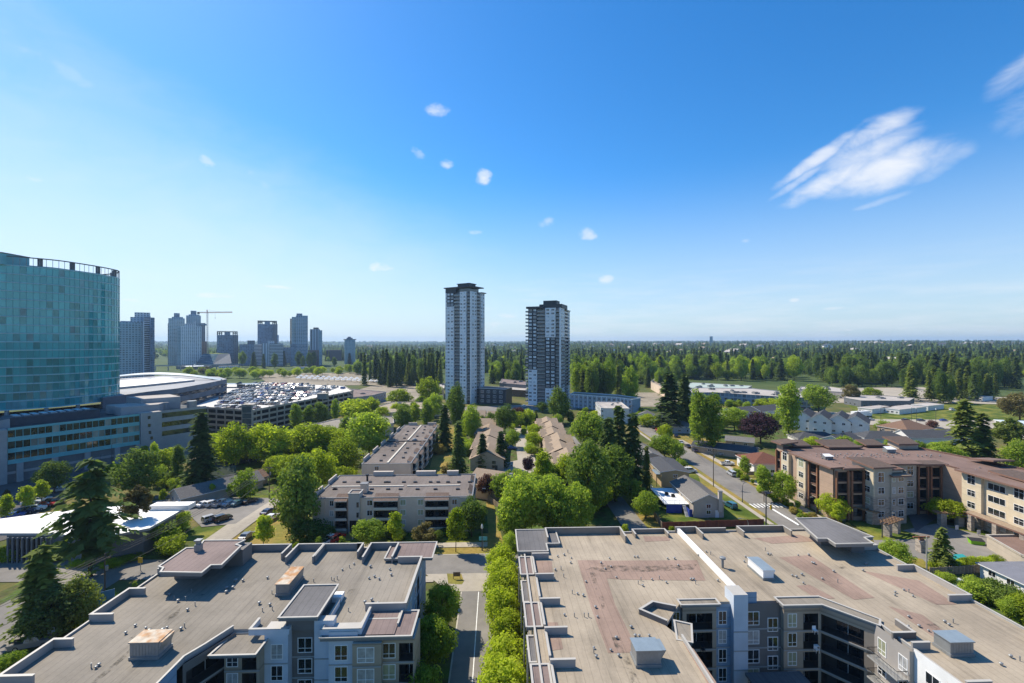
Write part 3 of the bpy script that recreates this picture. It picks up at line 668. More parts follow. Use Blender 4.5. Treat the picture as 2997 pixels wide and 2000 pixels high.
ZR = 12.0
def block_a():
    root = thing('apartment_block', 'grey flat-roofed apartment block with pale blue bays, lower left foreground', 'apartment building')
    XL, XR, YB, YF, XI = -55.3, -13.0, 84.8, 61.6, -37.3
    main = [(XL, 18), (XI, 18), (XI, 56), (-36.2, 58.2), (-34.8, YF), (-33.2, YF), (XR, YF), (XR, YB), (XL, YB)]
    b = MB(); b.prism(main, ZR-.4, ZR-.01, S_GREY, ROOF_A, bottom=True); b.build('main_roof', root)
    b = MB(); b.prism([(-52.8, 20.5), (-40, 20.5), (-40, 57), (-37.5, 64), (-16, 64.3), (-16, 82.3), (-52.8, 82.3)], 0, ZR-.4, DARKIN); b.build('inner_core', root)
    bay(root, 'side_wall', (XL+.02, YB), (XL+.02, 18), ZR-.4, S_TAUPE, [(6, 1.5), (14, 1.5), (24, 1.5), (34, 1.5), (46, 1.5)]); bay(root, 'rear_wall', (XR, YB-.02), (XL, YB-.02), ZR-.4, S_TAUPE, [(4, 1.5), (12, 1.5), (22, 1.5), (32, 1.5)])
    # perimeter coping
    b = MB(); coping(b, [(XI-.1, 18), (XI-.1, 56), (-36.3, 58.2), (-34.9, YF+.1)], ZR, .35); coping(b, [(XL+.15, 18), (XL+.15, YB-.15), (XR-.15, YB-.15), (XR-.15, YF+.2)], ZR, .22); b.build('roof_edge', root)
    # tall U-shaped upstands on the back edge: px ranges at the back, running forward
    def ups(px0, px1, fwd, h=1.15, lside=True, rside=True):
        x0 = P(px0, 1607, ZR+h)[0]; x1 = P(px1, 1607, ZR+h)[0]; y = YB-.25; b = MB(); pts = []
        if lside: pts.append((x0, y-fwd))
        pts += [(x0, y), (x1, y)]
        if rside: pts.append((x1, y-fwd))
        coping(b, pts, ZR, h, .3, S_PARA); b.build('parapet', root)
    ups(722, 838, 3.6); ups(860, 935, 5.0); ups(1036, 1052, 3.4, 1.15, False, True); ups(938, 1052, 4.6, 1.1, True, False); ups(1076, 1158, 5.4)
    b = MB(); xa = P(1166, 1632, ZR+1.1)[0]; coping(b, [(xa, YB-5.6), (XR+.2, YB-5.6), (XR+.2, 65.2), (-18.3, 65.2)], ZR, 1.0, .36, S_GREY); b.build('parapet', root)
    # left-edge parapets
    for ya, yb, fw in ((76.5, 81.5, 2.2), (64.0, 70.5, 2.4), (52.5, 58.8, 3.2)):
        b = MB(); coping(b, [(XL+2.4, yb), (XL+.2, yb), (XL+.2, ya), (XL+fw+.6, ya)], ZR, 1.0, .36, S_GREY); b.build('parapet', root)
    # corner roofs (brown membrane, lower)
    lowroof(root, 'corner_roof', [(XR-6.2, YB-5.4), (XR+2.0, YB-5.4), (XR+2.0, YB+.9), (XR-6.2, YB+.9)], ZR+.55, ROOF_BR)
    lowroof(root, 'corner_roof', [(-22.6, 59.4), (-10.9, 59.4), (-10.9, 65.0), (-13.4, 65.0), (-13.4, 63.2), (-18.0, 63.2), (-18.4, 61.4), (-22.6, 61.4)], 11.9, ROOF_BR, .4)
    b = MB(); b.face([(-17.9, 59.8, 12.03), (-13.2, 59.8, 12.03), (-13.2, 65, 12.03), (-17.9, 65, 12.03)], ROOF_BR); b.build('roof_patch', root)
    # stair roof in front
    b = MB(); b.box(-27.6, 61.0, ZR, -23.9, 68.0, 13.5, S_DARK); b.build('stair_housing', root)
    lowroof(root, 'stair_roof', [(-28.4, 60.6), (-23.4, 60.6), (-23.4, 68.6), (-28.4, 68.6)], 13.9, ROOF_BK, .4)
    # penthouse canopy at the back left
    pz = 15.2; q = lambda x, y: P(x, y, pz)
    poly = [q(465, 1660), q(545, 1606), q(580, 1604), q(597, 1584), q(716, 1583), q(690, 1596), q(705, 1600), q(648, 1655), q(617, 1656), q(590, 1678), q(470, 1676), q(478, 1664)]
    canopy(root, 'penthouse_roof', poly, pz, ROOF_BR, ZR, [(-49.6, 77.5, 4.0, 5), (-44.5, 80.5, 3, 3)])
    b = MB(); b.box(-.45, -.45, 0, .45, .45, 1.1, GALV); b.box(-.3, -.3, 1.1, .3, .3, 1.7, GALV); b.box(-.5, -.5, 1.7, .5, .5, 1.85, GALV); x, y = q(581, 1612); b.build('chimney', root, loc=(x, y, pz))
    # roof air units
    x, y = P(420, 1932, ZR); unit_mech('air_unit', root, x, y+1.2, ZR, 3.3, 2.3, 2.0, GALV, RUST)
    x, y = P(826, 1745, ZR); unit_mech('air_unit', root, x, y+2.6, ZR, 1.9, 5.2, 1.7, GALV, RUST, flare=.2)
    x, y = P(985, 1755, ZR); b = MB(); b.box(-.9, -.8, 0, .9, .8, .75, WHITE); b.build('roof_hatch', root, loc=(x, y, ZR))
    # vents from the photograph
    V = [(863,1665),(871,1665),(1036,1653),(1002,1670),(1084,1661),(1141,1669),(1145,1685),(1080,1695),(1096,1690),(1110,1697),(900,1718),(909,1718),(783,1694),(690,1702),(711,1702),(682,1723),(662,1736),(759,1769),(790,1773),(887,1772),(876,1785),(1068,1766),(1088,1759),(1106,1769),(1079,1791),(496,1742),(521,1762),(549,1788),(396,1834),(427,1841),(437,1850),(476,1848),(489,1840),(530,1844),(368,1856),(281,1957),(290,1949),(663,1724),(688,1702)]
    for px, py in V: x, y = P(px, py, ZR); vent(root, x, y, ZR, rw.uniform(.55, .8))
    for px, py in [(970,1698),(978,1701),(987,1696),(918,1704),(846,1663),(1023,1663),(796,1738),(1020,1790),(797,1786),(768,1790),(560,1735),(510,1755),(543,1757),(571,1773),(540,1836),(267,1955)]: x, y = P(px, py, ZR); pipe(root, x, y, ZR)
    # ponding stains and seams
    for pts in ([(380,1868),(470,1822),(532,1775),(520,1800),(468,1832),(400,1872)], [(265,1998),(330,1945),(380,1900),(372,1920),(330,1960),(280,2000)], [(870,1740),(905,1728),(925,1735),(900,1744)], [(1015,1738),(1022,1724),(1042,1724),(1030,1738)], [(565,1745),(585,1737),(600,1740),(585,1746)]):
        b = MB(); b.face([(*P(*p, ZR+.01), ZR+.01) for p in ccw([P(*p, ZR) for p in pts])] if False else [(x, y, ZR+.012) for x, y in ccw([P(*p, ZR) for p in pts])], ROOF_STAIN); b.build('roof_stain', root)
    # ---- front facade, left to right (outward = -Y, so run +X)
    bay(root, 'courtyard_wall', (XI+.02, 20), (XI+.02, 54.6), ZR+.3, S_STEEL, [(30.0, 1.7)], [(22, 27)])
    bay(root, 'courtyard_wall', (-37.0, 55.2), (-34.2, 61.2), ZR-.1, S_DARK, [], [(.4, 6.2)])
    lowroof(root, 'bay_roof', [(-35.2, 57.2), (-29.6, 57.2), (-29.6, 61.5), (-34.6, 61.5)], 10.95+.5, ROOF_A, .3)
    bay(root, 'taupe_bay', (-34.4, 59.0), (-30.0, 59.0), 11.2, S_TAUPE, [(1.0, 1.45)], [(2.2, 4.0)], depth=2.6)
    bay(root, 'pale_blue_bay', (-32.0+2.0, 60.2), (-27.0, 60.2), 12.7, S_BLUE, [(1.6, 1.55)], depth=1.8)
    coping_b = MB(); coping(coping_b, [(-31.9, 62.6), (-31.9, 60.35), (-27.0, 60.35), (-27.0, 64.0)], ZR, .75, .34, S_BLUE); coping_b.build('parapet', root)
    bay(root, 'charcoal_bay', (-27.0, 61.4), (-23.6, 61.4), 12.2, S_DARK, [(1.7, 1.9)])
    bay(root, 'stair_tower', (-23.9, 60.9), (-21.4, 60.9), 13.3, S_BLUE, [], depth=1.2)
    bay(root, 'pale_blue_bay', (-21.6, 59.7), (-17.9, 59.7), 12.5, S_BLUE, [(1.6, 1.7)], depth=2.0)
    coping_b = MB(); coping(coping_b, [(-22.6, 66.4), (-22.6, 60.0), (-17.6, 60.0), (-17.6, 64.5)], ZR, .8, .34, S_BLUE); coping_b.build('parapet', root)
    bay(root, 'taupe_bay', (-18.4, 59.15), (-14.7, 59.15), 11.3, S_TAUPE, [(1.7, 2.2)], depth=2.4)
    bay(root, 'taupe_corner', (-14.9, 59.9), (-10.6, 59.9), 11.3, S_TAUPE, [(1.0, 1.7)], [(2.3, 4.1)], depth=4.5)
    bay(root, 'side_wall', (XR+.06, 62), (XR+.06, YB), ZR, S_STEEL, [(3, 1.4), (8, 1.4), (12, 1.4), (17, 1.4)], [(13.6, 15.6)])
    rebase(root, (-34, 70, 0))
block_a()

def block_b():
    root = thing('apartment_block', 'beige flat-roofed apartment block around a courtyard, lower right foreground', 'apartment building')
    XL, XR, YB = 5.0, 70.0, 90.0
    main = [(XL, 18), (24.0, 18), (24.0, 57.5), (22.8, 60.3), (25.5, 63.8), (27.0, 65.6), (47.6, 65.6), (51.5, 59.5), (51.5, 18), (XR, 18), (XR, YB), (XL, YB)]
    b = MB(); b.prism(main, ZR-.4, ZR-.01, S_GREY, ROOF_B, bottom=True); b.build('main_roof', root)
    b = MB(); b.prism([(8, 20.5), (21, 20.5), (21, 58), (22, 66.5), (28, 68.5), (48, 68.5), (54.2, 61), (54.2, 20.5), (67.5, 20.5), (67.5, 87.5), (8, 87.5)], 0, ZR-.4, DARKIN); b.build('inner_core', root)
    bay(root, 'side_wall', (XR-.02, 18), (XR-.02, YB), ZR-.4, S_TAUPE, [(8, 1.5), (20, 1.5), (32, 1.5), (44, 1.5), (60, 1.5)]); bay(root, 'return_wall', (50.9, 54.2), (51.5, 54.15), ZR, S_GREY, [], trim=False)
    b = MB(); coping(b, [(XL+.15, 18), (XL+.15, YB-.15), (XR-.15, YB-.15), (XR-.15, 18)], ZR, .25); coping(b, [(23.9, 18), (23.9, 57.5)], ZR, .5); coping(b, [(51.6, 59.3), (51.6, 18)], ZR, .25); b.build('roof_edge', root)
    # fire wall across the roof
    b = MB(); p0, p1 = P(1992, 1553, ZR+1.2), P(2196, 1752, ZR+1.2); xw = (p0[0]+p1[0])/2
    b.box(xw-.24, 65.8, ZR, xw+.24, YB-.3, ZR+.85, WHITE); b.box(xw-.3, 65.6, ZR+.85, xw+.3, YB-.2, ZR+.92, WHITE); b.build('fire_wall', root)
    # upstands on the back edge
    def ups(px0, px1, fwd, h=1.1, l=True, r=True, m=None):
        m = m or S_PARB
        x0 = P(px0, 1560, ZR+h)[0]; x1 = P(px1, 1560, ZR+h)[0]; y = YB-.25; b = MB(); pts = [(x0, y), (x1, y)]
        if l: pts.insert(0, (x0, y-fwd))
        if r: pts.append((x1, y-fwd))
        coping(b, pts, ZR, h, .3, m); b.build('parapet', root)
    ups(1600, 1825, 4.2, 1.3); ups(1858, 1955, 2.2, .8); ups(1994, 2055, 3.2, 1.1, False, True); ups(2056, 2140, 1.6, .8, False, False); ups(2182, 2325, 2.6, 1.1)
    # left corner roof and left edge strips
    lowroof(root, 'corner_roof', [(XL-1.0, YB-8.6), (XL+4.4, YB-8.6), (XL+4.4, YB-5.6), (XL+6.9, YB-5.6), (XL+6.9, YB+.8), (XL-1.0, YB+.8)], ZR+.5, ROOF_BK, .5)
    ys = [80.6, 73.5, 66.5, 59.8, 53.8, 46.6]
    for i, (ya, yb) in enumerate(zip(ys[1:], ys)):
        lowroof(root, 'balcony_roof', [(XL-.9, ya+.6), (XL+1.2, ya+.6), (XL+1.2, yb-.5), (XL-.9, yb-.5)], ZR+.1-.5*(i % 2), ROOF_BK if i % 2 else ROOF_BR, .4)
        b = MB(); coping(b, [(XL+1.5, yb-.6), (XL+1.5, ya+.6)], ZR, .5, .3, S_GREY); coping(b, [(XL+1.5, yb-.8), (XL+4.2, yb-.8)], ZR, .95, .34, S_GREY); b.build('parapet', root)
    for y in ys: 
        b = MB(); b.box(XL-1.1, y-3.0, 0, XL-.9, y-2.7, ZR-.4, TRIMG); b.build('balcony_post', root)
    # right edge parapets
    for ya, yb in ((81.0, 84.6), (64.5, 73.5), (50, 55)):
        b = MB(); coping(b, [(XR-3.0, yb), (XR-.2, yb), (XR-.2, ya), (XR-3.4, ya)], ZR, .9, .36, S_GREY); b.build('parapet', root)
    # canopy over the rear right stair
    pz = 15.0; q = lambda x, y: P(x, y, pz)
    poly = [q(2328, 1519), q(2418, 1517), q(2555, 1573), q(2530, 1575), q(2555, 1592), q(2446, 1594), q(2422, 1578), q(2393, 1578)]
    canopy(root, 'stair_roof', poly, pz, ROOF_BK, ZR, [(62.5, 84.5, 3.4, 3), (65.5, 81.5, 2.4, 3)])
    # pink membrane strips
    zz = ZR+.012
    for k, pts in enumerate([[(1690,1640),(1760,1640),(1800,1770),(1870,1910),(1780,1912),(1730,1780)], [(1690,1642),(2040,1640),(2065,1700),(1830,1697),(1715,1690)], [(1568,1642),(1615,1643),(1618,1690),(1570,1690)], [(1602,1822),(1632,1822),(1648,1900),(1612,1905)], [(1882,1570),(1960,1571),(1960,1583),(1888,1586)], [(2205,1576),(2340,1566),(2400,1584),(2260,1592)], [(1998,1880),(2030,1900),(2098,2000),(2070,2000)], [(2280,1632),(2370,1625),(2560,1750),(2500,1756)], [(2330,1715),(2370,1712),(2445,1752),(2390,1754)], [(2520,1670),(2690,1700),(2800,1770),(2740,1770)], [(2600,1775),(2700,1800),(2830,1900),(2770,1890)]]):
        b = MB(); b.face([(x, y, zz+.004*(k % 3)) for x, y in ccw([P(*p, ZR) for p in pts])], ROOF_BP); b.build('roof_patch', root)
    for k, pts in enumerate([[(1715,1668),(1745,1655),(1900,1658),(2040,1652),(2030,1668),(1900,1674),(1760,1674)], [(1724,1672),(1742,1674),(1750,1730),(1742,1725)], [(1750,1742),(1765,1745),(1772,1785),(1762,1782)], [(1790,1866),(1815,1862),(1825,1905),(1850,1945),(1836,1950),(1806,1910)], [(1820,1950),(1850,1960),(1880,2000),(1850,2000)], [(2440,1652),(2465,1652),(2480,1664),(2458,1665)], [(2710,1827),(2735,1826),(2765,1846),(2745,1849)]]):
        b = MB(); b.face([(x, y, zz+.016) for x, y in ccw([P(*p, ZR) for p in pts])], ROOF_STAIN); b.build('roof_stain', root)
    # roof air units
    x, y = P(1898, 1952, ZR); unit_mech('air_unit', root, x, y+1.0, ZR, 2.9, 2.2, 1.9, GALV, BLUEMET, flare=.55)
    x, y = P(2262, 1700, ZR); o = unit_mech('air_unit', root, x-.6, y+2.4, ZR, 1.7, 4.4, 1.5, WHITE, BLUEMET, flare=.5)
    x, y = P(2812, 1920, ZR); unit_mech('air_unit', root, x, y+.9, ZR, 2.9, 2.1, 1.7, GALV, BLUEMET, flare=-.0)
    x, y = P(2115, 1662, ZR); b = MB(); b.lathe(0, 0, [(.2, 0), (.2, 1.5), (.5, 1.5), (.5, 1.75), (.3, 1.85)], GALV, 12); b.build('exhaust_stack', root, loc=(x, y, ZR))
    V = [(1632,1630),(1651,1626),(1672,1635),(1670,1649),(1625,1670),(1622,1694),(1784,1636),(1759,1650),(1788,1661),(1771,1667),(1857,1632),(1866,1632),(1804,1692),(1715,1705),(1690,1740),(1707,1745),(1881,1716),(1743,1780),(1749,1808),(1652,1802),(1847,1838),(1859,1864),(1871,1864),(1900,1863),(1738,1899),(1745,1925),(1788,1906),(1811,1922),(1804,1870),(1849,1838),(1954,1637),(1974,1637),(2022,1698),(2030,1698),(1950,1707),(1908,1698),(1985,1657),(2101,1702),(2067,1617),(2044,1627),(2178,1646),(2182,1632),(2208,1658),(2248,1624),(2256,1624),(2336,1627),(2367,1627),(2378,1650),(2383,1652),(2319,1687),(2331,1691),(2347,1684),(2351,1709),(2440,1675),(2535,1653),(2526,1672),(2407,1697),(2645,1729),(2620,1736),(2619,1744),(2672,1747),(2660,1808),(2658,1836),(2690,1836),(2718,1849),(2765,1823),(2778,1832),(2958,1925),(2930,1948)]
    for px, py in V: x, y = P(px, py, ZR); vent(root, x, y, ZR, rw.uniform(.5, .7))
    for px, py in [(1662,1618),(1642,1668),(1650,1690),(1675,1738),(1681,1806),(1710,1806),(1722,1806),(1738,1912),(1868,1710),(1876,1700),(2080,1624),(2240,1612),(2452,1706),(2660,1735),(2790,1824),(1930,1696),(2036,1710),(2630,1662),(2985,1935)]: x, y = P(px, py, ZR); pipe(root, x, y, ZR)
    # ---- courtyard facade
    bay(root, 'courtyard_wall', (24.05, 20), (24.05, 57.3), ZR+.5, S_TAUPE, [])
    bay(root, 'courtyard_wall', (24.2, 57.6), (25.4, 63.6), 11.0, S_GREY, [(3.0, 1.3)])
    lowroof(root, 'balcony_roof', [(23.2, 57.4), (24.9, 56.8), (26.4, 60.5), (24.4, 61.4)], ZR-.1, ROOF_A, .35)
    b = MB(); coping(b, [(22.9, 60.4), (20.2, 63.0), (22.6, 64.8), (25.4, 63.6)], ZR, .7, .34, S_DARK); b.build('parapet', root)
    bay(root, 'grey_bay', (25.6, 65.35), (27.0, 65.35), 11.9, S_GREY, [(.65, 1.1)], rows=(0, 1, 2, 3))
    bay(root, 'taupe_bay', (27.0, 64.9), (32.0, 64.9), 11.9, S_TAUPE, [], [(.6, 4.4)], depth=.8)
    lowroof(root, 'bay_roof', [(26.7, 64.6), (32.4, 64.6), (32.4, 66.0), (26.7, 66.0)], ZR+.12, ROOF_A, .3)
    bay(root, 'grey_bay', (32.0, 65.3), (34.6, 65.3), 11.8, S_STEEL, [(1.1, 1.25)])
    bay(root, 'pale_blue_bay', (34.3, 64.4), (36.4, 64.4), 13.6, S_BLUE, [], depth=2.6)
    bay(root, 'steel_blue_bay', (36.4, 65.3), (38.2, 65.3), 13.5, S_STEEL, [])
    bay(root, 'charcoal_bay', (36.3, 65.0), (41.6, 65.0), 12.0, S_DARK, [(1.2, 1.8)])
    for r in (0, 1, 2): window(root, (40.4, 64.98, FL[r]-.45), (1, 0), 1.55, 2.0, WHITE, rglass(), 't')
    bay(root, 'taupe_bay', (41.6, 64.3), (46.9, 64.3), 12.0, S_TAUPE, [(1.25, 1.35)], [(2.9, 5.1)], depth=1.2)
    bay(root, 'taupe_bay', (46.9, 64.3), (50.9, 59.4), 12.0, S_TAUPE, [], [(.2, 5.2)])
    lowroof(root, 'bay_roof', [(41.3, 63.9), (47.0, 63.9), (51.2, 58.9), (52.4, 60.2), (48.0, 66.0), (41.3, 66.0)], ZR+.15, ROOF_A, .35)
    b = MB(); b.prism([(35.5, 50), (43.5, 50), (43.5, 63.6), (35.5, 63.6)], 2.6, 3.0, COPED, ROOF_BK, bottom=True); b.build('entrance_roof', root)
    # right wing, courtyard side: lit white wall with balconies (run -Y so outward is -X)
    bay(root, 'grey_bay', (50.9, 59.4), (50.9, 54.2), 12.2, S_GREY, [(1.2, 1.3), (4.3, 1.3)])
    bay(root, 'white_wall', (51.45, 54.2), (51.45, 18), ZR+.35, S_WHITE, [(2.4, 1.8), (9.0, 1.5), (14, 1.5), (20, 1.5)])
    for r in range(3):
        b = MB(); zf = FL[r]+.05; b.box(-1.4, -4.6, -.18, 0, 0, 0, TRIMG)
        for x, y0, y1 in ((-1.38, -4.58, -.02),):
            b.box(x, y0, .98, x+.05, y1, 1.04, RAIL)
            for i in range(24): b.box(x, y0+(y1-y0)*i/23-.012, .02, x+.03, y0+(y1-y0)*i/23+.012, .98, RAIL)
        for y in (-4.58, -.05):
            b.box(-1.38, y, .98, 0, y+.05, 1.04, RAIL)
            for i in range(8): b.box(-1.38+1.38*i/8, y, .02, -1.36+1.38*i/8, y+.03, .98, RAIL)
        b.build('balcony', root, loc=(50.9, 59.0, zf))
    b = MB(); coping(b, [(51.0, 56.6), (53.8, 56.6), (53.8, 59.2)], ZR, .8, .34, S_DARK); coping(b, [(51.6, 48.0), (54.2, 48.0)], ZR, .9, .34, S_GREY); coping(b, [(51.6, 54.5), (53.6, 54.5)], ZR, .9, .34, S_GREY); b.build('parapet', root)
    for (x, y, z, lb) in ((45.6, 63.4, 8.45, 'white chair on the top courtyard balcony'), (45.9, 63.5, 5.68, 'white stacked shelf on the middle courtyard balcony'), (29.6, 64.0, 5.68, 'dark round barbecue on the left courtyard balcony')):
        b = MB(); mt = WHITE if 'white' in lb else RAIL
        for dx in (-.25, .22):
            for dy in (-.25, .22): b.box(dx, dy, 0, dx+.04, dy+.04, .45 if 'chair' in lb else 1.0, mt)
        b.box(-.27, -.27, .45, .27, .27, .5, mt); b.box(-.27, .23, .5, .27, .27, .95, mt)
        if 'chair' not in lb: b.box(-.27, -.27, .95, .27, .27, 1.0, mt)
        tag(b.build('balcony_chair' if 'chair' in lb else 'balcony_stand', None, loc=(x, y, z)), lb, 'chair' if 'chair' in lb else 'stand')
    # left side wall with balconies (run -Y, outward -X)
    bay(root, 'side_wall', (XL-.05, YB), (XL-.05, 20), ZR, S_TAUPE, [(4, 1.5), (24, 1.4), (38, 1.4)], [(9.5, 13.5), (17, 21), (28, 32)])
    bay(root, 'rear_wall', (XR, YB+.02), (XL, YB+.02), ZR-.4, S_TAUPE, [(6, 1.5), (16, 1.5), (28, 1.5), (40, 1.5), (52, 1.5)])
    rebase(root, (38, 70, 0))
block_b()
# ================================================================== three-storey apartment blocks, townhouses and houses
STUC = mat('pale_stucco', (.64, .51, .40), .9, .15, var=.07, scale=.4, var2=.08)
STUCD = mat('grey_stucco', (.50, .44, .38), .9, .15, var=.07, scale=.4)
ROOF_C = roof_mat('roof_gravel_grey', (.175, .148, .132), (.10, .09, .085), 1.2, ns=.25, seam=.88)
SHING_B = mat('brown_shingle', (.17, .125, .10), .95, .1, var=.25, scale=2.5, var2=.15)
CREAM = mat('cream_flashing', (.58, .54, .46), .8, .2, var=.08)
def block3(root, x0, x1, y0, y1, face, plan, z1=9.0, mansards=True):
    """three-storey block; face 'S' (towards -Y) or 'E' (towards +X); plan = list of (kind, u0, u1)"""
    fl = (6.25, 3.6, .95)
    b = MB(); b.prism([(x0, y0), (x1, y0), (x1, y1), (x0, y1)], z1-.3, z1, STUC, ROOF_C, bottom=True); b.build('main_roof', root)
    b = MB(); hs = [(u0+.05, u1-.05, f+.1, f+2.2, 1.2, BALC, BALC) for kind, u0, u1 in plan if kind == 'balc' for f in fl]; cs = [(x0, y0), (x1, y0), (x1, y1), (x0, y1)]
    for i in range(4): wall(b, cs[i], cs[(i+1) % 4], 0, z1-.3, STUC, hs if (i == 0 and face == 'S') or (i == 1 and face == 'E') else ())
    b.build('wall', root)
    b = MB(); coping(b, [(x0, y0), (x1, y0), (x1, y1), (x0, y1)], z1, .18, .35, STUCD, closed=True, cap=COPED); b.build('roof_edge', root)
    p0, p1 = ((x0, y0), (x1, y0)) if face == 'S' else ((x1, y0), (x1, y1))
    d = Vector((p1[0]-p0[0], p1[1]-p0[1])).normalized(); n = Vector((d.y, -d.x)); an = math.atan2(d.y, d.x)
    W3 = lambda u, k=0.0: (p0[0]+d.x*u+n.x*k, p0[1]+d.y*u+n.y*k)
    for kind, u0, u1 in plan:
        if kind == 'win':
            for i, f in enumerate(fl): window(root, (*W3((u0+u1)/2, .02), f+.75), d, u1-u0, 1.5, WHITE, rglass(), '2')
        elif kind == 'plain':
            b = MB(); wall(b, W3(u0, .5), W3(u1, .5), 0, z1+.1, STUC); wall(b, W3(u0, 0), W3(u0, .5), 0, z1+.1, STUC); wall(b, W3(u1, .5), W3(u1, 0), 0, z1+.1, STUC)
            b.face([(*W3(u0, .5), z1+.1), (*W3(u1, .5), z1+.1), (*W3(u1, 0), z1+.1), (*W3(u0, 0), z1+.1)], COPED); b.build('wall_bay', root)
        elif kind == 'stair':
            b = MB(); q = [W3(u0, .7), W3(u1, .7), W3(u1, -2.4), W3(u0, -2.4)]; b.prism(q, 0, z1+1.3, STUCD, ROOF_C); coping(b, ccw(q), z1+1.3, .2, .3, closed=True); b.build('stair_tower', root)
            b = MB(); wall(b, W3(u0+.3, .72), W3(u1-.3, .72), 0.2, 3.4, DARKIN); b.build('entrance', root)
            for f in fl[:2]: window(root, (*W3(u1-.5, .72), f+.6), d, .55, 1.3, RAIL, GLASS, '2')
        elif kind == 'balc':
            bb = MB(); h = [(0.05, u1-u0-.05, f+.1, f+2.2, .35, None, BALC) for f in fl]
            wall(bb, W3(u0, .35), W3(u1, .35), 0, z1-.05, STUC, h); wall(bb, W3(u0, 0), W3(u0, .35), 0, z1-.05, STUC); wall(bb, W3(u1, .35), W3(u1, 0), 0, z1-.05, STUC)
            bo = bb.build('balcony_bay', root); nb = max(1, round((u1-u0)/3.2)); wb = (u1-u0)/nb
            for f in fl:
                for k in range(nb):
                    c = W3(u0+wb*(k+.5), .75); q = MB(); q.obox(c[0], c[1], f-.1, f+.02, wb-.06, .95, an, STUCD)
                    c2 = W3(u0+wb*(k+.5), 1.2); q.obox(c2[0], c2[1], f+.02, f+.62, wb-.06, .08, an, CREAM); q.obox(c2[0], c2[1], f+.9, f+.95, wb-.06, .05, an, RAIL)
                    q.build('balcony', bo)
                    g = MB(); c3 = W3(u0+wb*(k+.35), -1.1); wall(g, W3(u0+wb*k+.3, -1.12), W3(u0+wb*(k+.65), -1.12), f+.15, f+2.1, GLASS); g.build('balcony_door', bo)
            if mansards:
                q = MB(); a, c = W3(u0-.1, 1.25), W3(u1+.1, 1.25); e, g_ = W3(u1-.05, -1.6), W3(u0+.05, -1.6)
                q.face([(*a, z1-.35), (*c, z1-.35), (*e, z1+.75), (*g_, z1+.75)], SHING_B); q.face([(*a, z1-.35), (*a, z1-.55), (*c, z1-.55), (*c, z1-.35)], CREAM)
                q.face([(*c, z1-.35), (*e, z1-.2), (*e, z1+.75)], STUC); q.face([(*a, z1-.35), (*g_, z1+.75), (*g_, z1-.2)], STUC); q.face([(*a, z1-.56), (*g_, z1-.56), (*e, z1-.56), (*c, z1-.56)], STUC)
                q.face([(*e, z1+.75), (*e, z1), (*g_, z1), (*g_, z1+.75)], STUC)
                q.build('mansard', bo)
    return W3
def apartments_c():
    root = thing('apartment_building', 'long three-storey beige apartment building with brown-grey flat roof and dark balconies', 'apartment building')
    x0, x1, y0, y1 = -47.8, -6.2, 121.2, 141.6
    block3(root, x0, x1, y0, y1, 'S', [('plain', .0, 3.0), ('win', 4.2, 5.3), ('balc', 5.8, 8.9), ('stair', 9.3, 12.2), ('win', 13.9, 15.4), ('balc', 15.8, 22.1), ('win', 22.6, 24.1), ('win', 27.2, 28.7), ('balc', 29.2, 35.4), ('win', 36.2, 37.6), ('plain', 38.4, 41.4)])
    b = MB()
    for xa, xb in ((-46.5, -26.2), (-25.2, -10.2)): b.box(xa, 130.6, 9, xb, 131.1, 9.25, CREAM)
    b.build('roof_divider', root)
    for xa, xb in ((-37.5, -31.5), (-24.5, -18.5), (-15, -11.5)):
        b = MB(); b.box(xa, 141.1, 9, xb, 142.2, 10.3, STUCD); b.build('parapet', root)
    for ya, yb in ((123, 128.5), (133, 139.5)):
        b = MB(); b.box(x0-.5, ya, 9, x0-.1, yb, 10.2, STUCD); b.build('parapet', root)
    for ya, yb in ((124, 130), (134, 139)):
        b = MB(); b.face([(x1+.8, ya, 8.4), (x1+.8, yb, 8.4), (x1-1.2, yb-.3, 10), (x1-1.2, ya+.3, 10)], SHING_B); b.face([(x1+.8, ya, 8.4), (x1-1.2, ya+.3, 10), (x1-1.2, ya+.3, 9)], STUC); b.build('mansard', root)
    for cx in (1280,1405,1510,1660,1685,1825,1930,2070,2140,2230,2330,2430): x, y = P(600+cx/3.1357, 1200+660/3.1357, 9.2); o = MB(); o.box(-.5, -.35, 0, .5, .35, .35, RAIL); o.build('roof_vent', root, loc=(x, y, 9))
    for cx in (1190,1195,1530,1680,1795,1950,2115,2320,2430,2560): x, y = P(600+cx/3.1357, 1200+725/3.1357, 9.2); o = MB(); o.box(-.5, -.35, 0, .5, .35, .35, RAIL); o.build('roof_vent', root, loc=(x, y, 9))
    x, y = P(1075, 1408, 9); b = MB(); b.lathe(0, 0, [(.3, 0), (.3, 1.6), (.5, 1.6), (.5, 2)], RAIL, 8); b.build('flue', root, loc=(x, y, 9))
    x, y = P(1067, 1440, 9); b = MB(); b.box(-.9, -.9, 0, .9, .9, 2.3, STUC); b.box(-1, -1, 2.3, 1, 1, 2.45, COPED); b.build('chimney', root, loc=(x, y, 9))
    # ramp to the parking below
    b = MB(); b.box(-42.6, 117, -.0, -42.3, 121.2, 1.2, STUCD); b.box(-36.5, 117, 0, -36.2, 121.2, 1.2, STUCD); b.build('ramp_wall', root)
    b = MB(); b.box(-42.2, 121.12, .05, -36.6, 121.19, 2.3, DARKIN); b.build('garage_opening', root)
    b = MB()
    for i in range(5): b.box(-33.2+.02*i, 116.4+i*.5, .0, -30.6, 116.9+i*.5, .2*(i+1), STUCD)
    b.build('entrance_steps', root)
    rebase(root, (-27, 131, 0))
apartments_c()
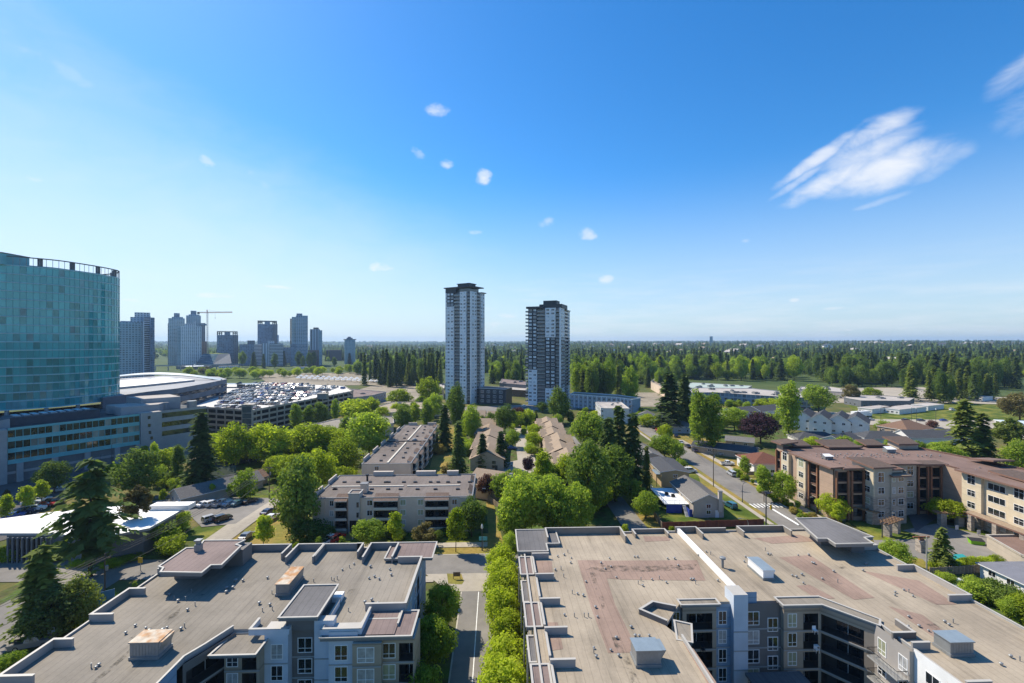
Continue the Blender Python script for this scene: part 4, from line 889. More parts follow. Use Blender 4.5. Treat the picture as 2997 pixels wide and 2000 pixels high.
def apartments_d():
    root = thing('apartment_building', 'three-storey apartment block with white ridge strip on its roof, behind the beige one', 'apartment building')
    x0, x1, y0, y1 = -45.0, -28.7, 154.8, 227
    pl = []; u = 2.0
    while u < 66: pl += [('balc', u, u+6), ('win', u+7.2, u+8.6), ('win', u+9.6, u+11)]; u += 12.6
    block3(root, x0, x1, y0, y1, 'E', pl)
    for ya, yb in ((156, 188), (192, 226)):
        b = MB(); b.box(-37.0, ya, 9, -36.4, yb, 9.3, CREAM); b.build('roof_divider', root)
    b = MB(); b.box(x0, 189.6, 9, x1, 190.0, 9.35, RAIL); b.build('expansion_joint', root)
    for ya in (158, 170, 182, 196, 210):
        b = MB(); b.box(x0-.5, ya, 9, x0-.1, ya+7, 10.3, STUCD); b.build('parapet', root)
    for xa in (-43, -33.6):
        b = MB(); b.box(xa, 226.6, 9, xa+4.2, 227.2, 10.4, STUCD); b.build('parapet', root)
    for k in range(18):
        o = MB(); o.box(-.45, -.45, 0, .45, .45, .4, RAIL); o.build('roof_vent', root, loc=(-39.6+6.2*(k % 2)+.8*math.sin(k*2.1), 159+k*3.7, 9))
    b = MB(); b.lathe(0, 0, [(1.0, 0), (1.0, .7), (.7, 1.1), (.2, 1.2)], GALV, 10); b.build('exhaust_fan', root, loc=(-33.8, 190.6, 9))
    b = MB(); wall(b, (x0-.03, y0-.03), (x1+.03, y0-.03), 0, 9.0, STUC); b.build('end_wall', root)
    for f in (6.25, 3.6, .95): window(root, (x0+5, y0-.05, f+.7), (1, 0), 1.5, 1.4, WHITE, GLASS, '2')
    rebase(root, (-37, 190, 0))
apartments_d()

# ---------------- gabled and hipped houses
SH_TAN = mat('tan_shingle', (.30, .232, .17), .95, .1, var=.2, scale=2.2, var2=.1, bump=.2, bscale=9)
SH_GREY = mat('grey_shingle', (.155, .148, .14), .95, .1, var=.22, scale=2.2, var2=.12, bump=.2, bscale=9)
SH_DARK = mat('charcoal_shingle', (.075, .078, .085), .95, .1, var=.22, scale=2.2, bump=.2, bscale=9)
SH_RED = mat('red_brown_shingle', (.155, .07, .05), .95, .1, var=.2, scale=2.2)
SH_BR = mat('brown_house_shingle', (.19, .12, .085), .95, .1, var=.2, scale=2.2)
CLADB = siding('beige_cladding', (.44, .34, .24)); CLADG = siding('grey_cladding', (.42, .37, .32)); CLADW = siding('white_cladding', (.70, .69, .67)); CLADT = siding('tan_cladding', (.42, .30, .17)); CLADBL = siding('pale_blue_cladding', (.36, .43, .50))
def house(name, label, cx, cy, w, l, zw, zr, ang, wm, rm, kind='gable', eave=.6, wins=2, chim=None, trim=WHITE, group=None, cat='house', parts=True, door=True):
    """w across, l along the ridge; ang = heading of the ridge from +Y (clockwise positive)"""
    root = thing(name, label, cat, (cx, cy, 0), -ang, group)
    b = MB(); b.box(-w/2, -l/2, 0, w/2, l/2, zw, wm, skip=('t', 'b'))
    if kind == 'gable':
        for s in (-1, 1):
            f = [(-w/2*s*-1, s*l/2, zw), (w/2*s*-1, s*l/2, zw), (0, s*l/2, zr)]; b.face(f, wm)
    b.build('wall', root)
    r = MB(); k = (zr-zw)/(w/2); ze = zw-eave*k; W2 = w/2+eave; L2 = l/2+eave*.7; t = .18
    if kind == 'gable':
        for s in (-1, 1):
            a, c, d_, e = (s*W2, -L2, ze), (s*W2, L2, ze), (0, L2, zr), (0, -L2, zr)
            top = [(p[0], p[1], p[2]+t) for p in (a, c, d_, e)]
            r.face(top if s > 0 else top[::-1], rm); r.face([a, e, d_, c] if s > 0 else [a, c, d_, e], trim)
            r.face([a, c, top[1], top[0]] if s > 0 else [c, a, top[0], top[1]], trim)
            r.face([a, top[0], top[3], e] if s > 0 else [e, top[3], top[0], a], trim); r.face([c, d_, top[2], top[1]] if s > 0 else [d_, c, top[1], top[2]], trim)
    elif kind == 'hip':
        hl = max(0.05, L2-W2); A = [(-W2, -L2, ze), (W2, -L2, ze), (W2, L2, ze), (-W2, L2, ze)]; B = [(0, -hl, zr), (0, hl, zr)]
        r.face([A[0], A[1], B[0]], rm); r.face([A[1], A[2], B[1], B[0]], rm); r.face([A[2], A[3], B[1]], rm); r.face([A[3], A[0], B[0], B[1]], rm); r.face(A[::-1], trim)
        q = [(p[0], p[1], ze-.2) for p in A]
        for i in range(4): r.face([q[i], q[(i+1) % 4], A[(i+1) % 4], A[i]], trim)
    else:
        r.box(-W2, -L2, zw, W2, L2, zw+.35, trim, rm)
    ro = r.build('roof', root)
    if chim: b = MB(); b.box(chim[0]-.5, chim[1]-.4, zw*.4, chim[0]+.5, chim[1]+.4, zr+1.0, chim[2] if len(chim) > 2 else STUCD); b.box(chim[0]-.6, chim[1]-.5, zr+1.0, chim[0]+.6, chim[1]+.5, zr+1.15, COPED); b.build('chimney', ro)
    if parts:
        for i in range(wins):
            x = -w/2+w*(i+.7)/(wins+.4); window(root, (x, -l/2-.02, 1.0), (1, 0), min(1.5, w*.16), 1.2, trim, GLASS, '2')
            if zw > 4.5: window(root, (x, -l/2-.02, zw-1.9), (1, 0), min(1.5, w*.16), 1.2, trim, GLASS, '2')
            y = -l/2+l*(i+.7)/(wins+.4)
            window(root, (-w/2-.02, y, zw-1.8), (0, -1), 1.5, 1.2, trim, GLASS, '2')
        if door: b = MB(); b.box(-.5, -l/2-.06, 0, .5, -l/2-.01, 2.1, trim); b.build('door', root, loc=(w*.28, 0, .05))
    return root
# right-hand row of tan-roofed townhouses: each unit steps forward and carries two entry hoods
def townhouses():
    ux = [(28.0, 174, 13.5, 17), (27.2, 190.5, 13, 15), (28.6, 206, 13.5, 15), (28.0, 222, 13, 15), (29.2, 238, 13.2, 15), (28.8, 254, 12.5, 14)]
    words = ['nearest', 'second', 'third', 'fourth', 'fifth', 'farthest']
    for i, (x, y, w, l) in enumerate(ux):
        r = house('townhouse', f'tan-shingled stepped townhouse, {words[i]} of the row right of the narrow townhouse street', x, y, w, l, 4.6, 7.6-.25*(i % 2), R(3), CLADB, SH_TAN, wins=2, trim=mat('dark_fascia', (.10, .075, .055), .8, .2), group='tan townhouses along the narrow street', cat='townhouse')
        for s, yy in ((-1, -l*.3), (-1, l*.15), (1, -l*.1), (1, l*.3)):
            b = MB(); xx = s*w*.36; b.face([(xx-1.5, yy-1.6, 5.4), (xx+1.5, yy-1.6, 5.4), (xx+1.5, yy+1.6, 6.9), (xx-1.5, yy+1.6, 6.9)], SH_TAN)
            b.face([(xx-1.5, yy+1.6, 6.9), (xx+1.5, yy+1.6, 6.9), (xx+1.5, yy+1.6, 5.2), (xx-1.5, yy+1.6, 5.2)][::-1], CLADB); b.face([(xx+1.5, yy-1.6, 5.4), (xx+1.5, yy+1.6, 5.2), (xx+1.5, yy+1.6, 6.9)], CLADB); b.face([(xx-1.5, yy-1.6, 5.4), (xx-1.5, yy+1.6, 6.9), (xx-1.5, yy+1.6, 5.2)], CLADB)
            b.face([(xx-1.5, yy-1.6, 5.4), (xx-1.5, yy-1.6, 4.4), (xx+1.5, yy-1.6, 4.4), (xx+1.5, yy-1.6, 5.4)], BALC); b.build('dormer', r)
    lx = [(-3.0, 185, 13, 15), (-3.6, 201, 13, 15), (-2.6, 217, 13, 15), (-3.4, 233, 13, 15)]
    for i, (x, y, w, l) in enumerate(lx):
        r = house('townhouse', f'tan-shingled stepped townhouse, {words[i]} of the row left of the narrow townhouse street', x, y, w, l, 4.6, 7.5-.3*(i % 2), R(3), CLADB, SH_TAN, wins=2, trim=MATS['dark_fascia'], group='tan townhouses along the narrow street', cat='townhouse')
        for yy in (-l*.3, l*.15):
            b = MB(); xx = -w*.38; b.face([(xx-1.4, yy-1.6, 5.2), (xx+1.4, yy-1.6, 5.2), (xx+1.4, yy+1.6, 6.7), (xx-1.4, yy+1.6, 6.7)], SH_TAN); b.face([(xx-1.4, yy-1.6, 5.2), (xx-1.4, yy-1.6, 4.2), (xx+1.4, yy-1.6, 4.2), (xx+1.4, yy-1.6, 5.2)], BALC); b.face([(xx-1.4, yy-1.6, 5.2), (xx-1.4, yy+1.6, 6.7), (xx-1.4, yy+1.6, 5)], CLADB); b.build('dormer', r)
    house('townhouse', 'brown-roofed townhouse with white chimney between beige block and big leafy trees', 1.0, 150, 13, 16, 4.6, 7.6, R(-62), CLADB, SH_TAN, chim=(-4, -6.5, WHITE), trim=MATS['dark_fascia'], cat='townhouse')
    house('townhouse', 'low tan-roofed townhouse in front of the left tower', -18.5, 287, 12, 24, 4.4, 7.2, R(92), CLADB, SH_TAN, trim=MATS['dark_fascia'], cat='townhouse')
    house('townhouse', 'low tan-roofed townhouse between the two towers beside the plum tree', 6, 284, 12, 22, 4.4, 7.2, R(92), CLADB, SH_TAN, trim=MATS['dark_fascia'], cat='townhouse')
    house('townhouse', 'small tan-roofed townhouse behind the conifers left of the townhouse street', -8, 258, 12, 16, 4.4, 7.0, R(92), CLADB, SH_TAN, trim=MATS['dark_fascia'], cat='townhouse')
townhouses()
def corner_house():
    r = house('house', 'grey-roofed house with white rear deck and blue tarp, by the red fence', 61.2, 137.0, 8.6, 18.5, 4.6, 6.6, R(3), CLADG, SH_GREY, wins=1, chim=(3.2, -9.4, STUCD))
    wht = mat('white_deck', (.72, .72, .71), .6, .3, var=.06); tarp = mat('blue_tarp', (.02, .05, .30), .5, .4, var=.2)
    b = MB(); b.box(-11.4, -6.0, 2.55, -4.3, 8.6, 2.75, wht); b.build('deck', r)
    b = MB()
    for i in range(9): b.box(-11.35, -6+14.5*i/8-.04, 2.75, -11.27, -6+14.5*i/8+.04, 3.75, WHITE)
    b.box(-11.36, -6, 3.7, -11.26, 8.6, 3.78, WHITE); b.box(-11.36, -6.02, 3.7, -4.3, -5.94, 3.78, WHITE)
    for i in range(5): b.box(-11.3+7*i/5-.04, -6, 2.75, -11.3+7*i/5+.04, -5.95, 3.75, WHITE)
    b.build('deck_railing', r)
    b = MB(); b.box(-10.9, -6.06, .1, -6.4, -5.98, 2.5, tarp); b.build('tarp', r); b = MB(); b.box(-5.3, -8.9, .1, -4.4, -8.82, 2.2, tarp); b.box(-5.3, -8.8, .1, -5.25, -6.2, 2.2, tarp); b.build('tarp', r)
    b = MB()
    for i in range(9): b.box(-6.3, -8.8+i*.3, .28*i, -5.4, -8.5+i*.3, .28*i+.1, wht)
    b.box(-6.35, -8.8, .1, -6.3, -8.72, 1.2, WHITE); b.build('deck_stairs', r)
    for x, y in ((-8.2, 2.2), (-6.9, .4)):
        b = MB(); b.box(-.5, -.35, 0, .5, .35, .38, RAIL); b.box(-.5, .25, .38, .5, .35, .85, RAIL); b.box(-.5, -.3, .38, -.42, .3, .6, RAIL); b.box(.42, -.3, .38, .5, .3, .6, RAIL)
        d_ = b.build('deck_chair', None); d_.parent = None; d_.location = (61.2+x, 137+y, 2.76); tag(d_, 'dark deck chair on the white deck, ' + ('farther from' if y > 1 else 'nearer to') + ' the red fence', 'chair', 'deck chairs')
corner_house()
r = house('house', 'house with flat charcoal roof and tan end wall, left of the street', 62.6, 164, 9.5, 18, 5.2, 6.0, R(4), CLADT, SH_DARK, wins=1)
b = MB(); b.box(-6.4, -8.5, 4.2, -4.6, -2.5, 4.35, BLUEMET); b.box(-6.3, -8.4, 0, -6.15, -8.25, 4.2, RAIL); b.box(-6.3, -2.8, 0, -6.15, -2.65, 4.2, RAIL); b.build('patio_cover', r)
house('house', 'grey-roofed house under conifers, second up the street on the left', 62.5, 187, 10, 18, 4.4, 6.4, R(4), CLADG, SH_GREY, wins=1)
house('house', 'white house with red-brown hip roof beside the brown apartment building', 104.5, 174.5, 13.5, 14, 4.4, 7.2, R(4), CLADW, SH_RED, 'hip', wins=3)
r = house('bungalow', 'long low dark-roofed bungalow with pale eaves behind the tall poplar', 103, 201, 10, 26, 3.0, 4.6, R(-52), CLADB, SH_DARK, wins=2)
house('bungalow', 'low grey-roofed bungalow beside the purple maple', 118, 216, 8, 12, 3.0, 4.4, R(-60), CLADB, SH_GREY, wins=2)
house('house', 'pale blue house with hip roof between dark conifers and poplar', 104, 253, 11, 13, 4.0, 6.6, R(6), CLADBL, SH_GREY, 'hip', wins=2)
house('house', 'small pale house with grey roof beside the construction ground', 93+4, 292, 9, 12, 3.2, 5.2, R(30), CLADW, SH_GREY, wins=2)
house('house', 'small brown-roofed garage left of the parking lot', -86.5, 163, 7.5, 9, 2.8, 4.4, R(35), CLADB, SH_BR, wins=1)
house('house', 'small green-roofed house behind the saplings of the parking lot', -100, 168, 7, 10, 3.0, 4.8, R(60), CLADW, mat('green_shingle', (.06, .075, .05), .95, .1, var=.2), wins=1)
house('bungalow', 'long grey-roofed bungalow between parking lot and yellow-green trees', -91, 153, 9, 24, 3.0, 5.0, R(38), CLADG, SH_GREY, wins=2)
# grey-roofed white townhouses right of the poplar
gable_pts = [(2362, 1268), (2412, 1283), (2470, 1290), (2512, 1270), (2335, 1258)]
for i, (px, py) in enumerate([(2345, 1262), (2395, 1268), (2450, 1272), (2500, 1276)]):
    x, y = P(px, py); house('townhouse', f'white townhouse with dark grey gable, {["first", "second", "third", "fourth"][i]} from the tall poplar', x+8, y+8, 10.5, 20, 7.0, 10.6, R(42), CLADW, SH_DARK, wins=2, group='grey-roofed townhouses behind the brown building', cat='townhouse')
for i, (px, py, w, l, a) in enumerate([(2165, 1222, 13, 26, 65), (2235, 1216, 13, 24, 65), (2345, 1238, 13, 22, 65), (2385, 1304, 11, 20, 100), (2460, 1312, 11, 18, 60), (2575, 1302, 11, 20, 100), (2700, 1300, 11, 20, 98), (2800, 1296, 11, 18, 98)]):
    x, y = P(px, py); house('townhouse', ['dark grey roof left of the poplar behind the purple maple', 'dark grey roof just behind the first one left of the poplar', 'dark grey townhouse roof between poplar and grey gables', 'low dark grey roof just behind the brown building on the left', 'low dark grey roof under the grey gables', 'low dark grey roof behind the brown building by the green shrubs', 'low dark grey roof below the brown hip roof', 'low dark grey roof behind the brown building near the tall spruce'][i], x, y, w, l, 4.2, 6.8, R(a), CLADW, SH_DARK, 'hip' if i in (3, 5, 7) else 'gable', wins=2, cat='townhouse')
x, y = P(2650, 1268); house('house', 'brown hip-roofed house across the street from the school lawn', x, y, 15, 21, 3.6, 7.2, R(75), CLADB, SH_BR, 'hip', wins=3)
# ================================================================== glass tower with podium, parkade, hall, pavilion
def CWd(xc, d):                        # camera-frame plan coordinates -> world
    c, s = math.cos(YAW), math.sin(YAW); return (xc*c+d*s, -xc*s+d*c)
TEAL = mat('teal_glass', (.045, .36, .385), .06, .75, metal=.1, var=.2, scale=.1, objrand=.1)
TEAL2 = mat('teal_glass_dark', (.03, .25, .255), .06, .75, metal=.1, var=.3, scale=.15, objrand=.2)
TEAL3 = mat('teal_glass_pale', (.12, .32, .34), .12, .6, var=.3, scale=.3, objrand=.3)
SPAN = mat('teal_spandrel', (.13, .42, .46), .3, .5, var=.12, scale=.3)
SPANP = mat('pale_floor_line', (.48, .64, .68), .4, .5, var=.1)
STONE = mat('grey_stone', (.32, .325, .335), .8, .25, var=.1, scale=.5, var2=.1)
STONED = mat('grey_stone_dark', (.14, .15, .165), .8, .25, var=.12, scale=.5)
PROOF = mat('podium_roof', (.10, .105, .11), .85, .2, var=.25, scale=.12, var2=.2)
PROOF2 = mat('podium_roof_pale', (.40, .365, .33), .85, .2, var=.2, scale=.15)
def quad_mesh(name, w, h, m, t=.0):
    b = MB(); b.face([(0, 0, 0), (w, 0, 0), (w, 0, h), (0, 0, h)], m); return b.mesh(name)
def curve_pts(cp, step):
    """Catmull-Rom through plan points, resampled at even steps"""
    dense = []
    for i in range(len(cp)-1):
        p0, p1, p2, p3 = [np.array(cp[max(0, min(len(cp)-1, i+k))], float) for k in (-1, 0, 1, 2)]
        for t in np.linspace(0, 1, 24, endpoint=False):
            dense.append(.5*((2*p1)+(-p0+p2)*t+(2*p0-5*p1+4*p2-p3)*t*t+(-p0+3*p1-3*p2+p3)*t**3))
    dense.append(np.array(cp[-1], float)); dense = np.array(dense); s = np.concatenate([[0], np.cumsum(np.linalg.norm(np.diff(dense, axis=0), axis=1))])
    n = max(2, int(round(s[-1]/step))); q = np.linspace(0, s[-1], n+1); return np.stack([np.interp(q, s, dense[:, k]) for k in (0, 1)], 1)
def glass_tower():
    root = thing('office_tower', 'curved teal glass office tower at the left edge of the picture', 'tower')
    cp = [CWd(*p) for p in [(-252, 158), (-226, 175.5), (-210, 187), (-203.5, 192.5), (-198.0, 198.5), (-195.6, 208), (-194.9, 219), (-197.0, 228), (-204.0, 235.0), (-214, 239.5), (-236, 246)]]
    pts = curve_pts(cp, 1.95); z0, z1, nf = 22.0, 82.0, 17; fh = (z1-z0)/nf
    back = [CWd(-262, 230), CWd(-272, 180)]
    b = MB(); ctr = np.mean(pts, 0); ins = [tuple(p+(ctr-p)/np.linalg.norm(ctr-p)*.5) for p in pts]
    b.prism(ins+back, z0, z1-.1, STONED, PROOF); b.build('core', root)
    mesh_cache = {}; rest = MB(); cnt = 0; n = len(pts)-1
    # panes: nearest 300 one by one, the others joined
    cells = []
    for i in range(n):
        px, _ = PIX(*pts[i], 50)
        for f in range(nf): cells.append((math.hypot(*pts[i]) + (0 if px > -30 else 1000), i, f))
    cells.sort(); single = {(i, f) for _, i, f in cells[:300]}
    rg = random.Random(8)
    for i in range(n):
        p, q = pts[i], pts[i+1]; w = float(np.linalg.norm(q-p)); an = math.atan2(q[1]-p[1], q[0]-p[0])
        for f in range(nf):
            z = z0+f*fh+.42; h = fh-.55; k = rg.random()
            m = TEAL2 if (f < 6 and k < .5) or k < .14 else (TEAL3 if k > .965 else TEAL)  # random tints; extra dark panes on low floors paint in reflected trees
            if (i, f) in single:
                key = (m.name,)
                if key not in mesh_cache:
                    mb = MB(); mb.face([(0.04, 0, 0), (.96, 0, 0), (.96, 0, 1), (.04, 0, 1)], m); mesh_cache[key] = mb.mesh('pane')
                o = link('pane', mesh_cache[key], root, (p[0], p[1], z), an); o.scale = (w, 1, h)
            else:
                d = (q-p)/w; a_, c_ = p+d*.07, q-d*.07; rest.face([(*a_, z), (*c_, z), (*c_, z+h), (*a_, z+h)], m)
    r = rest.build('far_panes', root); r['kind'] = 'stuff'
    nrm = [];
    for i in range(len(pts)):
        t = pts[min(i+1, n)]-pts[max(0, i-1)]; t /= np.linalg.norm(t); nrm.append(np.array([t[1], -t[0]]))
    for f in range(nf+1):
        b = MB(); z = z0+f*fh
        for i in range(n):
            a_, c_ = pts[i]+nrm[i]*.05, pts[i+1]+nrm[i+1]*.05
            b.face([(*a_, z-.1), (*c_, z-.1), (*c_, z+.42), (*a_, z+.42)], SPAN); e, g = pts[i]+nrm[i]*.22, pts[i+1]+nrm[i+1]*.22
            b.face([(*e, z-.1), (*g, z-.1), (*g, z+.08), (*e, z+.08)], SPANP); b.face([(*e, z+.08), (*g, z+.08), (*c_, z+.08), (*a_, z+.08)], SPANP)
        b.build('floor_band', root)
    b = MB()
    for i in range(len(pts)):
        a_ = pts[i]+nrm[i]*.06; b.box(a_[0]-.045, a_[1]-.045, z0, a_[0]+.045, a_[1]+.045, z1, SPAN)
    mu = b.build('mullions', root); mu['kind'] = 'stuff'
    # roof screen: open glazed parapet with posts and a top rail, plant room at the left
    b = MB(); top = 85.6; fence = mat('screen_glass', (.16, .30, .34), .1, .7, var=.1)
    for i in range(0, n, 1):
        a_ = pts[i]; b.box(a_[0]-.06, a_[1]-.06, z1, a_[0]+.06, a_[1]+.06, top, STONE)
    for i in range(n):
        a_, c_ = pts[i]+nrm[i]*.1, pts[i+1]+nrm[i+1]*.1; e, g = pts[i]-nrm[i]*.5, pts[i+1]-nrm[i+1]*.5
        b.face([(*a_, top), (*c_, top), (*c_, top+.4), (*a_, top+.4)], STONED); b.face([(*a_, top+.4), (*c_, top+.4), (*g, top+.4), (*e, top+.4)], STONED); b.face([(*e, top), (*g, top), (*c_, top), (*a_, top)], STONED)
    b.build('roof_screen', root)
    b = MB(); s_in = [p-nr*5.5 for p, nr in zip(pts, nrm)]
    m_ = int(n*.18), int(n*.80)
    poly = [tuple(x) for x in s_in[m_[0]:m_[1]]]+[CWd(-252, 226), CWd(-262, 186)]; b.prism(poly, z1, z1+1.2, STONE, PROOF); b.build('plant_room', root)
    for i in range(int(n*.2), int(n*.9), int(n*.085)):
        p = pts[i]-nrm[i]*1.6; bb = MB(); bb.box(-.6, -.6, 0, .6, .6, 3.9, STONED); bb.build('screen_post', root, loc=(p[0], p[1], z1))
    bb = MB(); x, y = CWd(-213, 196); bb.box(-9, -6, 0, 9, 5, 4.6, SPAN); bb.box(-9.2, -6.2, 4.6, 9.2, 5.2, 5.0, STONED); bb.build('plant_room', root, loc=(x-5, y-4, z1))
    # columns under the tower
    for i in range(3, n, 6):
        p = pts[i]-nrm[i]*1.0; bb = MB(); bb.lathe(0, 0, [(.7, 0), (.7, 3.6)], STONE, 10); bb.build('column', root, loc=(p[0], p[1], 18.6))
    rebase(root, (*CWd(-215, 205), 0))
glass_tower()
def podium():
    root = thing('podium_building', 'low teal-banded podium building with stone end walls under the glass tower', 'office building')
    dv = Vector((.515, .857)); nv = Vector((dv.y, -dv.x))
    def T(t, k=0.0): return CWd(-178.5+dv.x*t+nv.x*k, 161+dv.y*t+nv.y*k)
    zt, zb = 18.8, 6.8
    b = MB(); b.prism([T(-40, -.4), T(64.6, -.4), T(64.6, -62), T(-40, -62)], 0, zt, STONED, PROOF); b.build('body', root)
    # stone left end, stone stair block, banded right block
    for t0, t1, h, m in ((-40, -.2, zt+.5, STONE), (38.6, 46.2, zt+1.0, STONE)):
        b = MB(); b.prism([T(t0, .9), T(t1, .9), T(t1, -3), T(t0, -3)], 0, h, m, PROOF2); b.build('stone_wall', root)
    for t, z in ((41.5, 17), (41.5, 13.6), (42.4, 8), (41.8, 10.5)):
        window(root, (*T(t, .93), z), Vector(T(t+1))-Vector(T(t)), 1.0, 1.4, STONED, GLASS, '2')
    # three glazed storeys with spandrel bands: panes as separate pieces
    fh = 4.0; npn = 20; w = 38.4/npn; an = math.atan2(T(1)[1]-T(0)[1], T(1)[0]-T(0)[0]); cache = {}
    rg = random.Random(4); gl2 = mat('clear_dark_glass', (.025, .035, .03), .05, .9, var=.6, scale=.25, objrand=.4); gl3 = mat('blind_glass', (.22, .25, .22), .3, .5, var=.3, scale=.5, objrand=.3)
    for f in range(3):
        z = zb+f*fh
        b = MB(); b.face([(*T(0, .25), z), (*T(38.4, .25), z), (*T(38.4, .25), z+1.5), (*T(0, .25), z+1.5)], SPAN); b.face([(*T(0, .25), z+1.5), (*T(38.4, .25), z+1.5), (*T(38.4, 0), z+1.5), (*T(0, 0), z+1.5)], SPANP); b.build('spandrel', root)
        for i in range(npn):
            m = gl2 if rg.random() < .8 else gl3
            if m.name not in cache: mb = MB(); mb.face([(.03, 0, 0), (.97, 0, 0), (.97, 0, 1), (.03, 0, 1)], m); cache[m.name] = mb.mesh('pane')
            o = link('pane', cache[m.name], root, (*T(i*w, 0), z+1.5), an); o.scale = (w, 1, fh-1.5)
        b = MB()
        for i in range(npn+1): x, y = T(i*w, .06); b.box(x-.06, y-.06, z+1.5, x+.06, y+.06, z+fh, SPAN)
        b.build('mullions', root)['kind'] = 'stuff'
    b = MB(); b.face([(*T(0, .25), zt), (*T(38.4, .25), zt), (*T(38.4, .25), zt+.9), (*T(0, .25), zt+.9)], SPAN); b.build('spandrel', root)
    for f in range(3):                               # banded block on the right
        z = zb+f*fh; b = MB(); b.face([(*T(46.2, .3), z), (*T(64.4, .3), z), (*T(64.4, .3), z+1.9), (*T(46.2, .3), z+1.9)], STONE); b.build('spandrel', root)
        b = MB(); b.face([(*T(46.2, .1), z+1.9), (*T(64.4, .1), z+1.9), (*T(64.4, .1), z+4), (*T(46.2, .1), z+4)], gl2); b.build('ribbon_window', root)
    b = MB(); b.face([(*T(46.2, .3), zt), (*T(64.4, .3), zt), (*T(64.4, .3), zt+1.2), (*T(46.2, .3), zt+1.2)], STONE); b.build('spandrel', root)
    b = MB(); b.face([(*T(46.2, .2), 0), (*T(64.4, .2), 0), (*T(64.4, .2), zb), (*T(46.2, .2), zb)], STONE); b.build('stone_wall', root)
    for t in (-6, 3, 12.2, 21.5, 30.8, 38):          # ground floor piers
        b = MB(); x, y = T(t, .1); b.obox(x, y, 0, zb, 1.7, 1.0, an, STONE); b.build('pier', root)
    b = MB(); b.face([(*T(0, -.1), 3.2), (*T(38, -.1), 3.2), (*T(38, -.1), 4.1), (*T(0, -.1), 4.1)], STONE); b.build('fascia', root)
    # roof volumes
    b = MB(); b.prism([T(2, -9), T(28, -9), T(28, -19), T(2, -19)], zt, zt+3.4, mat('dark_blue_metal', (.03, .045, .07), .5, .4, var=.2), PROOF); b.build('roof_volume', root)
    for i in range(9):
        b = MB(); b.prism([T(4+i*2.5, -11), T(5.6+i*2.5, -11), T(5.6+i*2.5, -17), T(4+i*2.5, -17)], zt+3.4, zt+3.8, STONE, SPANP); b.build('skylight', root)
    arc = [T(36+3*math.cos(a)*1.0, -8+3*math.sin(a)) for a in np.linspace(math.pi*.5, math.pi*1.5, 7)]
    b = MB(); b.prism([T(34, -6), T(47, -4.5)]+[T(50+2.5*math.sin(a), -7-2.5*math.cos(a)+0) for a in (0.4, .9, 1.4)]+[T(52, -18), T(34, -22)], zt, zt+3.6, STONE, PROOF2); b.build('roof_volume', root)
    b = MB(); b.prism([T(44, -14), T(58, -10), T(60, -26), T(44, -30)], zt, zt+5.6, STONE, PROOF2); b.build('roof_volume', root)
    b = MB(); b.prism([T(-20, -4), T(-1, -4), T(2, -7), T(2, -14), T(-20, -18)], zt, zt+3.4, STONE, PROOF); b.build('roof_volume', root)
    b = MB(); x, y = T(61, -6); b.lathe(0, 0, [(2.0, 0), (2.0, 3.5)], GALV, 12); b.build('cooling_tower', root, loc=(x, y, zt))
    rebase(root, (*T(20, -20), 0))
podium()
# ---------------- hall with arched roof behind the podium
def hall():
    root = thing('events_hall', 'low blue-grey hall with bright white roof and long arched rib', 'hall')
    z = 24.0; q = lambda x, y: P(x, y, z); M_ = mat('blue_grey_cladding', (.10, .13, .17), .6, .3, var=.25, scale=.12, var2=.2); WR = mat('white_roof', (.78, .77, .74), .7, .3, var=.08)
    poly = [q(300, 1165), q(430, 1147), q(520, 1137), q(600, 1123), q(664, 1110), q(640, 1103), q(480, 1100), q(300, 1112)]
    b = MB(); b.prism(poly, 0, z, M_, STONE); b.build('body', root)
    for zz in (9, 14, 19):
        b = MB(); pp = [P(x, y, z) for x, y in ((420, 1149), (520, 1137), (600, 1123), (664, 1110))]
        for a_, c_ in zip(pp, pp[1:]): b.face([(a_[0]+.15, a_[1]-.3, zz), (c_[0]+.15, c_[1]-.3, zz), (c_[0]+.15, c_[1]-.3, zz+2), (a_[0]+.15, a_[1]-.3, zz+2)], GLASS)
        b.build('ribbon_window', root)
    q2 = lambda x, y: P(x, y, z+1.2)
    b = MB(); b.prism([q2(300, 1138), q2(420, 1127), q2(570, 1112), q2(480, 1104), q2(300, 1118)], z, z+1.2, STONE, WR); b.build('roof_panel', root)
    b = MB(); n = 26
    for i in range(n+1):
        t = i/n; x, y = P(300+t*350, 1110-16*math.sin(math.pi*min(1, t*1.05))*.0+2, 24); zz = 24.5+4.6*math.sin(math.pi*(t*.9+.08)); (b.v.append((x, y, zz)), b.v.append((x+.6, y-3.2, zz-.9)), b.v.append((x, y, zz-1.8)))
    k = b.mi(mat('blue_rib', (.17, .27, .36), .4, .5, var=.1))
    for i in range(n):
        j = i*3
        for a_, c_ in ((0, 1), (1, 2), (2, 0)): b.f.append((j+a_, j+3+a_, j+3+c_, j+c_)); b.m.append(k)
    b.build('arch_rib', root)
    rebase(root, (*P(500, 1125, z), 0))
hall()
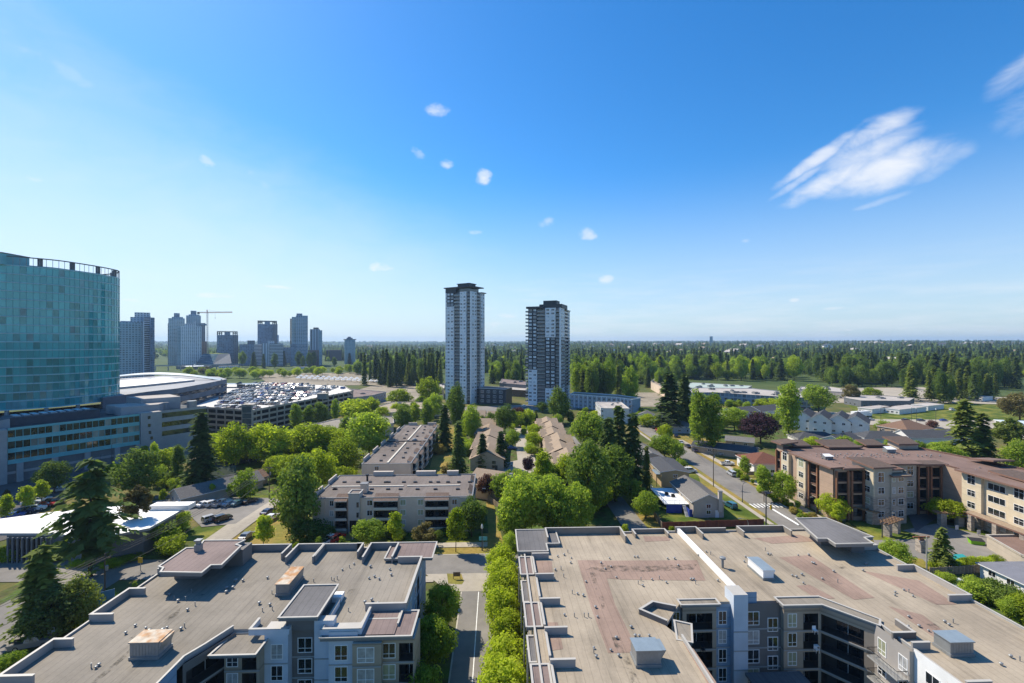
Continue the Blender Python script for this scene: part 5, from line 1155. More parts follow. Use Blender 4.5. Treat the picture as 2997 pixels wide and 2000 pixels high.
# ---------------- parkade
PARK_Z = 13.0
PK = [P(x, y, PARK_Z) for x, y in ((560, 1192), (739, 1204), (1032, 1147), (1005, 1130), (905, 1126), (780, 1121), (668, 1123), (640, 1160))]
def parkade():
    root = thing('parkade', 'multi-storey concrete parkade with open decks and a roof full of cars', 'parkade')
    CON = mat('parkade_concrete', (.40, .37, .32), .85, .2, var=.12, scale=.4, var2=.1); DECK = mat('parkade_deck', (.62, .60, .56), .9, .2, var=.1, scale=.15, var2=.08)
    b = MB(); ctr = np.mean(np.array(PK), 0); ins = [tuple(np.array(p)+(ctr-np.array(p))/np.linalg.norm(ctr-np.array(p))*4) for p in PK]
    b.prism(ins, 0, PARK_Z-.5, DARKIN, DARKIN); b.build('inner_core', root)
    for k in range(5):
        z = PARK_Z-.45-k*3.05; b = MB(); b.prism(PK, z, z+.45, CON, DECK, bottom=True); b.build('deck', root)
    for a_, c_ in ((0, 1), (1, 2), (2, 3)):
        p, q = np.array(PK[a_]), np.array(PK[c_]); L_ = np.linalg.norm(q-p); n = max(2, int(L_/6.0)); an = math.atan2(*(q-p)[::-1])
        nn = np.array([(q-p)[1], -(q-p)[0]])/L_
        for i in range(n+1):
            x, y = p+(q-p)*i/n+nn*.12; b = MB(); b.obox(x, y, 0, PARK_Z+.95, .55, .5, an, CON); b.build('column', root)
        for k in range(5):
            z = PARK_Z-k*3.05; b = MB(); m = (p+q)/2+nn*.05; b.obox(m[0], m[1], z+.02, z+.75, L_, .16, an, CON); b.build('parapet', root)
    p = np.array(PK[1]); b = MB()                         # glazed stair at the corner
    for dx in (-5.2, 0):
        for dy in (-.6, 4.0): b.box(p[0]+dx-.18, p[1]+dy-.18, 0, p[0]+dx+.18, p[1]+dy+.18, 16.6, CON)
    for z in (3, 6, 9, 12, 15.6, 16.5): b.box(p[0]-5.4, p[1]-.8, z, p[0]+.2, p[1]+4.2, z+.22, CON)
    b.build('stair_tower', root)
    b = MB(); b.face([(p[0]-5.2, p[1]-.7, .2), (p[0], p[1]-.7, .2), (p[0], p[1]-.7, 16.4), (p[0]-5.2, p[1]-.7, 16.4)], mat('stair_glass', (.07, .10, .10), .1, .7, var=.3)); b.build('stair_glazing', root)
    for x, y, w in ((885, 1146, 9), (945, 1168, 6)):
        c = P(x, y, PARK_Z); b = MB(); b.box(-w/2, -2, 0, w/2, 2, 3.4, GALV); b.box(-w/2-.3, -2.3, 3.4, w/2+.3, 2.3, 3.7, CON); b.build('lift_house', root, loc=(c[0], c[1], PARK_Z))
    c = P(705, 1134, PARK_Z); b = MB(); b.face([(-16, -6, 3), (-2, -6, 3), (-2, 6, 3), (-16, 6, 3)], BLUEMET); b.face([(-2, -6, 3), (0, 0, 5), (-2, 6, 3)], BLUEMET); b.box(-16, -6, 0, -15.6, 6, 3, GALV); b.box(0, -6, 0, .4, 6, 3, GALV); b.face([(-2, -6, 3), (14, -6, 3), (14, 6, 3), (-2, 6, 3)], BLUEMET); b.build('ramp_roof', root, loc=(c[0], c[1], PARK_Z))
    for x, y in ((818, 1158), (741, 1178), (778, 1186), (886, 1150), (959, 1153), (700, 1170)):
        c = P(x, y, PARK_Z); b = MB(); b.lathe(0, 0, [(.35, 0), (.35, .9), (.12, .9), (.1, 7)], RAIL, 6); b.box(-.8, -.15, 6.9, .8, .15, 7.1, RAIL); b.build('deck_lamp', root, loc=(c[0], c[1], PARK_Z))
    rebase(root, (*ctr, 0))
parkade()
# low roofs right of the parkade and among the trees
def lowblock(name, label, px, z, wm, rm, cat='building', extras=0, seed=0):
    root = thing(name, label, cat); poly = ccw([P(x, y, z) for x, y in px]); b = MB(); b.prism(poly, 0, z-.01, wm, rm); b.build('wall', root)
    b = MB(); coping(b, poly, z, .35, .4, wm, closed=True); b.build('roof_edge', root); c = np.mean(np.array(poly), 0); rg = random.Random(seed)
    for i in range(extras):
        k = rg.randrange(len(poly)); p = c+(np.array(poly[k])-c)*rg.uniform(.1, .75); b = MB(); w, d_, h = rg.uniform(1, 2.2), rg.uniform(1, 2), rg.uniform(.7, 1.5); b.box(-w, -d_, 0, w, d_, h, GALV); b.box(-w*.6, -d_*.6, h, w*.6, d_*.6, h+.25, RAIL); b.build('roof_unit', root, loc=(p[0], p[1], z))
    for i in range(len(poly)):                         # windows on the sides that face the camera
        a_, q = np.array(poly[i]), np.array(poly[(i+1) % len(poly)]); L_ = np.linalg.norm(q-a_); d_ = (q-a_)/L_; nn = np.array([d_[1], -d_[0]])
        if L_ > 5 and np.dot(nn, -c) > 0.25*np.linalg.norm(c):
            for s in range(int(min(10, L_//5))):
                u = 2.5+s*5
                if u < L_-1.5:
                    for zz in np.arange(1.0, z-2.2, 3.0): window(root, (*(a_+d_*u+nn*.02), zz), d_, 1.8, 1.4, TRIMG, GLASS, '2')
    rebase(root, (*c, 0)); return root
lowblock('store_building', 'flat pinkish-roofed store right of the parkade', [(1010, 1168), (1090, 1158), (1130, 1148), (1010, 1138), (960, 1142)], 7, STONE, ROOF_BR, 'store', 4, 1)
lowblock('low_building', 'low flat-roofed building half hidden by yellow-green trees below the parkade', [(890, 1250), (985, 1228), (1150, 1220), (1152, 1240), (1000, 1262)], 6, STUCD, ROOF_A, 'building', 8, 2)
lowblock('low_building', 'long pale flat-roofed building behind the dark pointed trees', [(1080, 1198), (1150, 1178), (1290, 1178), (1300, 1190), (1120, 1212)], 6, STUC, ROOF_B, 'building', 5, 3)
# white-roofed pavilion at the left
def pavilion():
    root = thing('pavilion', 'glass-walled pavilion with wide white flat roof behind the big cedar', 'pavilion'); z = 6.4; q = lambda x, y: P(x, y, z)
    WR = mat('white_membrane', (.80, .79, .76), .7, .3, var=.06, scale=.3)
    poly = [q(-260, 1600), q(0, 1561), q(160, 1561), q(275, 1577), q(437, 1546), q(540, 1488), q(532, 1484), q(330, 1478), q(160, 1498), q(-200, 1545)]
    b = MB(); b.prism(poly, z-.55, z, STONE, WR, bottom=True); b.build('roof', root)
    inner = [P(x, y, z) for x, y in ((20, 1560), (150, 1556), (275, 1570), (420, 1544), (515, 1492), (330, 1486), (165, 1505))]
    b = MB(); b.prism(inner, 0, z-.55, STONED, DARKIN); b.build('wall', root)
    for x in range(30, 165, 14):
        c = P(x, 1564, z); b = MB(); b.box(-.15, -.15, 0, .15, .15, z-.56, STONED); b.build('post', root, loc=(c[0], c[1]-.5, 0))
    a_, c_ = np.array(P(20, 1560.5, z)), np.array(P(150, 1557, z)); d_ = (c_-a_)/np.linalg.norm(c_-a_); L_ = np.linalg.norm(c_-a_); nn = np.array([d_[1], -d_[0]])
    for i in range(int(L_/1.7)): window(root, (*(a_+d_*(i*1.7+.9)+nn*.03), .4), d_, 1.6, 4.6, RAIL, GLASS, 't')
    b = MB(); c = q(505, 1488); b.box(-5, -1.5, 0, 5, 1.5, 1.2, WHITE, WR); b.build('roof_monitor', root, loc=(c[0], c[1], z))
    rebase(root, (*q(250, 1530), 0))
pavilion()
# market tents
b = MB(); tm = mat('white_tent', (.82, .80, .76), .7, .2, var=.05)
b.face([(-3, -3, 2.6), (3, -3, 2.6), (0, 0, 5)], tm); b.face([(3, -3, 2.6), (3, 3, 2.6), (0, 0, 5)], tm); b.face([(3, 3, 2.6), (-3, 3, 2.6), (0, 0, 5)], tm); b.face([(-3, 3, 2.6), (-3, -3, 2.6), (0, 0, 5)], tm)
for x in (-2.9, 2.9):
    for y in (-2.9, 2.9): b.box(x-.08, y-.08, 0, x+.08, y+.08, 2.6, GALV)
tent_me = b.mesh('market_tent')
for i in range(34):
    x, y = P(872+(i % 17)*16.5+8*(i//17), 1112+(i % 17)*.75-5*(i//17)); link('market_tent', tent_me, None, (x, y, 0), .3, f'white peaked market tent, number {i % 17+1} from the left in the {"front" if i < 17 else "back"} row behind the parkade', 'tent', 'white tents behind the parkade')
# ================================================================== the two near towers
TWW = mat('tower_white_panel', (.70, .75, .78), .5, .4, var=.08, scale=.3); TWD = mat('tower_charcoal_panel', (.032, .042, .052), .5, .4, var=.12, scale=.3)
TWG = mat('tower_window', (.07, .10, .12), .06, .8, var=.7, scale=.5); TWGL = mat('tower_window_pale', (.50, .60, .66), .1, .7, var=.6, scale=.7)  # two pane colours, dark and pale, mixed at random
TWB = mat('tower_recess', (.13, .145, .16), .5, .4, var=.5, scale=.35); TWS = mat('tower_slab', (.66, .67, .68), .7, .3, var=.06)
TWDR = mat('tower_dark_roof', (.055, .055, .065), .6, .3, var=.1); TWGR = mat('balcony_glass', (.12, .155, .17), .1, .7, var=.3, scale=.5)
_twc = {}
def tw_window(parent, p, an, w, h, fr, gl):
    key = (round(w, 1), round(h, 1), fr.name, gl.name)
    if key not in _twc:
        b = MB(); ww, hh = key[0], key[1]; t = .14
        b.box(-ww/2, -.1, 0, ww/2, 0, t, fr); b.box(-ww/2, -.1, hh-t, ww/2, 0, hh, fr); b.box(-ww/2, -.1, t, -ww/2+t, 0, hh-t, fr); b.box(ww/2-t, -.1, t, ww/2, 0, hh-t, fr); b.box(-.06, -.1, t, .06, 0, hh-t, fr)
        b.face([(-ww/2+t, -.03, t), (ww/2-t, -.03, t), (ww/2-t, -.03, hh-t), (-ww/2+t, -.03, hh-t)], gl); _twc[key] = b.mesh('window')
    return link('window', _twc[key], parent, p, an)
def tw_balcony(parent, p, an, w, dep=1.5, slab=None, glass=None):
    key = ('b', round(w, 1), round(dep, 1), (slab or TWS).name)
    if key not in _twc:
        b = MB(); ww = key[1]; b.box(-ww/2, -dep, 0, ww/2, .0, .22, slab or TWS); b.box(-ww/2, -dep, .3, ww/2, -dep+.05, 1.2, glass or TWGR); b.box(-ww/2, -dep-.02, 1.2, ww/2, -dep+.07, 1.28, slab or TWS)
        _twc[key] = b.mesh('balcony')
    return link('balcony', _twc[key], parent, p, an)
def near_tower(label, pxA, dA, th, Lb, strips_l, strips_r, nf, z0, ztop, seed, roof):
    """corner A nearest the camera at pixel pxA, distance dA; left face runs back-left at angle th, right face perpendicular"""
    root = thing('apartment_tower', label, 'tower'); xa = (pxA-CX)/FPX*dA; rg = random.Random(seed)
    av = (-math.cos(th), math.sin(th)); bv = (math.sin(th), math.cos(th))
    def s_at(px, v): k = (px-CX)/FPX; return (k*dA-xa)/(v[0]-k*v[1])
    def W_(s, v, out=0.0):
        nn = (-bv[0], -bv[1]) if v is av else (-av[0], -av[1]); return CWd(xa+v[0]*s+nn[0]*out, dA+v[1]*s+nn[1]*out)
    La = s_at(strips_l[-1][1], av); Lr = s_at(strips_r[-1][1], bv) if Lb is None else Lb
    P4 = lambda i0=0: [CWd(xa+av[0]*i0+bv[0]*i0, dA+av[1]*i0+bv[1]*i0), CWd(xa+av[0]*(La-i0)+bv[0]*i0, dA+av[1]*(La-i0)+bv[1]*i0), CWd(xa+av[0]*(La-i0)+bv[0]*(Lr-i0), dA+av[1]*(La-i0)+bv[1]*(Lr-i0)), CWd(xa+av[0]*i0+bv[0]*(Lr-i0), dA+av[1]*i0+bv[1]*(Lr-i0))]
    fh = (ztop-z0)/nf
    b = MB(); b.prism(P4(1.4), 0, ztop, TWB, TWDR); b.build('core', root)
    def do(strips, v):
        for st in strips:
            kind, p1, p0 = st[0], st[1], st[2]; sA, sB = sorted((s_at(p0, v), s_at(p1, v)))
            if v is bv and Lb is not None and sB > Lr: sB = Lr
            w = sB-sA; opt = st[3] if len(st) > 3 else {}
            a_, c_ = (W_(sB, v), W_(sA, v)) if v is av else (W_(sA, v), W_(sB, v))
            an = math.atan2(c_[1]-a_[1], c_[0]-a_[0]); mid = ((a_[0]+c_[0])/2, (a_[1]+c_[1])/2); out = opt.get('out', 0.0)
            nx, ny = math.sin(an), -math.cos(an)
            if kind in ('win', 'fin'):
                segs = opt.get('segs', [(0, nf, opt.get('m', TWW))])
                for f0, f1, m in segs:
                    b = MB(); ex = (w if kind == 'win' else max(w, .7)); cx, cy = mid[0]-nx*(.75-out), mid[1]-ny*(.75-out); b.obox(cx, cy, (z0+f0*fh) if f0 else 0, z0+f1*fh+(.2 if f1 == nf else 0), ex, 1.5, an, m); b.build('wall_strip', root)
                if kind == 'win':
                    nw = opt.get('n', 2)
                    for f in range(nf):
                        dark = any(f0 <= f < f1 and m is TWD for f0, f1, m in segs)
                        for k in range(nw):
                            u = -w/2+w*(k+.5)/nw; x, y = mid[0]+math.cos(an)*u+nx*(out+.03), mid[1]+math.sin(an)*u+ny*(out+.03)
                            tw_window(root, (x, y, z0+f*fh+.75), an, w/nw*.62, 1.6, TWW, (TWGL if rg.random() < .5 else TWG) if dark else (TWG if rg.random() < .55 else TWGL))
            elif kind == 'balc':
                for f in range(nf): tw_balcony(root, (mid[0]-nx*1.35, mid[1]-ny*1.35, z0+f*fh-.1), an, w*.98, 1.45+opt.get('out', 0), TWS, TWGR)
            elif kind == 'edge':
                for f in range(nf): tw_balcony(root, (mid[0], mid[1], z0+f*fh-.1), an, max(1.2, w), .4, opt.get('m', TWS))
    do(strips_l, av); do(strips_r, bv)
    # side balconies poking out past the left and right corners
    for f in range(nf):
        x, y = CWd(xa+av[0]*(La+.6)+bv[0]*3, dA+av[1]*(La+.6)+bv[1]*3); an = math.atan2(-av[1], -av[0])-YAW*0
        wdir = Vector(CWd(bv[0], bv[1])); an2 = math.atan2(wdir.y, wdir.x); m = TWDR if (roof == 1 and f > nf-5) else TWS
        b_ = _twc.get(('side', m.name))
        if b_ is None: q = MB(); q.box(-2.2, -.7, 0, 2.2, .9, .24, m); q.box(-2.2, .8, .3, 2.2, .86, 1.2, TWGR); b_ = _twc[('side', m.name)] = q.mesh('balcony')
        link('balcony', b_, root, (x, y, z0+f*fh-.1), an2)
        x, y = CWd(xa+bv[0]*(Lr+.3)+av[0]*3, dA+bv[1]*(Lr+.3)+av[1]*3); wd2 = Vector(CWd(av[0], av[1])); link('balcony', b_ if m is TWS else _twc.get(('side', TWS.name), b_), root, (x, y, z0+f*fh-.1), math.atan2(wd2.y, wd2.x)+math.pi)
    return root, xa, av, bv, La, Lr, P4
def towers():
    root, xa, av, bv, La, Lr, P4 = near_tower('taller pale grey-blue apartment tower with dark upper corner, left of the pair', 1378.5, 370, R(31), 19.5,
        [('fin', 1379.5, 1377, {'out': .6}), ('balc', 1377, 1366), ('win', 1366, 1347.5, {'out': .8}), ('balc', 1347.5, 1328), ('win', 1328, 1308, {'segs': [(0, 27, TWW), (27, 31, TWD)]}), ('win', 1308, 1303, {'n': 1, 'out': -.3})][::1],
        [('win', 1395, 1380.5), ('balc', 1406.5, 1395), ('win', 1421, 1407)], 31, 3.2, 91.5, 5, 1)
    A = lambda s, t: CWd(xa+av[0]*s+bv[0]*t, 370+av[1]*s+bv[1]*t)
    b = MB(); b.prism([A(La*.62, 0), A(La+1.6, 0), A(La+1.6, 9), A(La*.62, 9)], 91.5, 95.0, TWD, TWDR); b.build('crown_frame', root)
    b = MB(); b.prism([A(3, 2.5), A(La-1, 2.5), A(La-1, 15), A(3, 15)], 91.5, 95.2, TWG, TWDR); b.build('penthouse', root)
    b = MB(); b.prism([A(-2, -1.6), A(La+2.2, -1.6), A(La+2.2, 15.5), A(-2, 15.5)], 95.2, 96.0, TWDR, TWDR, bottom=True); b.build('roof_slab', root)
    b = MB(); b.prism([A(4, 3), A(16, 3), A(16, 12), A(4, 12)], 96.0, 98.6, TWD, TWDR); b.prism([A(3.4, 2.4), A(16.6, 2.4), A(16.6, 12.6), A(3.4, 12.6)], 98.6, 99.1, TWDR, TWDR, bottom=True); b.build('lift_house', root)
    b = MB(); b.prism([A(-.8, 14), A(8, 14), A(8, 21), A(-.8, 21)], 91.5, 92.2, TWDR, TWDR, bottom=True); b.build('roof_slab', root)
    # dark low wing on the right
    q = [CWd(*p) for p in ((-27, 372), (-5, 364), (0, 378), (-22, 388))]
    b = MB(); b.prism(q, 0, 12.5, TWD, ROOF_BK); b.build('low_wing', root); b = MB(); b.prism(q, 12.5, 12.9, TWS, ROOF_BK); b.build('wing_roof', root)
    a_, c_ = np.array(q[0]), np.array(q[1]); d_ = (c_-a_)/np.linalg.norm(c_-a_)
    for k in range(4):
        for z in (1.5, 5.2, 9): tw_window(root, (*(a_+d_*(3+k*5.4)+np.array([d_[1], -d_[0]])*.05), z), math.atan2(d_[1], d_[0]), 2.6, 2.2, TWW, TWG)
    rebase(root, (*A(10, 10), 0))
    DK = TWD
    root, xa, av, bv, La, Lr, P4 = near_tower('charcoal and white apartment tower with stepped dark roof, right of the pair', 1640, 355, R(20), 33,
        [('fin', 1641, 1637.5, {'out': .5, 'm': TWW}), ('balc', 1637.5, 1626), ('win', 1626, 1596.5, {'out': .6, 'segs': [(0, 4, TWW), (4, 18, DK), (18, 26, TWW)]}), ('balc', 1595, 1571.5), ('win', 1571.5, 1546, {'segs': [(0, 9, TWW), (9, 26, DK)]}), ('balc', 1546, 1538)],
        [('win', 1652.5, 1642, {'segs': [(0, 4, TWW), (4, 18, DK), (18, 26, TWW)], 'n': 3}), ('balc', 1663, 1652.5), ('win', 1672.5, 1663.5, {'segs': [(0, 4, TWW), (4, 18, DK), (18, 26, TWW)], 'n': 3})], 26, 2.6, 77.0, 9, 2)
    A = lambda s, t: CWd(xa+av[0]*s+bv[0]*t, 355+av[1]*s+bv[1]*t)
    b = MB(); b.prism([A(14, -1.2), A(La+1.5, -1.2), A(La+1.5, 16), A(14, 16)], 77.0, 78.6, TWDR, TWDR, bottom=True); b.build('roof_slab', root)
    b = MB(); b.prism([A(-.5, 3), A(18, 3), A(18, 22), A(-.5, 22)], 77.1, 80.4, TWD, TWDR); b.build('penthouse', root)
    b = MB(); b.prism([A(4, 4), A(15, 4), A(15, 14), A(4, 14)], 80.4, 83.4, TWD, TWDR); b.build('lift_house', root)
    b = MB(); b.prism([A(-.6, 20), A(10, 20), A(10, 34), A(-.6, 34)], 76.4, 77.0, TWS, TWDR, bottom=True); b.build('roof_slab', root)
    rebase(root, (*A(13, 14), 0))
towers()
# blue glazed low wing right of the charcoal tower, white rental block, and buildings between the towers
def wing():
    root = thing('low_building', 'long three-storey blue-white wing beside the charcoal tower', 'building'); z = 10.0
    pl = [CWd(*p) for p in ((45, 352), (66, 335), (76, 330), (84, 318), (92, 326), (80, 345), (50, 364))]
    b = MB(); b.prism(pl, 0, z, mat('wing_blue', (.23, .31, .40), .6, .3, var=.1), ROOF_A); b.build('wall', root); b = MB(); coping(b, ccw(pl), z, .5, .5, TWW, closed=True); b.build('roof_edge', root)
    for i in (0, 1, 2):
        a_, c_ = np.array(pl[i]), np.array(pl[i+1]); L_ = np.linalg.norm(c_-a_); d_ = (c_-a_)/L_; nn = np.array([d_[1], -d_[0]]); n = max(2, int(L_/3.4))
        for k in range(n):
            for zz in (1.2, 4.2, 7.2): tw_window(root, (*(a_+d_*L_*(k+.5)/n+nn*.06), zz), math.atan2(d_[1], d_[0]), 2.0, 2.1, TWW, TWG)
            b = MB(); p = a_+d_*L_*k/n+nn*.2; b.obox(p[0], p[1], 0, z+.2, .4, .5, math.atan2(d_[1], d_[0]), TWW); b.build('pilaster', root)
    rebase(root, (*CWd(65, 340), 0))
    root = thing('apartment_building', 'white three-storey walk-up with stepped bays beside the upper street', 'apartment building')
    q = lambda x, y: P(x, y, 9.0); pl = [q(1738, 1192), q(1770, 1197), q(1810, 1196), q(1838, 1187), q(1800, 1172), q(1742, 1178)]
    x0, y0 = P(1778, 1238); a_ = R(6)
    cx, cy = x0+6.5, y0+13; c_, s_ = math.cos(-a_), math.sin(-a_); T = lambda u, v: (cx+u*c_-v*s_, cy+u*s_+v*c_)
    b = MB(); b.prism([T(-7.5, -15), T(8, -15), T(8, 16), T(-7.5, 16)], 0, 9, CLADW, PROOF2); b.build('wall', root)
    b = MB(); coping(b, ccw([T(-7.5, -15), T(8, -15), T(8, 16), T(-7.5, 16)]), 9, .3, .4, CLADW, closed=True); b.build('roof_edge', root)
    for k in range(5):
        b = MB(); v = -12.5+k*6; b.prism([T(-9.4, v-1.9), T(-7.4, v-1.9), T(-7.4, v+1.9), T(-9.4, v+1.9)], 0, 9.5, CLADW, PROOF2); b.build('bay', root)
        for zz in (1, 3.9, 6.8): window(root, (*T(-9.43, v), zz), (T(0, -1)[0]-cx, T(0, -1)[1]-cy), 1.6, 1.3, WHITE, GLASS, '2'); window(root, (*T(-8.4, v-1.92), zz), (c_, s_), 1.0, 1.3, WHITE, GLASS, '2')
    for zz in (1.6, 5.2): window(root, (*T(-1, -15.03), zz), (c_, s_), 1.2, 2.4, STONED, GLASS, '2')
    for k in range(5):
        b = MB(); b.box(-.6, -.6, 0, .6, .6, .7, GALV); b.build('roof_unit', root, loc=(*T(2+math.sin(k*2)*3, -9+k*5), 9))
    rebase(root, (cx, cy, 0))
    lowblock('low_building', 'low brown flat-roofed block between the two towers', [(1462, 1122), (1538, 1128), (1540, 1118), (1470, 1110)], 9, STONED, ROOF_BR, 'building', 3, 5)
    lowblock('low_building', 'lower brown building with pale eaves between the two towers', [(1472, 1140), (1540, 1144), (1542, 1132), (1480, 1128)], 6, SHING_B, PROOF2, 'building', 2, 6)
    lowblock('low_building', 'small pale building just left of the taller tower', [(1283, 1138), (1300, 1138), (1300, 1126), (1286, 1126)], 9, STUC, PROOF2, 'building', 1, 7)
wing()
# ================================================================== skyline
def facade_mat(name, wallc, glassc, fz=3.0, fu=3.2, wz=.55, wu=.6, rough=.4):
    m = bpy.data.materials.new(name); m.use_nodes = True; nt = m.node_tree; N = nt.nodes.new; L = nt.links.new
    b = nt.nodes['Principled BSDF']; b.inputs['Roughness'].default_value = rough
    g = N('ShaderNodeNewGeometry'); cr = N('ShaderNodeVectorMath'); cr.operation = 'CROSS_PRODUCT'; L(g.outputs['True Normal'], cr.inputs[0]); cr.inputs[1].default_value = (0, 0, 1)
    dt = N('ShaderNodeVectorMath'); dt.operation = 'DOT_PRODUCT'; L(g.outputs['Position'], dt.inputs[0]); L(cr.outputs[0], dt.inputs[1]); sp = N('ShaderNodeSeparateXYZ'); L(g.outputs['Position'], sp.inputs[0])
    def mth(op, a, c=None):
        q = N('ShaderNodeMath'); q.operation = op
        for i, v in enumerate((a, c)):
            if v is None: continue
            if isinstance(v, (int, float)): q.inputs[i].default_value = v
            else: L(v, q.inputs[i])
        return q.outputs[0]
    fzv = mth('LESS_THAN', mth('FRACT', mth('MULTIPLY', sp.outputs['Z'], 1/fz)), wz); fuv = mth('LESS_THAN', mth('FRACT', mth('MULTIPLY', dt.outputs['Value'], 1/fu)), wu)
    k = mth('MULTIPLY', fzv, fuv); wn = N('ShaderNodeTexWhiteNoise'); wn.noise_dimensions = '2D'; cb = N('ShaderNodeCombineXYZ')
    L(mth('FLOOR', mth('MULTIPLY', sp.outputs['Z'], 1/fz)), cb.inputs[0]); L(mth('FLOOR', mth('MULTIPLY', dt.outputs['Value'], 1/fu)), cb.inputs[1]); L(cb.outputs[0], wn.inputs['Vector'])
    vm = N('ShaderNodeVectorMath'); vm.operation = 'SCALE'; vm.inputs[0].default_value = glassc; r = N('ShaderNodeMapRange'); L(wn.outputs['Value'], r.inputs[0]); r.inputs[3].default_value = .5; r.inputs[4].default_value = 1.7; L(r.outputs[0], vm.inputs['Scale'])
    mx = N('ShaderNodeMix'); mx.data_type = 'RGBA'; L(k, mx.inputs[0]); mx.inputs[6].default_value = (*wallc, 1); L(vm.outputs[0], mx.inputs[7]); L(mx.outputs[2], b.inputs['Base Color']); MATS[name] = m; return m
FM = {'blue': facade_mat('facade_blue', (.33, .45, .58), (.07, .13, .20), 3, 3.6), 'white': facade_mat('facade_white', (.66, .70, .75), (.11, .16, .22), 3, 3.4, .6, .5), 'dark': facade_mat('facade_dark', (.17, .20, .24), (.05, .07, .10), 3, 3.4), 'band': facade_mat('facade_band', (.62, .64, .68), (.045, .055, .08), 3.1, 500, .55, 1.0), 'strip': facade_mat('facade_strip', (.56, .62, .70), (.11, .15, .21), 400, 5.5, 1, .5), 'slate': facade_mat('facade_slate', (.21, .28, .38), (.09, .15, .23), 3.4, 3.2, .7, .75), 'brick': facade_mat('facade_brick', (.24, .16, .13), (.06, .06, .07), 3, 3.6), 'teal': facade_mat('facade_teal', (.37, .50, .58), (.08, .16, .22), 3, 3.2, .6, .65)}
FARROOF = mat('far_roof', (.12, .12, .13), .8, .2)
def sky_tower(label, vols, d, cat='tower', ang=0.0, name='high_rise', slabs=None):
    """vols: (name, px0, px1, ytop, facade, depth m, forward shift m); feet on the ground at distance d"""
    root = thing(name, label, cat); pos = []
    for nm, p0, p1, yt, fm, dep, fw in vols:
        dd = d-fw; zb = 0.0; xm = ((p0+p1)/2-CX)/FPX*dd; th = math.atan2(xm, dd); w = (p1-p0)/FPX*dd*math.cos(th); z1 = ZAT(yt, dd)
        if isinstance(fm, tuple): fm, yb = fm; zb = ZAT(yb, dd)
        a = -YAW-th+ang; b = MB(); c = CWd(xm+math.sin(th)*dep*.5, dd+math.cos(th)*dep*.5); b.obox(c[0], c[1], zb, z1, w, dep, a, FM.get(fm) or MATS[fm], FARROOF); b.build(nm, root); pos.append(c)
        if nm in ('shaft', 'wing', 'shaft_front') and slabs:
            s = MB()
            for k in range(int((z1-zb)/3.1)): s.obox(c[0], c[1], zb+k*3.1, zb+k*3.1+.45, w+1.6 if slabs == 'all' else w+.5, dep+1.6, a, TWS)
            so = s.build('balcony_slabs', root); so['kind'] = 'stuff'
    rebase(root, (*pos[0], 0)); return root
def frame_crown(root_label, p0, p1, ytop, ybody, d, extra=()):
    root = sky_tower(root_label, [('shaft', p0, p1, ybody, 'slate', 40, 0), ('shaft_side', p1-12, p1+1.2, ybody, 'dark', 42, .6)]+list(extra), d)
    base = Vector(root.location); z0, z1 = ZAT(ybody, d), ZAT(ytop, d); w = (p1-p0)/FPX*d
    def bx(u0, u1, za, zb_, nm, m=FARROOF):
        b = MB(); xm = ((p0+p1)/2-CX)/FPX*d; th = math.atan2(xm, d); wc = w*math.cos(th); o_ = wc*((u0+u1)/2-.5); c = CWd(xm+math.cos(th)*o_+math.sin(th)*20, d-math.sin(th)*o_+math.cos(th)*20); b.obox(c[0]-base.x, c[1]-base.y, za, zb_, wc*(u1-u0), 38, -YAW-th, m); b.build(nm, root)
    bx(0, 1, z1-1.5, z1, 'crown_beam'); bx(.36, .64, z0, z1-1.5, 'plant_room', FM['slate'])
    for u in (0, .1, .2, .76, .86, .955): bx(u, u+.045, z0, z1-1.5, 'crown_post')
    bx(0, .245, z0+(z1-z0)*.45, z0+(z1-z0)*.55, 'crown_beam'); bx(.76, 1, z0+(z1-z0)*.45, z0+(z1-z0)*.55, 'crown_beam')
sky_tower('pale blue curved apartment slab right behind the glass tower', [('shaft', 346, 421, 944, 'teal', 30, 0), ('wing', 352, 382, 940, 'blue', 26, 1.5), ('fin', 416, 422, 942, 'strip', 30, 1)], 600)
sky_tower('dark blue tower with striped white balconies behind the pale slab', [('shaft', 382, 452, 929, 'blue', 36, 0), ('shaft_front', 421, 438, 929, 'band', 30, 1.5), ('fin', 438, 441, 926, 'strip', 30, 2), ('penthouse', 394, 440, 915, 'white', 26, -2), ('side_wing', 441, 452.5, 930, 'slate', 30, 1.2)], 640, slabs=None)
sky_tower('thin tower with square rooftop box, left of the white gridded tower', [('shaft', 493, 541, 932, 'teal', 28, 0), ('side_wing', 491, 500, 947, 'dark', 24, 1), ('fin', 505, 520, 932, 'white', 26, 1.5), ('upper', 503, 536, 928, 'blue', 20, -2), ('rooftop_box', 509, 526, 917, 'slate', 12, -4)], 1000, slabs='thin')
sky_tower('tower with square rooftop box behind the white gridded tower', [('shaft', 545, 588, 924, 'teal', 28, 0), ('upper', 552, 584, 921, 'blue', 20, -2), ('rooftop_box', 558, 575, 910, 'slate', 12, -4)], 1040, slabs='thin')
sky_tower('white gridded tower in front of the crane', [('shaft', 529, 590, 956, 'white', 30, 0), ('wing', 519, 533, 957, 'teal', 26, 1.2), ('upper', 541, 566, 948, 'white', 18, -2), ('rooftop_box', 566, 574, 940, 'white', 10, -3)], 960)
sky_tower('half-built concrete tower beside the crane', [('shaft', 588, 601, 946, 'dark', 30, 0), ('scaffold', 586, 604.5, 948, ('slate', 952), 30, 1), ('lower', 590, 606, 1000, 'brick', 26, 2)], 1030, slabs=None)
frame_crown('slate office tower with open frame crown, left of the second one', 635, 696, 970, 981, 1010)
frame_crown('taller slate office tower with open frame crown behind the white balcony block', 754, 811, 939, 949, 1060, [('side_wing', 811, 816, 981, 'blue', 26, .5)])
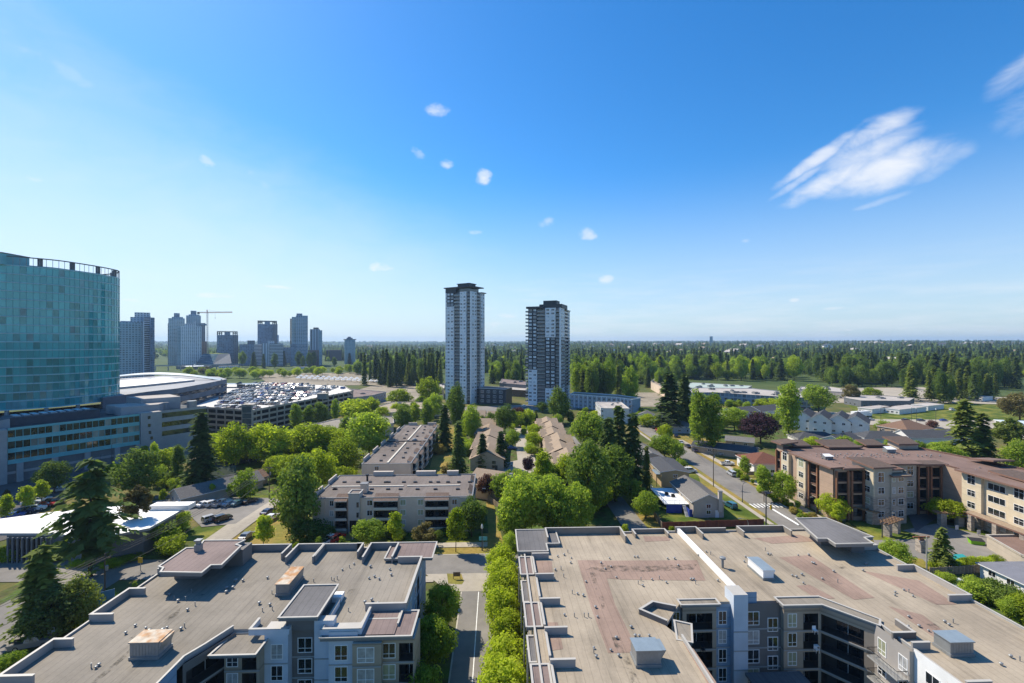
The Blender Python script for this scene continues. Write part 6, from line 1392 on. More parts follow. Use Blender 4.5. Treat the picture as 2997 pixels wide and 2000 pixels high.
sky_tower('dark banded office block left of the white balcony block', [('shaft', 701, 766, 1008, 'slate', 40, 0), ('shaft_front', 743, 767, 1008, 'band', 30, 1), ('rooftop_box', 724, 746, 997, 'dark', 14, -4)], 990)
sky_tower('white balcony block with pale striped end', [('shaft', 789, 829, 1006, 'band', 30, 0), ('fin', 766, 789, 1005, 'strip', 30, .5), ('rooftop_box', 784, 804, 998, 'white', 14, -3)], 960)
sky_tower('tallest blue-grey skyline tower with stepped top', [('shaft', 866, 901, 924, 'blue', 34, 0), ('wing', 854, 880, 928, 'teal', 30, 1.5), ('fin', 849, 853.5, 933, 'brick', 24, 2), ('rooftop_box', 868, 885, 918, 'slate', 14, -3), ('lower', 850, 900, 1008, 'slate', 30, 3)], 980, slabs='thin')
sky_tower('slim striped tower with brick rooftop box', [('shaft', 907, 936, 964, 'strip', 26, 0), ('wing', 934, 943, 967, 'teal', 24, 1), ('rooftop_box', 917, 933, 959, 'brick', 12, -3), ('lower', 901, 940, 1025, 'brick', 26, 4)], 1000)
sky_tower('short teal tower with flat roof slab, right end of the skyline', [('shaft', 1008, 1040, 995, 'teal', 26, 0), ('roof_slab', 1005, 1043, 993, ('dark', 995), 28, .5), ('penthouse', 1014, 1032, 989, 'slate', 16, -3), ('rooftop_box', 1018, 1027, 986, 'dark', 10, -4)], 1050, slabs='thin')
sky_tower('dark low block behind the white balcony block', [('shaft', 829, 849, 1017, 'slate', 30, 0)], 1100, 'building', name='office_block')
sky_tower('low blue warehouse left of the short teal tower', [('shaft', 955, 1000, 1025, 'dark_blue_metal', 30, 0)], 1250, 'building', name='warehouse')
sky_tower('lone pale tower on the far wooded ridge', [('shaft', 2077, 2086, 985, 'teal', 26, 0), ('podium', 2068, 2116, 1012, 'white', 40, 3)], 2600)
for i, (p0, p1, yt, d, fm) in enumerate([(1920, 1945, 1062, 850, 'white'), (1990, 2030, 1066, 900, 'white'), (2150, 2185, 1073, 830, 'white'), (1905, 1935, 1090, 720, 'white'), (640, 700, 1072, 900, 'white'), (860, 900, 1075, 850, 'white')]):
    sky_tower(['small white house among the woods above the parking lot, first from left', 'small white house among the woods, second from left', 'small pale house in a gap of the woods left of the school', 'white townhouse row at the edge of the woods', 'low white store roof at the foot of the slate towers', 'low white roof at the foot of the tallest skyline tower'][i], [('shaft', p0, p1, yt, fm, 20, 0)], d, 'building', name='small_building')
# wedge-shaped glass roof building and transit station
def wedge():
    root = thing('glass_wedge_building', 'wedge-shaped building with sloping glazed roof in front of the slate tower', 'building'); d = 930
    f = lambda px, py, dd=d: (*CWd((px-CX)/FPX*dd, dd), ZAT(py, dd)); G = mat('wedge_glass', (.05, .11, .14), .85, .1, var=.2, scale=.05)
    b = MB(); a, c, e, g_ = f(576, 1062), f(620, 1068), f(640, 1036, d+30), f(594, 1036, d+30); b.face([a, c, e, g_], G)
    b.build('glazed_slope', root)
    for t in (.2, .4, .6, .8):
        q = MB(); l = [tuple(np.array(a)+(np.array(g_)-np.array(a))*t), tuple(np.array(c)+(np.array(e)-np.array(c))*t)]; q.tube(l, .5, TWS, 4); q.build('glazing_bar', root)
    b = MB(); k = f(678, 1064, d+10); k2 = f(672, 1036, d+40); b.face([c, k, k2, e], STONED); b.face([e, k2, (*k2[:2], 0), (*e[:2], 0)], STONED); b.face([(*c[:2], 0), (*k[:2], 0), k, c], STONED); b.face([(*a[:2], 0), (*c[:2], 0), c, a], STONED); b.build('wall', root)
    b = MB(); b.face([g_, e, k2, f(640, 1033, d+70)], mat('green_roof', (.16, .20, .06), .9, .1, var=.3)); b.build('green_roof', root)
    root = thing('transit_station', 'low transit station with white peaked canopy on the skyline', 'station'); b = MB(); x0, x1 = 540, 600
    c = CWd((570-CX)/FPX*860, 860); b.obox(c[0], c[1], 0, 5.5, 60, 14, -YAW, STONED); b.build('wall', root); b = MB(); b.lathe(c[0], c[1], [(16, 5.5), (10, 7), (3, 7.6), (0.3, 9)], TWW, 12); b.build('canopy', root)
    b = MB(); q0, q1 = CWd((455-CX)/FPX*800, 800), CWd((700-CX)/FPX*860, 860); b.tube([(*q0, 9), (*q1, 9)], 1.4, STONE, 4); g = thing('guideway', 'elevated concrete rail guideway below the skyline towers', 'guideway'); b.build('beam', g)
    for t in np.linspace(0, 1, 8):
        pb = MB(); x, y = q0[0]+(q1[0]-q0[0])*t, q0[1]+(q1[1]-q0[1])*t; pb.lathe(0, 0, [(.9, 0), (.9, 8.4)], STONE, 6); pb.build('pier', g, loc=(x, y, 0))
wedge()
# tower crane
def crane():
    d = 1030; root = thing('tower_crane', 'red and white tower crane above the half-built tower', 'crane'); cm = mat('crane_red', (.42, .12, .10), .6, .3); cw = mat('crane_white', (.55, .50, .48), .6, .3)
    x = (607-CX)/FPX*d; z1 = ZAT(915, d)
    def lat(nm, a, c, s, m, nseg):
        b = MB(); a, c = Vector(a), Vector(c); dr = (c-a).normalized(); u = dr.orthogonal().normalized(); v = dr.cross(u)
        cor = [u*s+v*s, -u*s+v*s, -u*s-v*s, u*s-v*s]
        for q in cor: b.tube([a+q, c+q], .28, m, 4)
        for i in range(nseg):
            p, r_ = a+(c-a)*i/nseg, a+(c-a)*(i+1)/nseg
            for k in range(4): b.tube([p+cor[k], r_+cor[(k+1) % 4]], .16, m, 3)
        b.build(nm, root)
    xy = CWd(x, d); lat('mast', (*xy, 0), (*xy, z1), 1.1, cw, 26)
    j0, j1 = CWd((680-CX)/FPX*d, d), CWd((578-CX)/FPX*d, d); lat('jib', (*xy, z1), (*j0, z1+.5), .9, cm, 18); lat('counter_jib', (*xy, z1), (*j1, z1), .9, cm, 7)
    lat('tower_head', (*xy, z1), (xy[0]-1, xy[1], ZAT(907, d)), .6, cm, 4)
    b = MB(); b.obox(j1[0]+2, j1[1], z1-4, z1+1, 4, 2.4, 0, STONED); b.build('counterweight', root); b = MB(); b.tube([(xy[0]-1, xy[1], ZAT(907, d)), (*CWd((650-CX)/FPX*d, d), z1+1)], .14, cm, 3); b.build('tie', root)
    b = MB(); hk = CWd((630-CX)/FPX*d, d); b.tube([(*hk, z1), (*hk, z1-12)], .14, RAIL, 3); b.box(hk[0]-.6, hk[1]-.6, z1-13.5, hk[0]+.6, hk[1]+.6, z1-12, RAIL); b.build('hook', root)
crane()
# ================================================================== brown apartment building on the right
def stone_mat(name, c1, c2, sx=.9, sz=.35):
    m = bpy.data.materials.new(name); m.use_nodes = True; nt = m.node_tree; N = nt.nodes.new; L = nt.links.new; b = nt.nodes['Principled BSDF']; b.inputs['Roughness'].default_value = .9
    g = N('ShaderNodeNewGeometry'); mp = N('ShaderNodeMapping'); mp.inputs['Scale'].default_value = (1/sx, 1/sx, 1/sz); L(g.outputs['Position'], mp.inputs[0])
    v = N('ShaderNodeTexVoronoi'); v.inputs['Scale'].default_value = 1; L(mp.outputs[0], v.inputs['Vector']); mx = N('ShaderNodeMix'); mx.data_type = 'RGBA'
    sp = N('ShaderNodeSeparateColor'); L(v.outputs['Color'], sp.inputs[0]); L(sp.outputs[0], mx.inputs[0]); mx.inputs[6].default_value = (*c1, 1); mx.inputs[7].default_value = (*c2, 1); L(mx.outputs[2], b.inputs['Base Color'])
    bp = N('ShaderNodeBump'); bp.inputs['Strength'].default_value = .5; bp.inputs['Distance'].default_value = .1; L(v.outputs['Distance'], bp.inputs['Height']); L(bp.outputs[0], b.inputs['Normal']); MATS[name] = m; return m
JSTONE = stone_mat('ledge_stone', (.26, .22, .185), (.44, .38, .31)); JBEIGE = siding('beige_panel', (.60, .51, .37), 1.65, .85); JTAN = siding('rose_tan_panel', (.40, .285, .21), 1.65, .85); JGREY = siding('greige_panel', (.43, .375, .30), 1.65, .85)
JROOF = roof_mat('roof_brown_torch_on', (.20, .135, .11), (.10, .065, .055), 1.0, ns=.3, seam=.8); JROOF2 = mat('brown_shed_roof', (.115, .085, .07), .9, .15, var=.2, scale=1.5); JFAS = mat('brown_fascia', (.20, .115, .085), .7, .3, var=.1); JPOST = mat('rust_timber', (.26, .125, .07), .8, .2, var=.2)
FJ = (10.9, 7.7, 4.5, 1.2)
def jbay(root, p0, p1, z1=14.6, up=None, wins=(), balc=(), lower=None, depth=None, split=4.6, style='g', top_double=True):
    up = up or JBEIGE; lower = lower or JSTONE; L_ = math.dist(p0, p1); b = MB()
    hol = lambda za, zb: [(u0, u1, max(f+.1, za+.01), min(f+2.8, zb-.01), 1.7, BALC, BALC) for u0, u1 in balc for f in FJ if f+.1 < zb and f+2.8 > za and f+2.8 <= zb+.3]
    hs = [(u0, u1, f+.1, f+2.7, 1.7, BALC, BALC) for u0, u1 in balc for f in FJ]
    lo = [h for h in hs if h[3] <= split+3.1 and h[2] < split]; hi = [h for h in hs if h[2] >= split]
    d, n = wall(b, p0, p1, 0, split, lower, [h for h in hs if h[3] < split]); wall(b, p0, p1, split, z1, up, hi)
    if depth:
        q0 = (p0[0]-n.x*depth, p0[1]-n.y*depth); q1 = (p1[0]-n.x*depth, p1[1]-n.y*depth)
        for a_, c_ in ((q0, p0), (p1, q1)): wall(b, a_, c_, 0, split, lower); wall(b, a_, c_, split, z1, up)
        b.face([(*p0, z1), (*p1, z1), (*q1, z1), (*q0, z1)], JROOF2)
    o = b.build('wall_bay', root); pt = lambda u, z, k=0: (p0[0]+d.x*u+n.x*k, p0[1]+d.y*u+n.y*k, z); an = math.atan2(d.y, d.x)
    for w_ in wins:
        for i, f in enumerate(FJ): window(o, pt(w_[0], f+.7), d, w_[1], (2.7 if i == 0 and top_double else 1.75), WHITE, rglass() if rw.random() < .5 else GLASS, w_[2] if len(w_) > 2 else style)
    for u0, u1 in balc:
        for f in FJ:
            if f < split and f+2.7 > split: pass
            r = MB(); w = u1-u0; r.box(0, -.06, 1.0, w, 0, 1.07, RAIL); r.box(0, -.1, -.15, w, 1.6, 0, JFAS)
            for i in range(int(w/.2)+1): r.box(i*.2, -.04, 0, i*.2+.025, -.015, 1.0, RAIL)
            r.build('balcony', o, loc=pt(u0, f+.15, .1), rz=an)
        for u in (u0-.1, u1+.1):
            r = MB(); r.box(-.22, -.5, 0, .22, -.06, 14, JPOST); r.build('timber_post', o, loc=pt(u, 0, .1), rz=an)
    return o
def jroof(root, nm, poly, z, tilt=0.0, m=None, th=.45, axis=None):
    """overhanging roof plate, optionally tilted about its first edge"""
    b = MB(); pl = ccw(poly); zt = [z]*len(pl)
    if tilt:
        a_, c_ = np.array(poly[0]), np.array(poly[1]); d_ = (c_-a_)/np.linalg.norm(c_-a_); nn = np.array([-d_[1], d_[0]]); zt = [z+tilt*abs(np.dot(np.array(p)-a_, nn)) for p in pl]
    n = len(pl); i = len(b.v); b.v.extend([(p[0], p[1], q-th) for p, q in zip(pl, zt)]); b.v.extend([(p[0], p[1], q) for p, q in zip(pl, zt)]); k = b.mi(JFAS); t = b.mi(m or JROOF2)
    for j in range(n): b.f.append((j, (j+1) % n, n+(j+1) % n, n+j)); b.m.append(k)
    b.f.append(tuple(range(n, 2*n))); b.m.append(t); b.f.append(tuple(reversed(range(n)))); b.m.append(k); return b.build(nm, root)
def brown_building():
    root = thing('apartment_building', 'four-storey brown and beige apartment building with rust timber balconies', 'apartment building'); Z = 14.6
    body = [(95.4, 124.6), (104, 124.6), (104, 121.6), (113.0, 122.4), (113.5, 128), (129.5, 128), (129.5, 96), (128, 80), (150, 80), (147, 122), (141, 150.5), (95.4, 150.5)]
    b = MB(); b.prism(body, Z-.6, Z-.05, JGREY, JROOF, bottom=True); b.build('main_roof', root)
    b = MB(); b.prism([(98, 127.5), (112.5, 131), (132.5, 131), (132.5, 84), (145, 84), (142, 120), (138, 147), (98, 147)], 0, Z-.6, DARKIN); b.build('inner_core', root)
    for p, q in (((150, 80), (147, 122)), ((147, 122), (141, 150.5)), ((141, 150.5), (95.4, 150.5)), ((128, 80), (150, 80))): b = MB(); wall(b, p, q, 0, Z-.6, JGREY); b.build('rear_wall', root)
    b = MB(); coping(b, body, Z, .3, .5, JFAS, closed=True, cap=JFAS); b.build('roof_edge', root)
    # street facade (faces left: run towards the camera)
    jbay(root, (95.0, 150.6), (95.0, 147.2), 16.8, JTAN, balc=[(.5, 2.9)], lower=JTAN)
    jbay(root, (94.2, 147.0), (94.2, 143.2), 13.9, JBEIGE, [(1.9, 2.2)], depth=1.2)
    jbay(root, (95.2, 143.2), (95.2, 139.2), Z, JTAN, lower=JTAN, split=7.7)
    jbay(root, (94.2, 139.2), (94.2, 135.2), 13.9, JBEIGE, [(2.0, 2.2)], depth=1.2)
    jbay(root, (95.2, 135.2), (95.2, 130.0), Z, JTAN, balc=[(.8, 4.2)], lower=JTAN)
    jbay(root, (94.8, 130.0), (94.8, 124.6), Z, JTAN, lower=JTAN, split=7.7)
    jbay(root, (94.9, 124.4), (99.2, 124.4), Z-.4, JTAN, balc=[(.6, 3.7)], lower=JTAN)
    jbay(root, (99.2, 124.3), (103.6, 124.3), Z-1, JTAN, balc=[(.6, 3.8)], lower=JTAN, depth=.4)
    # projecting corner block
    jbay(root, (103.5, 128.6), (103.4, 121.0), 15.6, JBEIGE, [(2.2, 1.5), (5.4, 2.2)], depth=.4, split=7.7)
    jbay(root, (103.4, 121.0), (109.2, 121.6), 15.6, JGREY, [(2.4, 2.0)], split=7.7)
    jbay(root, (108.6, 121.2), (113.6, 121.9), 13.2, JGREY, [(.9, 1.0), (3.2, 1.9)], split=7.7, depth=1.0, top_double=False)
    jbay(root, (113.6, 122), (113.6, 127.6), Z, JGREY, [(2.5, 1.8)])
    # recessed courtyard wall with twin balconies
    jbay(root, (113.6, 127.4), (121.6, 127.4), Z, JGREY, [(2.2, 2.0), (6.2, 2.0)], split=7.7)
    jbay(root, (121.6, 127.8), (130.0, 127.8), Z, JTAN, balc=[(.8, 3.4), (4.6, 7.4)], lower=JTAN)
    jbay(root, (129.4, 127.8), (129.4, 121.2), Z, JTAN, lower=JTAN, split=7.7)
    # right leg, faces left
    jbay(root, (128.7, 121.2), (128.5, 116.0), Z, JBEIGE, [(2.6, 2.2)], depth=1.0)
    jbay(root, (129.3, 116.0), (128.9, 109.6), Z, JBEIGE, [(3.2, 4.4, '3')], top_double=False)
    jbay(root, (128.5, 109.6), (128.1, 104.6), Z, JBEIGE, [(2.5, 2.4)], depth=1.0)
    jbay(root, (128.9, 104.6), (128.0, 84), Z, JTAN, [(8, 2.0)], lower=JTAN, split=7.7)
    jbay(root, (128.1, 103.6), (138, 103.6), Z, JTAN, lower=JTAN, split=7.7)
    b = MB(); b.prism([(125.6, 118), (128.4, 118), (128.0, 103), (125.0, 103)], 4.3, 4.7, JFAS, SH_TAN, bottom=True); b.build('entrance_canopy', root)
    for y in (104, 110, 116): b = MB(); b.box(125.2, y-.5, 0, 126.2, y+.5, 4.3, JSTONE); b.build('stone_pier', root)
    # roofs: eaves and raised sheds
    ZE = Z+.35
    jroof(root, 'eave_roof', [(93.6, 142), (93.6, 124.0), (97.6, 124.0), (97.6, 142)], ZE, .06, JROOF)
    jroof(root, 'eave_roof', [(97, 123.4), (103, 123.4), (103, 126), (97, 126)], ZE, .05, JROOF)
    jroof(root, 'shed_roof', [(93.8, 146.4), (93.8, 152), (99.6, 152), (99.6, 146.4)], 16.6, .12)
    jroof(root, 'shed_roof', [(102.6, 120.0), (109.6, 120.6), (109.4, 129.4), (102.4, 129.4)], 16.0, .06)
    jroof(root, 'shed_roof', [(108.4, 120.4), (114.4, 121.1), (114.2, 124.4), (108.4, 124.0)], 13.5, .16, SH_TAN)
    jroof(root, 'eave_roof', [(112.8, 126.2), (122.6, 126.2), (122.6, 130), (112.8, 130)], ZE+.3, .03, JROOF)
    jroof(root, 'eave_roof', [(121.8, 126.6), (130.6, 126.6), (130.6, 130.6), (121.8, 130.6)], ZE, .03)
    jroof(root, 'eave_roof', [(127.2, 121.8), (126.6, 101.8), (131.2, 101.8), (131.8, 121.8)], ZE, .05, JROOF)
    jroof(root, 'shed_roof', [(131.5, 117), (131, 108), (138, 108), (138.4, 117)], ZE+.9, .02)
    for x0, x1 in ((99.5, 105.5), (110, 121.5), (124.5, 131)): jroof(root, 'shed_roof', [(x0, 148.6), (x1, 148.6), (x1, 153.2), (x0, 153.2)], ZE+.6, .22)
    jroof(root, 'shed_roof', [(110, 146.4), (121.5, 146.4), (121.5, 149), (110, 149)], ZE+.5, .05)
    jroof(root, 'shed_roof', [(133.0, 145.5), (140, 145.5), (141.5, 152), (133, 152)], ZE+1.6, .18)
    b = MB(); b.box(134, 146.5, Z, 140.5, 151, ZE+1.5, JGREY); b.build('penthouse', root)
    jroof(root, 'shed_roof', [(141, 131), (147.5, 131), (147.5, 124), (141, 124)], ZE+.6, .15, JROOF)
    # rows of roof vents and three hooded fans
    rg = random.Random(2)
    for row, (y0, n) in enumerate(((139.8, 20), (138.0, 18), (136.2, 12))):
        for i in range(n):
            x = 101+i*1.95+rg.uniform(-.4, .4); o = MB() if (row, i) == (0, 0) else None; vent(root, x, y0+rg.uniform(-.4, .4)-(.25*max(0, x-125)), Z, rg.uniform(.55, .8))
    for i in range(14): vent(root, 132+rg.uniform(-1, 8), 100+i*1.8, Z, .6)
    for i in range(9): vent(root, 98.4+i*.35, 141-i*1.9, Z, .55)
    for x, y, s in ((100.8, 134.8, 1.1), (127, 142.5, 1.3), (106.5, 130.6, .8)): b = MB(); b.box(-1.1*s, -.7*s, 0, 1.1*s, .7*s, .9*s, GALV); b.face([(-1.3*s, -.9*s, .9*s), (1.3*s, -.9*s, .9*s), (1.0*s, .7*s, 1.3*s), (-1.0*s, .7*s, 1.3*s)], WHITE); b.build('roof_fan', root, loc=(x, y, Z))
    rebase(root, (118, 130, 0))
brown_building()
# stone gate piers with pergola beams at its entrance
def pergola(label, px, py, ang, n=3):
    x, y = P(px, py); root = thing('pergola', label, 'pergola', (x, y, 0), ang)
    for k in (0, 4.2):
        b = MB(); b.box(-.7, -.7, 0, .7, .7, 3.4, JSTONE); b.box(-.85, -.85, 3.4, .85, .85, 3.6, STONE); b.build('stone_pier', root, loc=(k, 0, 0))
    for i in range(n): b = MB(); b.box(-1.8, -.1, 0, 6.0, .1, .3, TIMB); b.build('beam', root, loc=(0, -.8+i*.8, 3.6))
    for i in range(5): b = MB(); b.box(-.06, -1.3, 0, .06, 1.3, .2, TIMB); b.build('rafter', root, loc=(-1+i*1.5, 0, 3.96))
pergola('stone-pier pergola left of the brown building driveway beside the lawn', 2598, 1572, R(25)); pergola('stone-pier pergola right of the brown building driveway', 2757, 1540, R(-10)); pergola('stone-pier pergola along the sidewalk by the projecting corner block', 2497, 1520, R(-62))
x, y = P(2696, 1618); g = thing('gate_post', 'stone gate post with timber arms at the parking entrance', 'post', (x, y, 0)); b = MB(); b.box(-.75, -.75, 0, .75, .75, 3, JSTONE); b.build('stone_pier', g); b = MB(); b.box(-2, -.15, 3.6, 2, .15, 3.9, JPOST); b.box(-.4, -.4, 3, .4, .4, 3.6, JPOST); b.build('beam', g)
# ---------------- low buildings on the right
def dumpster():
    x, y = P(2857, 1595); root = thing('dumpster', 'lime green dumpster with black lid by the parking shelter', 'dumpster', (x, y, 0), R(-20)); gm = mat('lime_paint', (.22, .50, .02), .5, .4, var=.12)
    b = MB(); i = len(b.v); b.v.extend([(-1.6, -.8, .15), (1.6, -.8, .15), (1.6, .8, .15), (-1.6, .8, .15), (-1.9, -1.05, 1.5), (1.9, -1.05, 1.5), (1.9, 1.05, 1.9), (-1.9, 1.05, 1.9)]); k = b.mi(gm)
    for f in ((0, 3, 2, 1), (0, 1, 5, 4), (1, 2, 6, 5), (2, 3, 7, 6), (3, 0, 4, 7)): b.f.append(f); b.m.append(k)
    b.box(-1.95, -1.1, 1.0, 1.95, -1.0, 1.15, gm); b.build('bin', root); b = MB(); b.face([(-1.95, -1.1, 1.55), (1.95, -1.1, 1.55), (1.95, 1.1, 1.98), (-1.95, 1.1, 1.98)], RAIL); b.build('lid', root); root.scale = (.75, .75, .75)
    x, y = P(2812, 1646); b = MB(); b.box(-1.2, -.7, 0, 1.2, .7, 1.2, mat('teal_paint', (.03, .30, .30), .5, .4)); b.face([(-1.25, -.75, 1.22), (1.25, -.75, 1.22), (1.25, .75, 1.5), (-1.25, .75, 1.5)], MATS['teal_paint']); o = b.build('dumpster', None, loc=(x, y, 0)); tag(o, 'teal bin behind the clipped hedge at the parking edge', 'dumpster')
dumpster()
lowblock('carport', 'low reddish-brown roofed shelter at the right edge of the parking lot', [(2888, 1570), (3200, 1568), (3300, 1640), (3000, 1632), (2990, 1628)], 3.0, JGREY, JROOF, 'shelter', 0, 3)
r = house('house', 'grey-roofed house with white eaves at the right edge', 110.5, 87.0, 16, 11.5, 3.4, 4.4, R(0), CLADW, mat('slate_membrane', (.17, .175, .20), .85, .2, var=.1), 'hip', wins=3)
# ---------------- school, portables, big low-rise behind the poplars
lowblock('low_rise', 'long grey low-rise with pale stepped roof behind the tall poplars', [(2015, 1150), (2095, 1150), (2290, 1163), (2372, 1166), (2380, 1156), (2200, 1138), (2030, 1136)], 9, FM['slate'], PROOF2, 'building', 16, 4)
lowblock('low_rise', 'row of beige stepped-gable townhouses left of the grey low-rise', [(1905, 1118), (1950, 1140), (1962, 1132), (1918, 1108)], 8, STUC, SH_TAN, 'building', 6, 8)
lowblock('low_rise', 'row of pale green-roofed buildings in front of the dark conifers', [(2010, 1136), (2180, 1142), (2200, 1130), (2020, 1120)], 8, STUC, mat('pale_green_roof', (.36, .42, .38), .8, .2, var=.15), 'building', 10, 9)
lowblock('school_building', 'long flat-roofed school with dark window band behind the portables', [(2470, 1165), (2520, 1174), (2660, 1175), (2676, 1166), (2600, 1160), (2480, 1156)], 5, STONED, PROOF2, 'school', 3, 10)
lowblock('school_building', 'low wide school hall with flat roof left of the round green tree', [(2340, 1140), (2480, 1150), (2500, 1144), (2420, 1132), (2345, 1133)], 6, STUCD, PROOF2, 'school', 3, 11)
words = ['left', 'middle', 'right', 'small far-left']
for i, (px, py, l, w) in enumerate([(2563, 1207, 26, 9), (2645, 1207, 34, 11), (2715, 1198, 22, 10), (2870, 1172, 18, 9)]):
    x, y = P(px, py); house('portable_classroom', f'white flat-roofed portable classroom, {["leftmost of the three", "longest, in the middle", "rightmost of the three", "small one by the far trees at right"][i]} on the school lawn', x, y, w, l, 3.4, 3.7, R(68), CLADW, PROOF2, 'flat', .3, wins=4, group='portable classrooms', cat='portable')
house('house', 'pale flat-roofed building at the right edge behind the spruces', *P(3040, 1280), 20, 30, 6, 6.3, R(20), CLADW, mat('pale_blue_roof', (.48, .56, .62), .7, .2, var=.08), 'flat', .4, wins=4, cat='building')
# fences
def fence(label, p0, p1, h, m, bw=.9, gap=.02, post=True, group=None):
    root = thing('fence', label, 'fence'); p0, p1 = np.array(p0), np.array(p1); L_ = np.linalg.norm(p1-p0); d_ = (p1-p0)/L_; an = math.atan2(d_[1], d_[0]); n = int(L_/bw); b = MB(); b.box(gap, -.03, .08, L_/n-gap, .03, h, m); me = b.mesh('board')
    for i in range(n): o = link('board', me, root, (*(p0+d_*i*L_/n), 0), an); o.scale = (1, 1, rnd.uniform(.97, 1.03))
    for i in range(0, n+1, max(1, int(2.4/bw))): b = MB(); b.box(-.06, -.02, 0, .06, .1, h+.12, m); b.build('post', root, loc=(*(p0+d_*i*L_/n), 0), rz=an)
    rebase(root, (*((p0+p1)/2), 0)); return root
RED = mat('red_fence_stain', (.19, .065, .045), .85, .2, var=.2, scale=1.5, objrand=.12); GWOOD = mat('weathered_board', (.27, .225, .17), .9, .1, var=.2, scale=2, objrand=.2)
fence('red-brown board fence behind the grey-roofed corner house', P(1938, 1550), P(2236, 1540), 1.9, RED)
fence('weathered grey board fence running up beside the alley lawn', P(1938, 1550), P(1915, 1515), 1.8, GWOOD, .5)
fence('weathered board fence left of the grey-roofed house at the right edge', P(2722, 1690), P(2893, 1678), 2.0, GWOOD, .34)
fence('board fence beside the yellow lawn right of the beige apartments', P(1412, 1452), P(1468, 1497), 1.8, GWOOD, .5)
fence('low dark fence between parking lot and saplings', P(455, 1461), P(745, 1449), 1.2, STONED, 1.2)
# ================================================================== vehicles
TYRE = mat('tyre', (.012, .012, .013), .9, .2); RIM = mat('wheel_rim', (.35, .36, .37), .35, .5, metal=.6); CGL = mat('car_glass', (.012, .015, .018), .04, .9); LAMP = mat('head_lamp', (.7, .7, .68), .15, .6); TAIL = mat('tail_lamp', (.35, .01, .01), .2, .6)
CARC = {'white': (.72, .72, .71), 'silver': (.42, .44, .46), 'grey': (.16, .17, .18), 'black': (.018, .018, .02), 'blue': (.02, .09, .34), 'navy': (.015, .03, .085), 'red': (.42, .02, .015), 'teal': (.03, .12, .15), 'beige': (.42, .37, .29), 'green': (.03, .10, .05)}
def paint(c): return mat('paint_'+c, CARC[c], .28, .5, coat=.6, var=.03)
PROF = {'sedan': [(-2.3, .55), (-2.3, .85), (-1.75, .98), (-1.05, 1.45), (.35, 1.45), (1.15, .98), (2.1, .82), (2.3, .6)],
        'suv': [(-2.3, .6), (-2.3, 1.05), (-2.1, 1.7), (-1.9, 1.76), (.3, 1.74), (1.05, 1.12), (2.1, .98), (2.3, .65)],
        'van': [(-2.5, .55), (-2.5, 1.1), (-2.25, 1.78), (-2.0, 1.85), (.7, 1.82), (1.6, 1.1), (2.35, .92), (2.5, .6)],
        'pickup': [(-2.75, .7), (-2.75, 1.1), (-.75, 1.12), (-.6, 1.82), (.75, 1.82), (1.3, 1.2), (2.6, 1.1), (2.75, .75)]}
_carc = {}
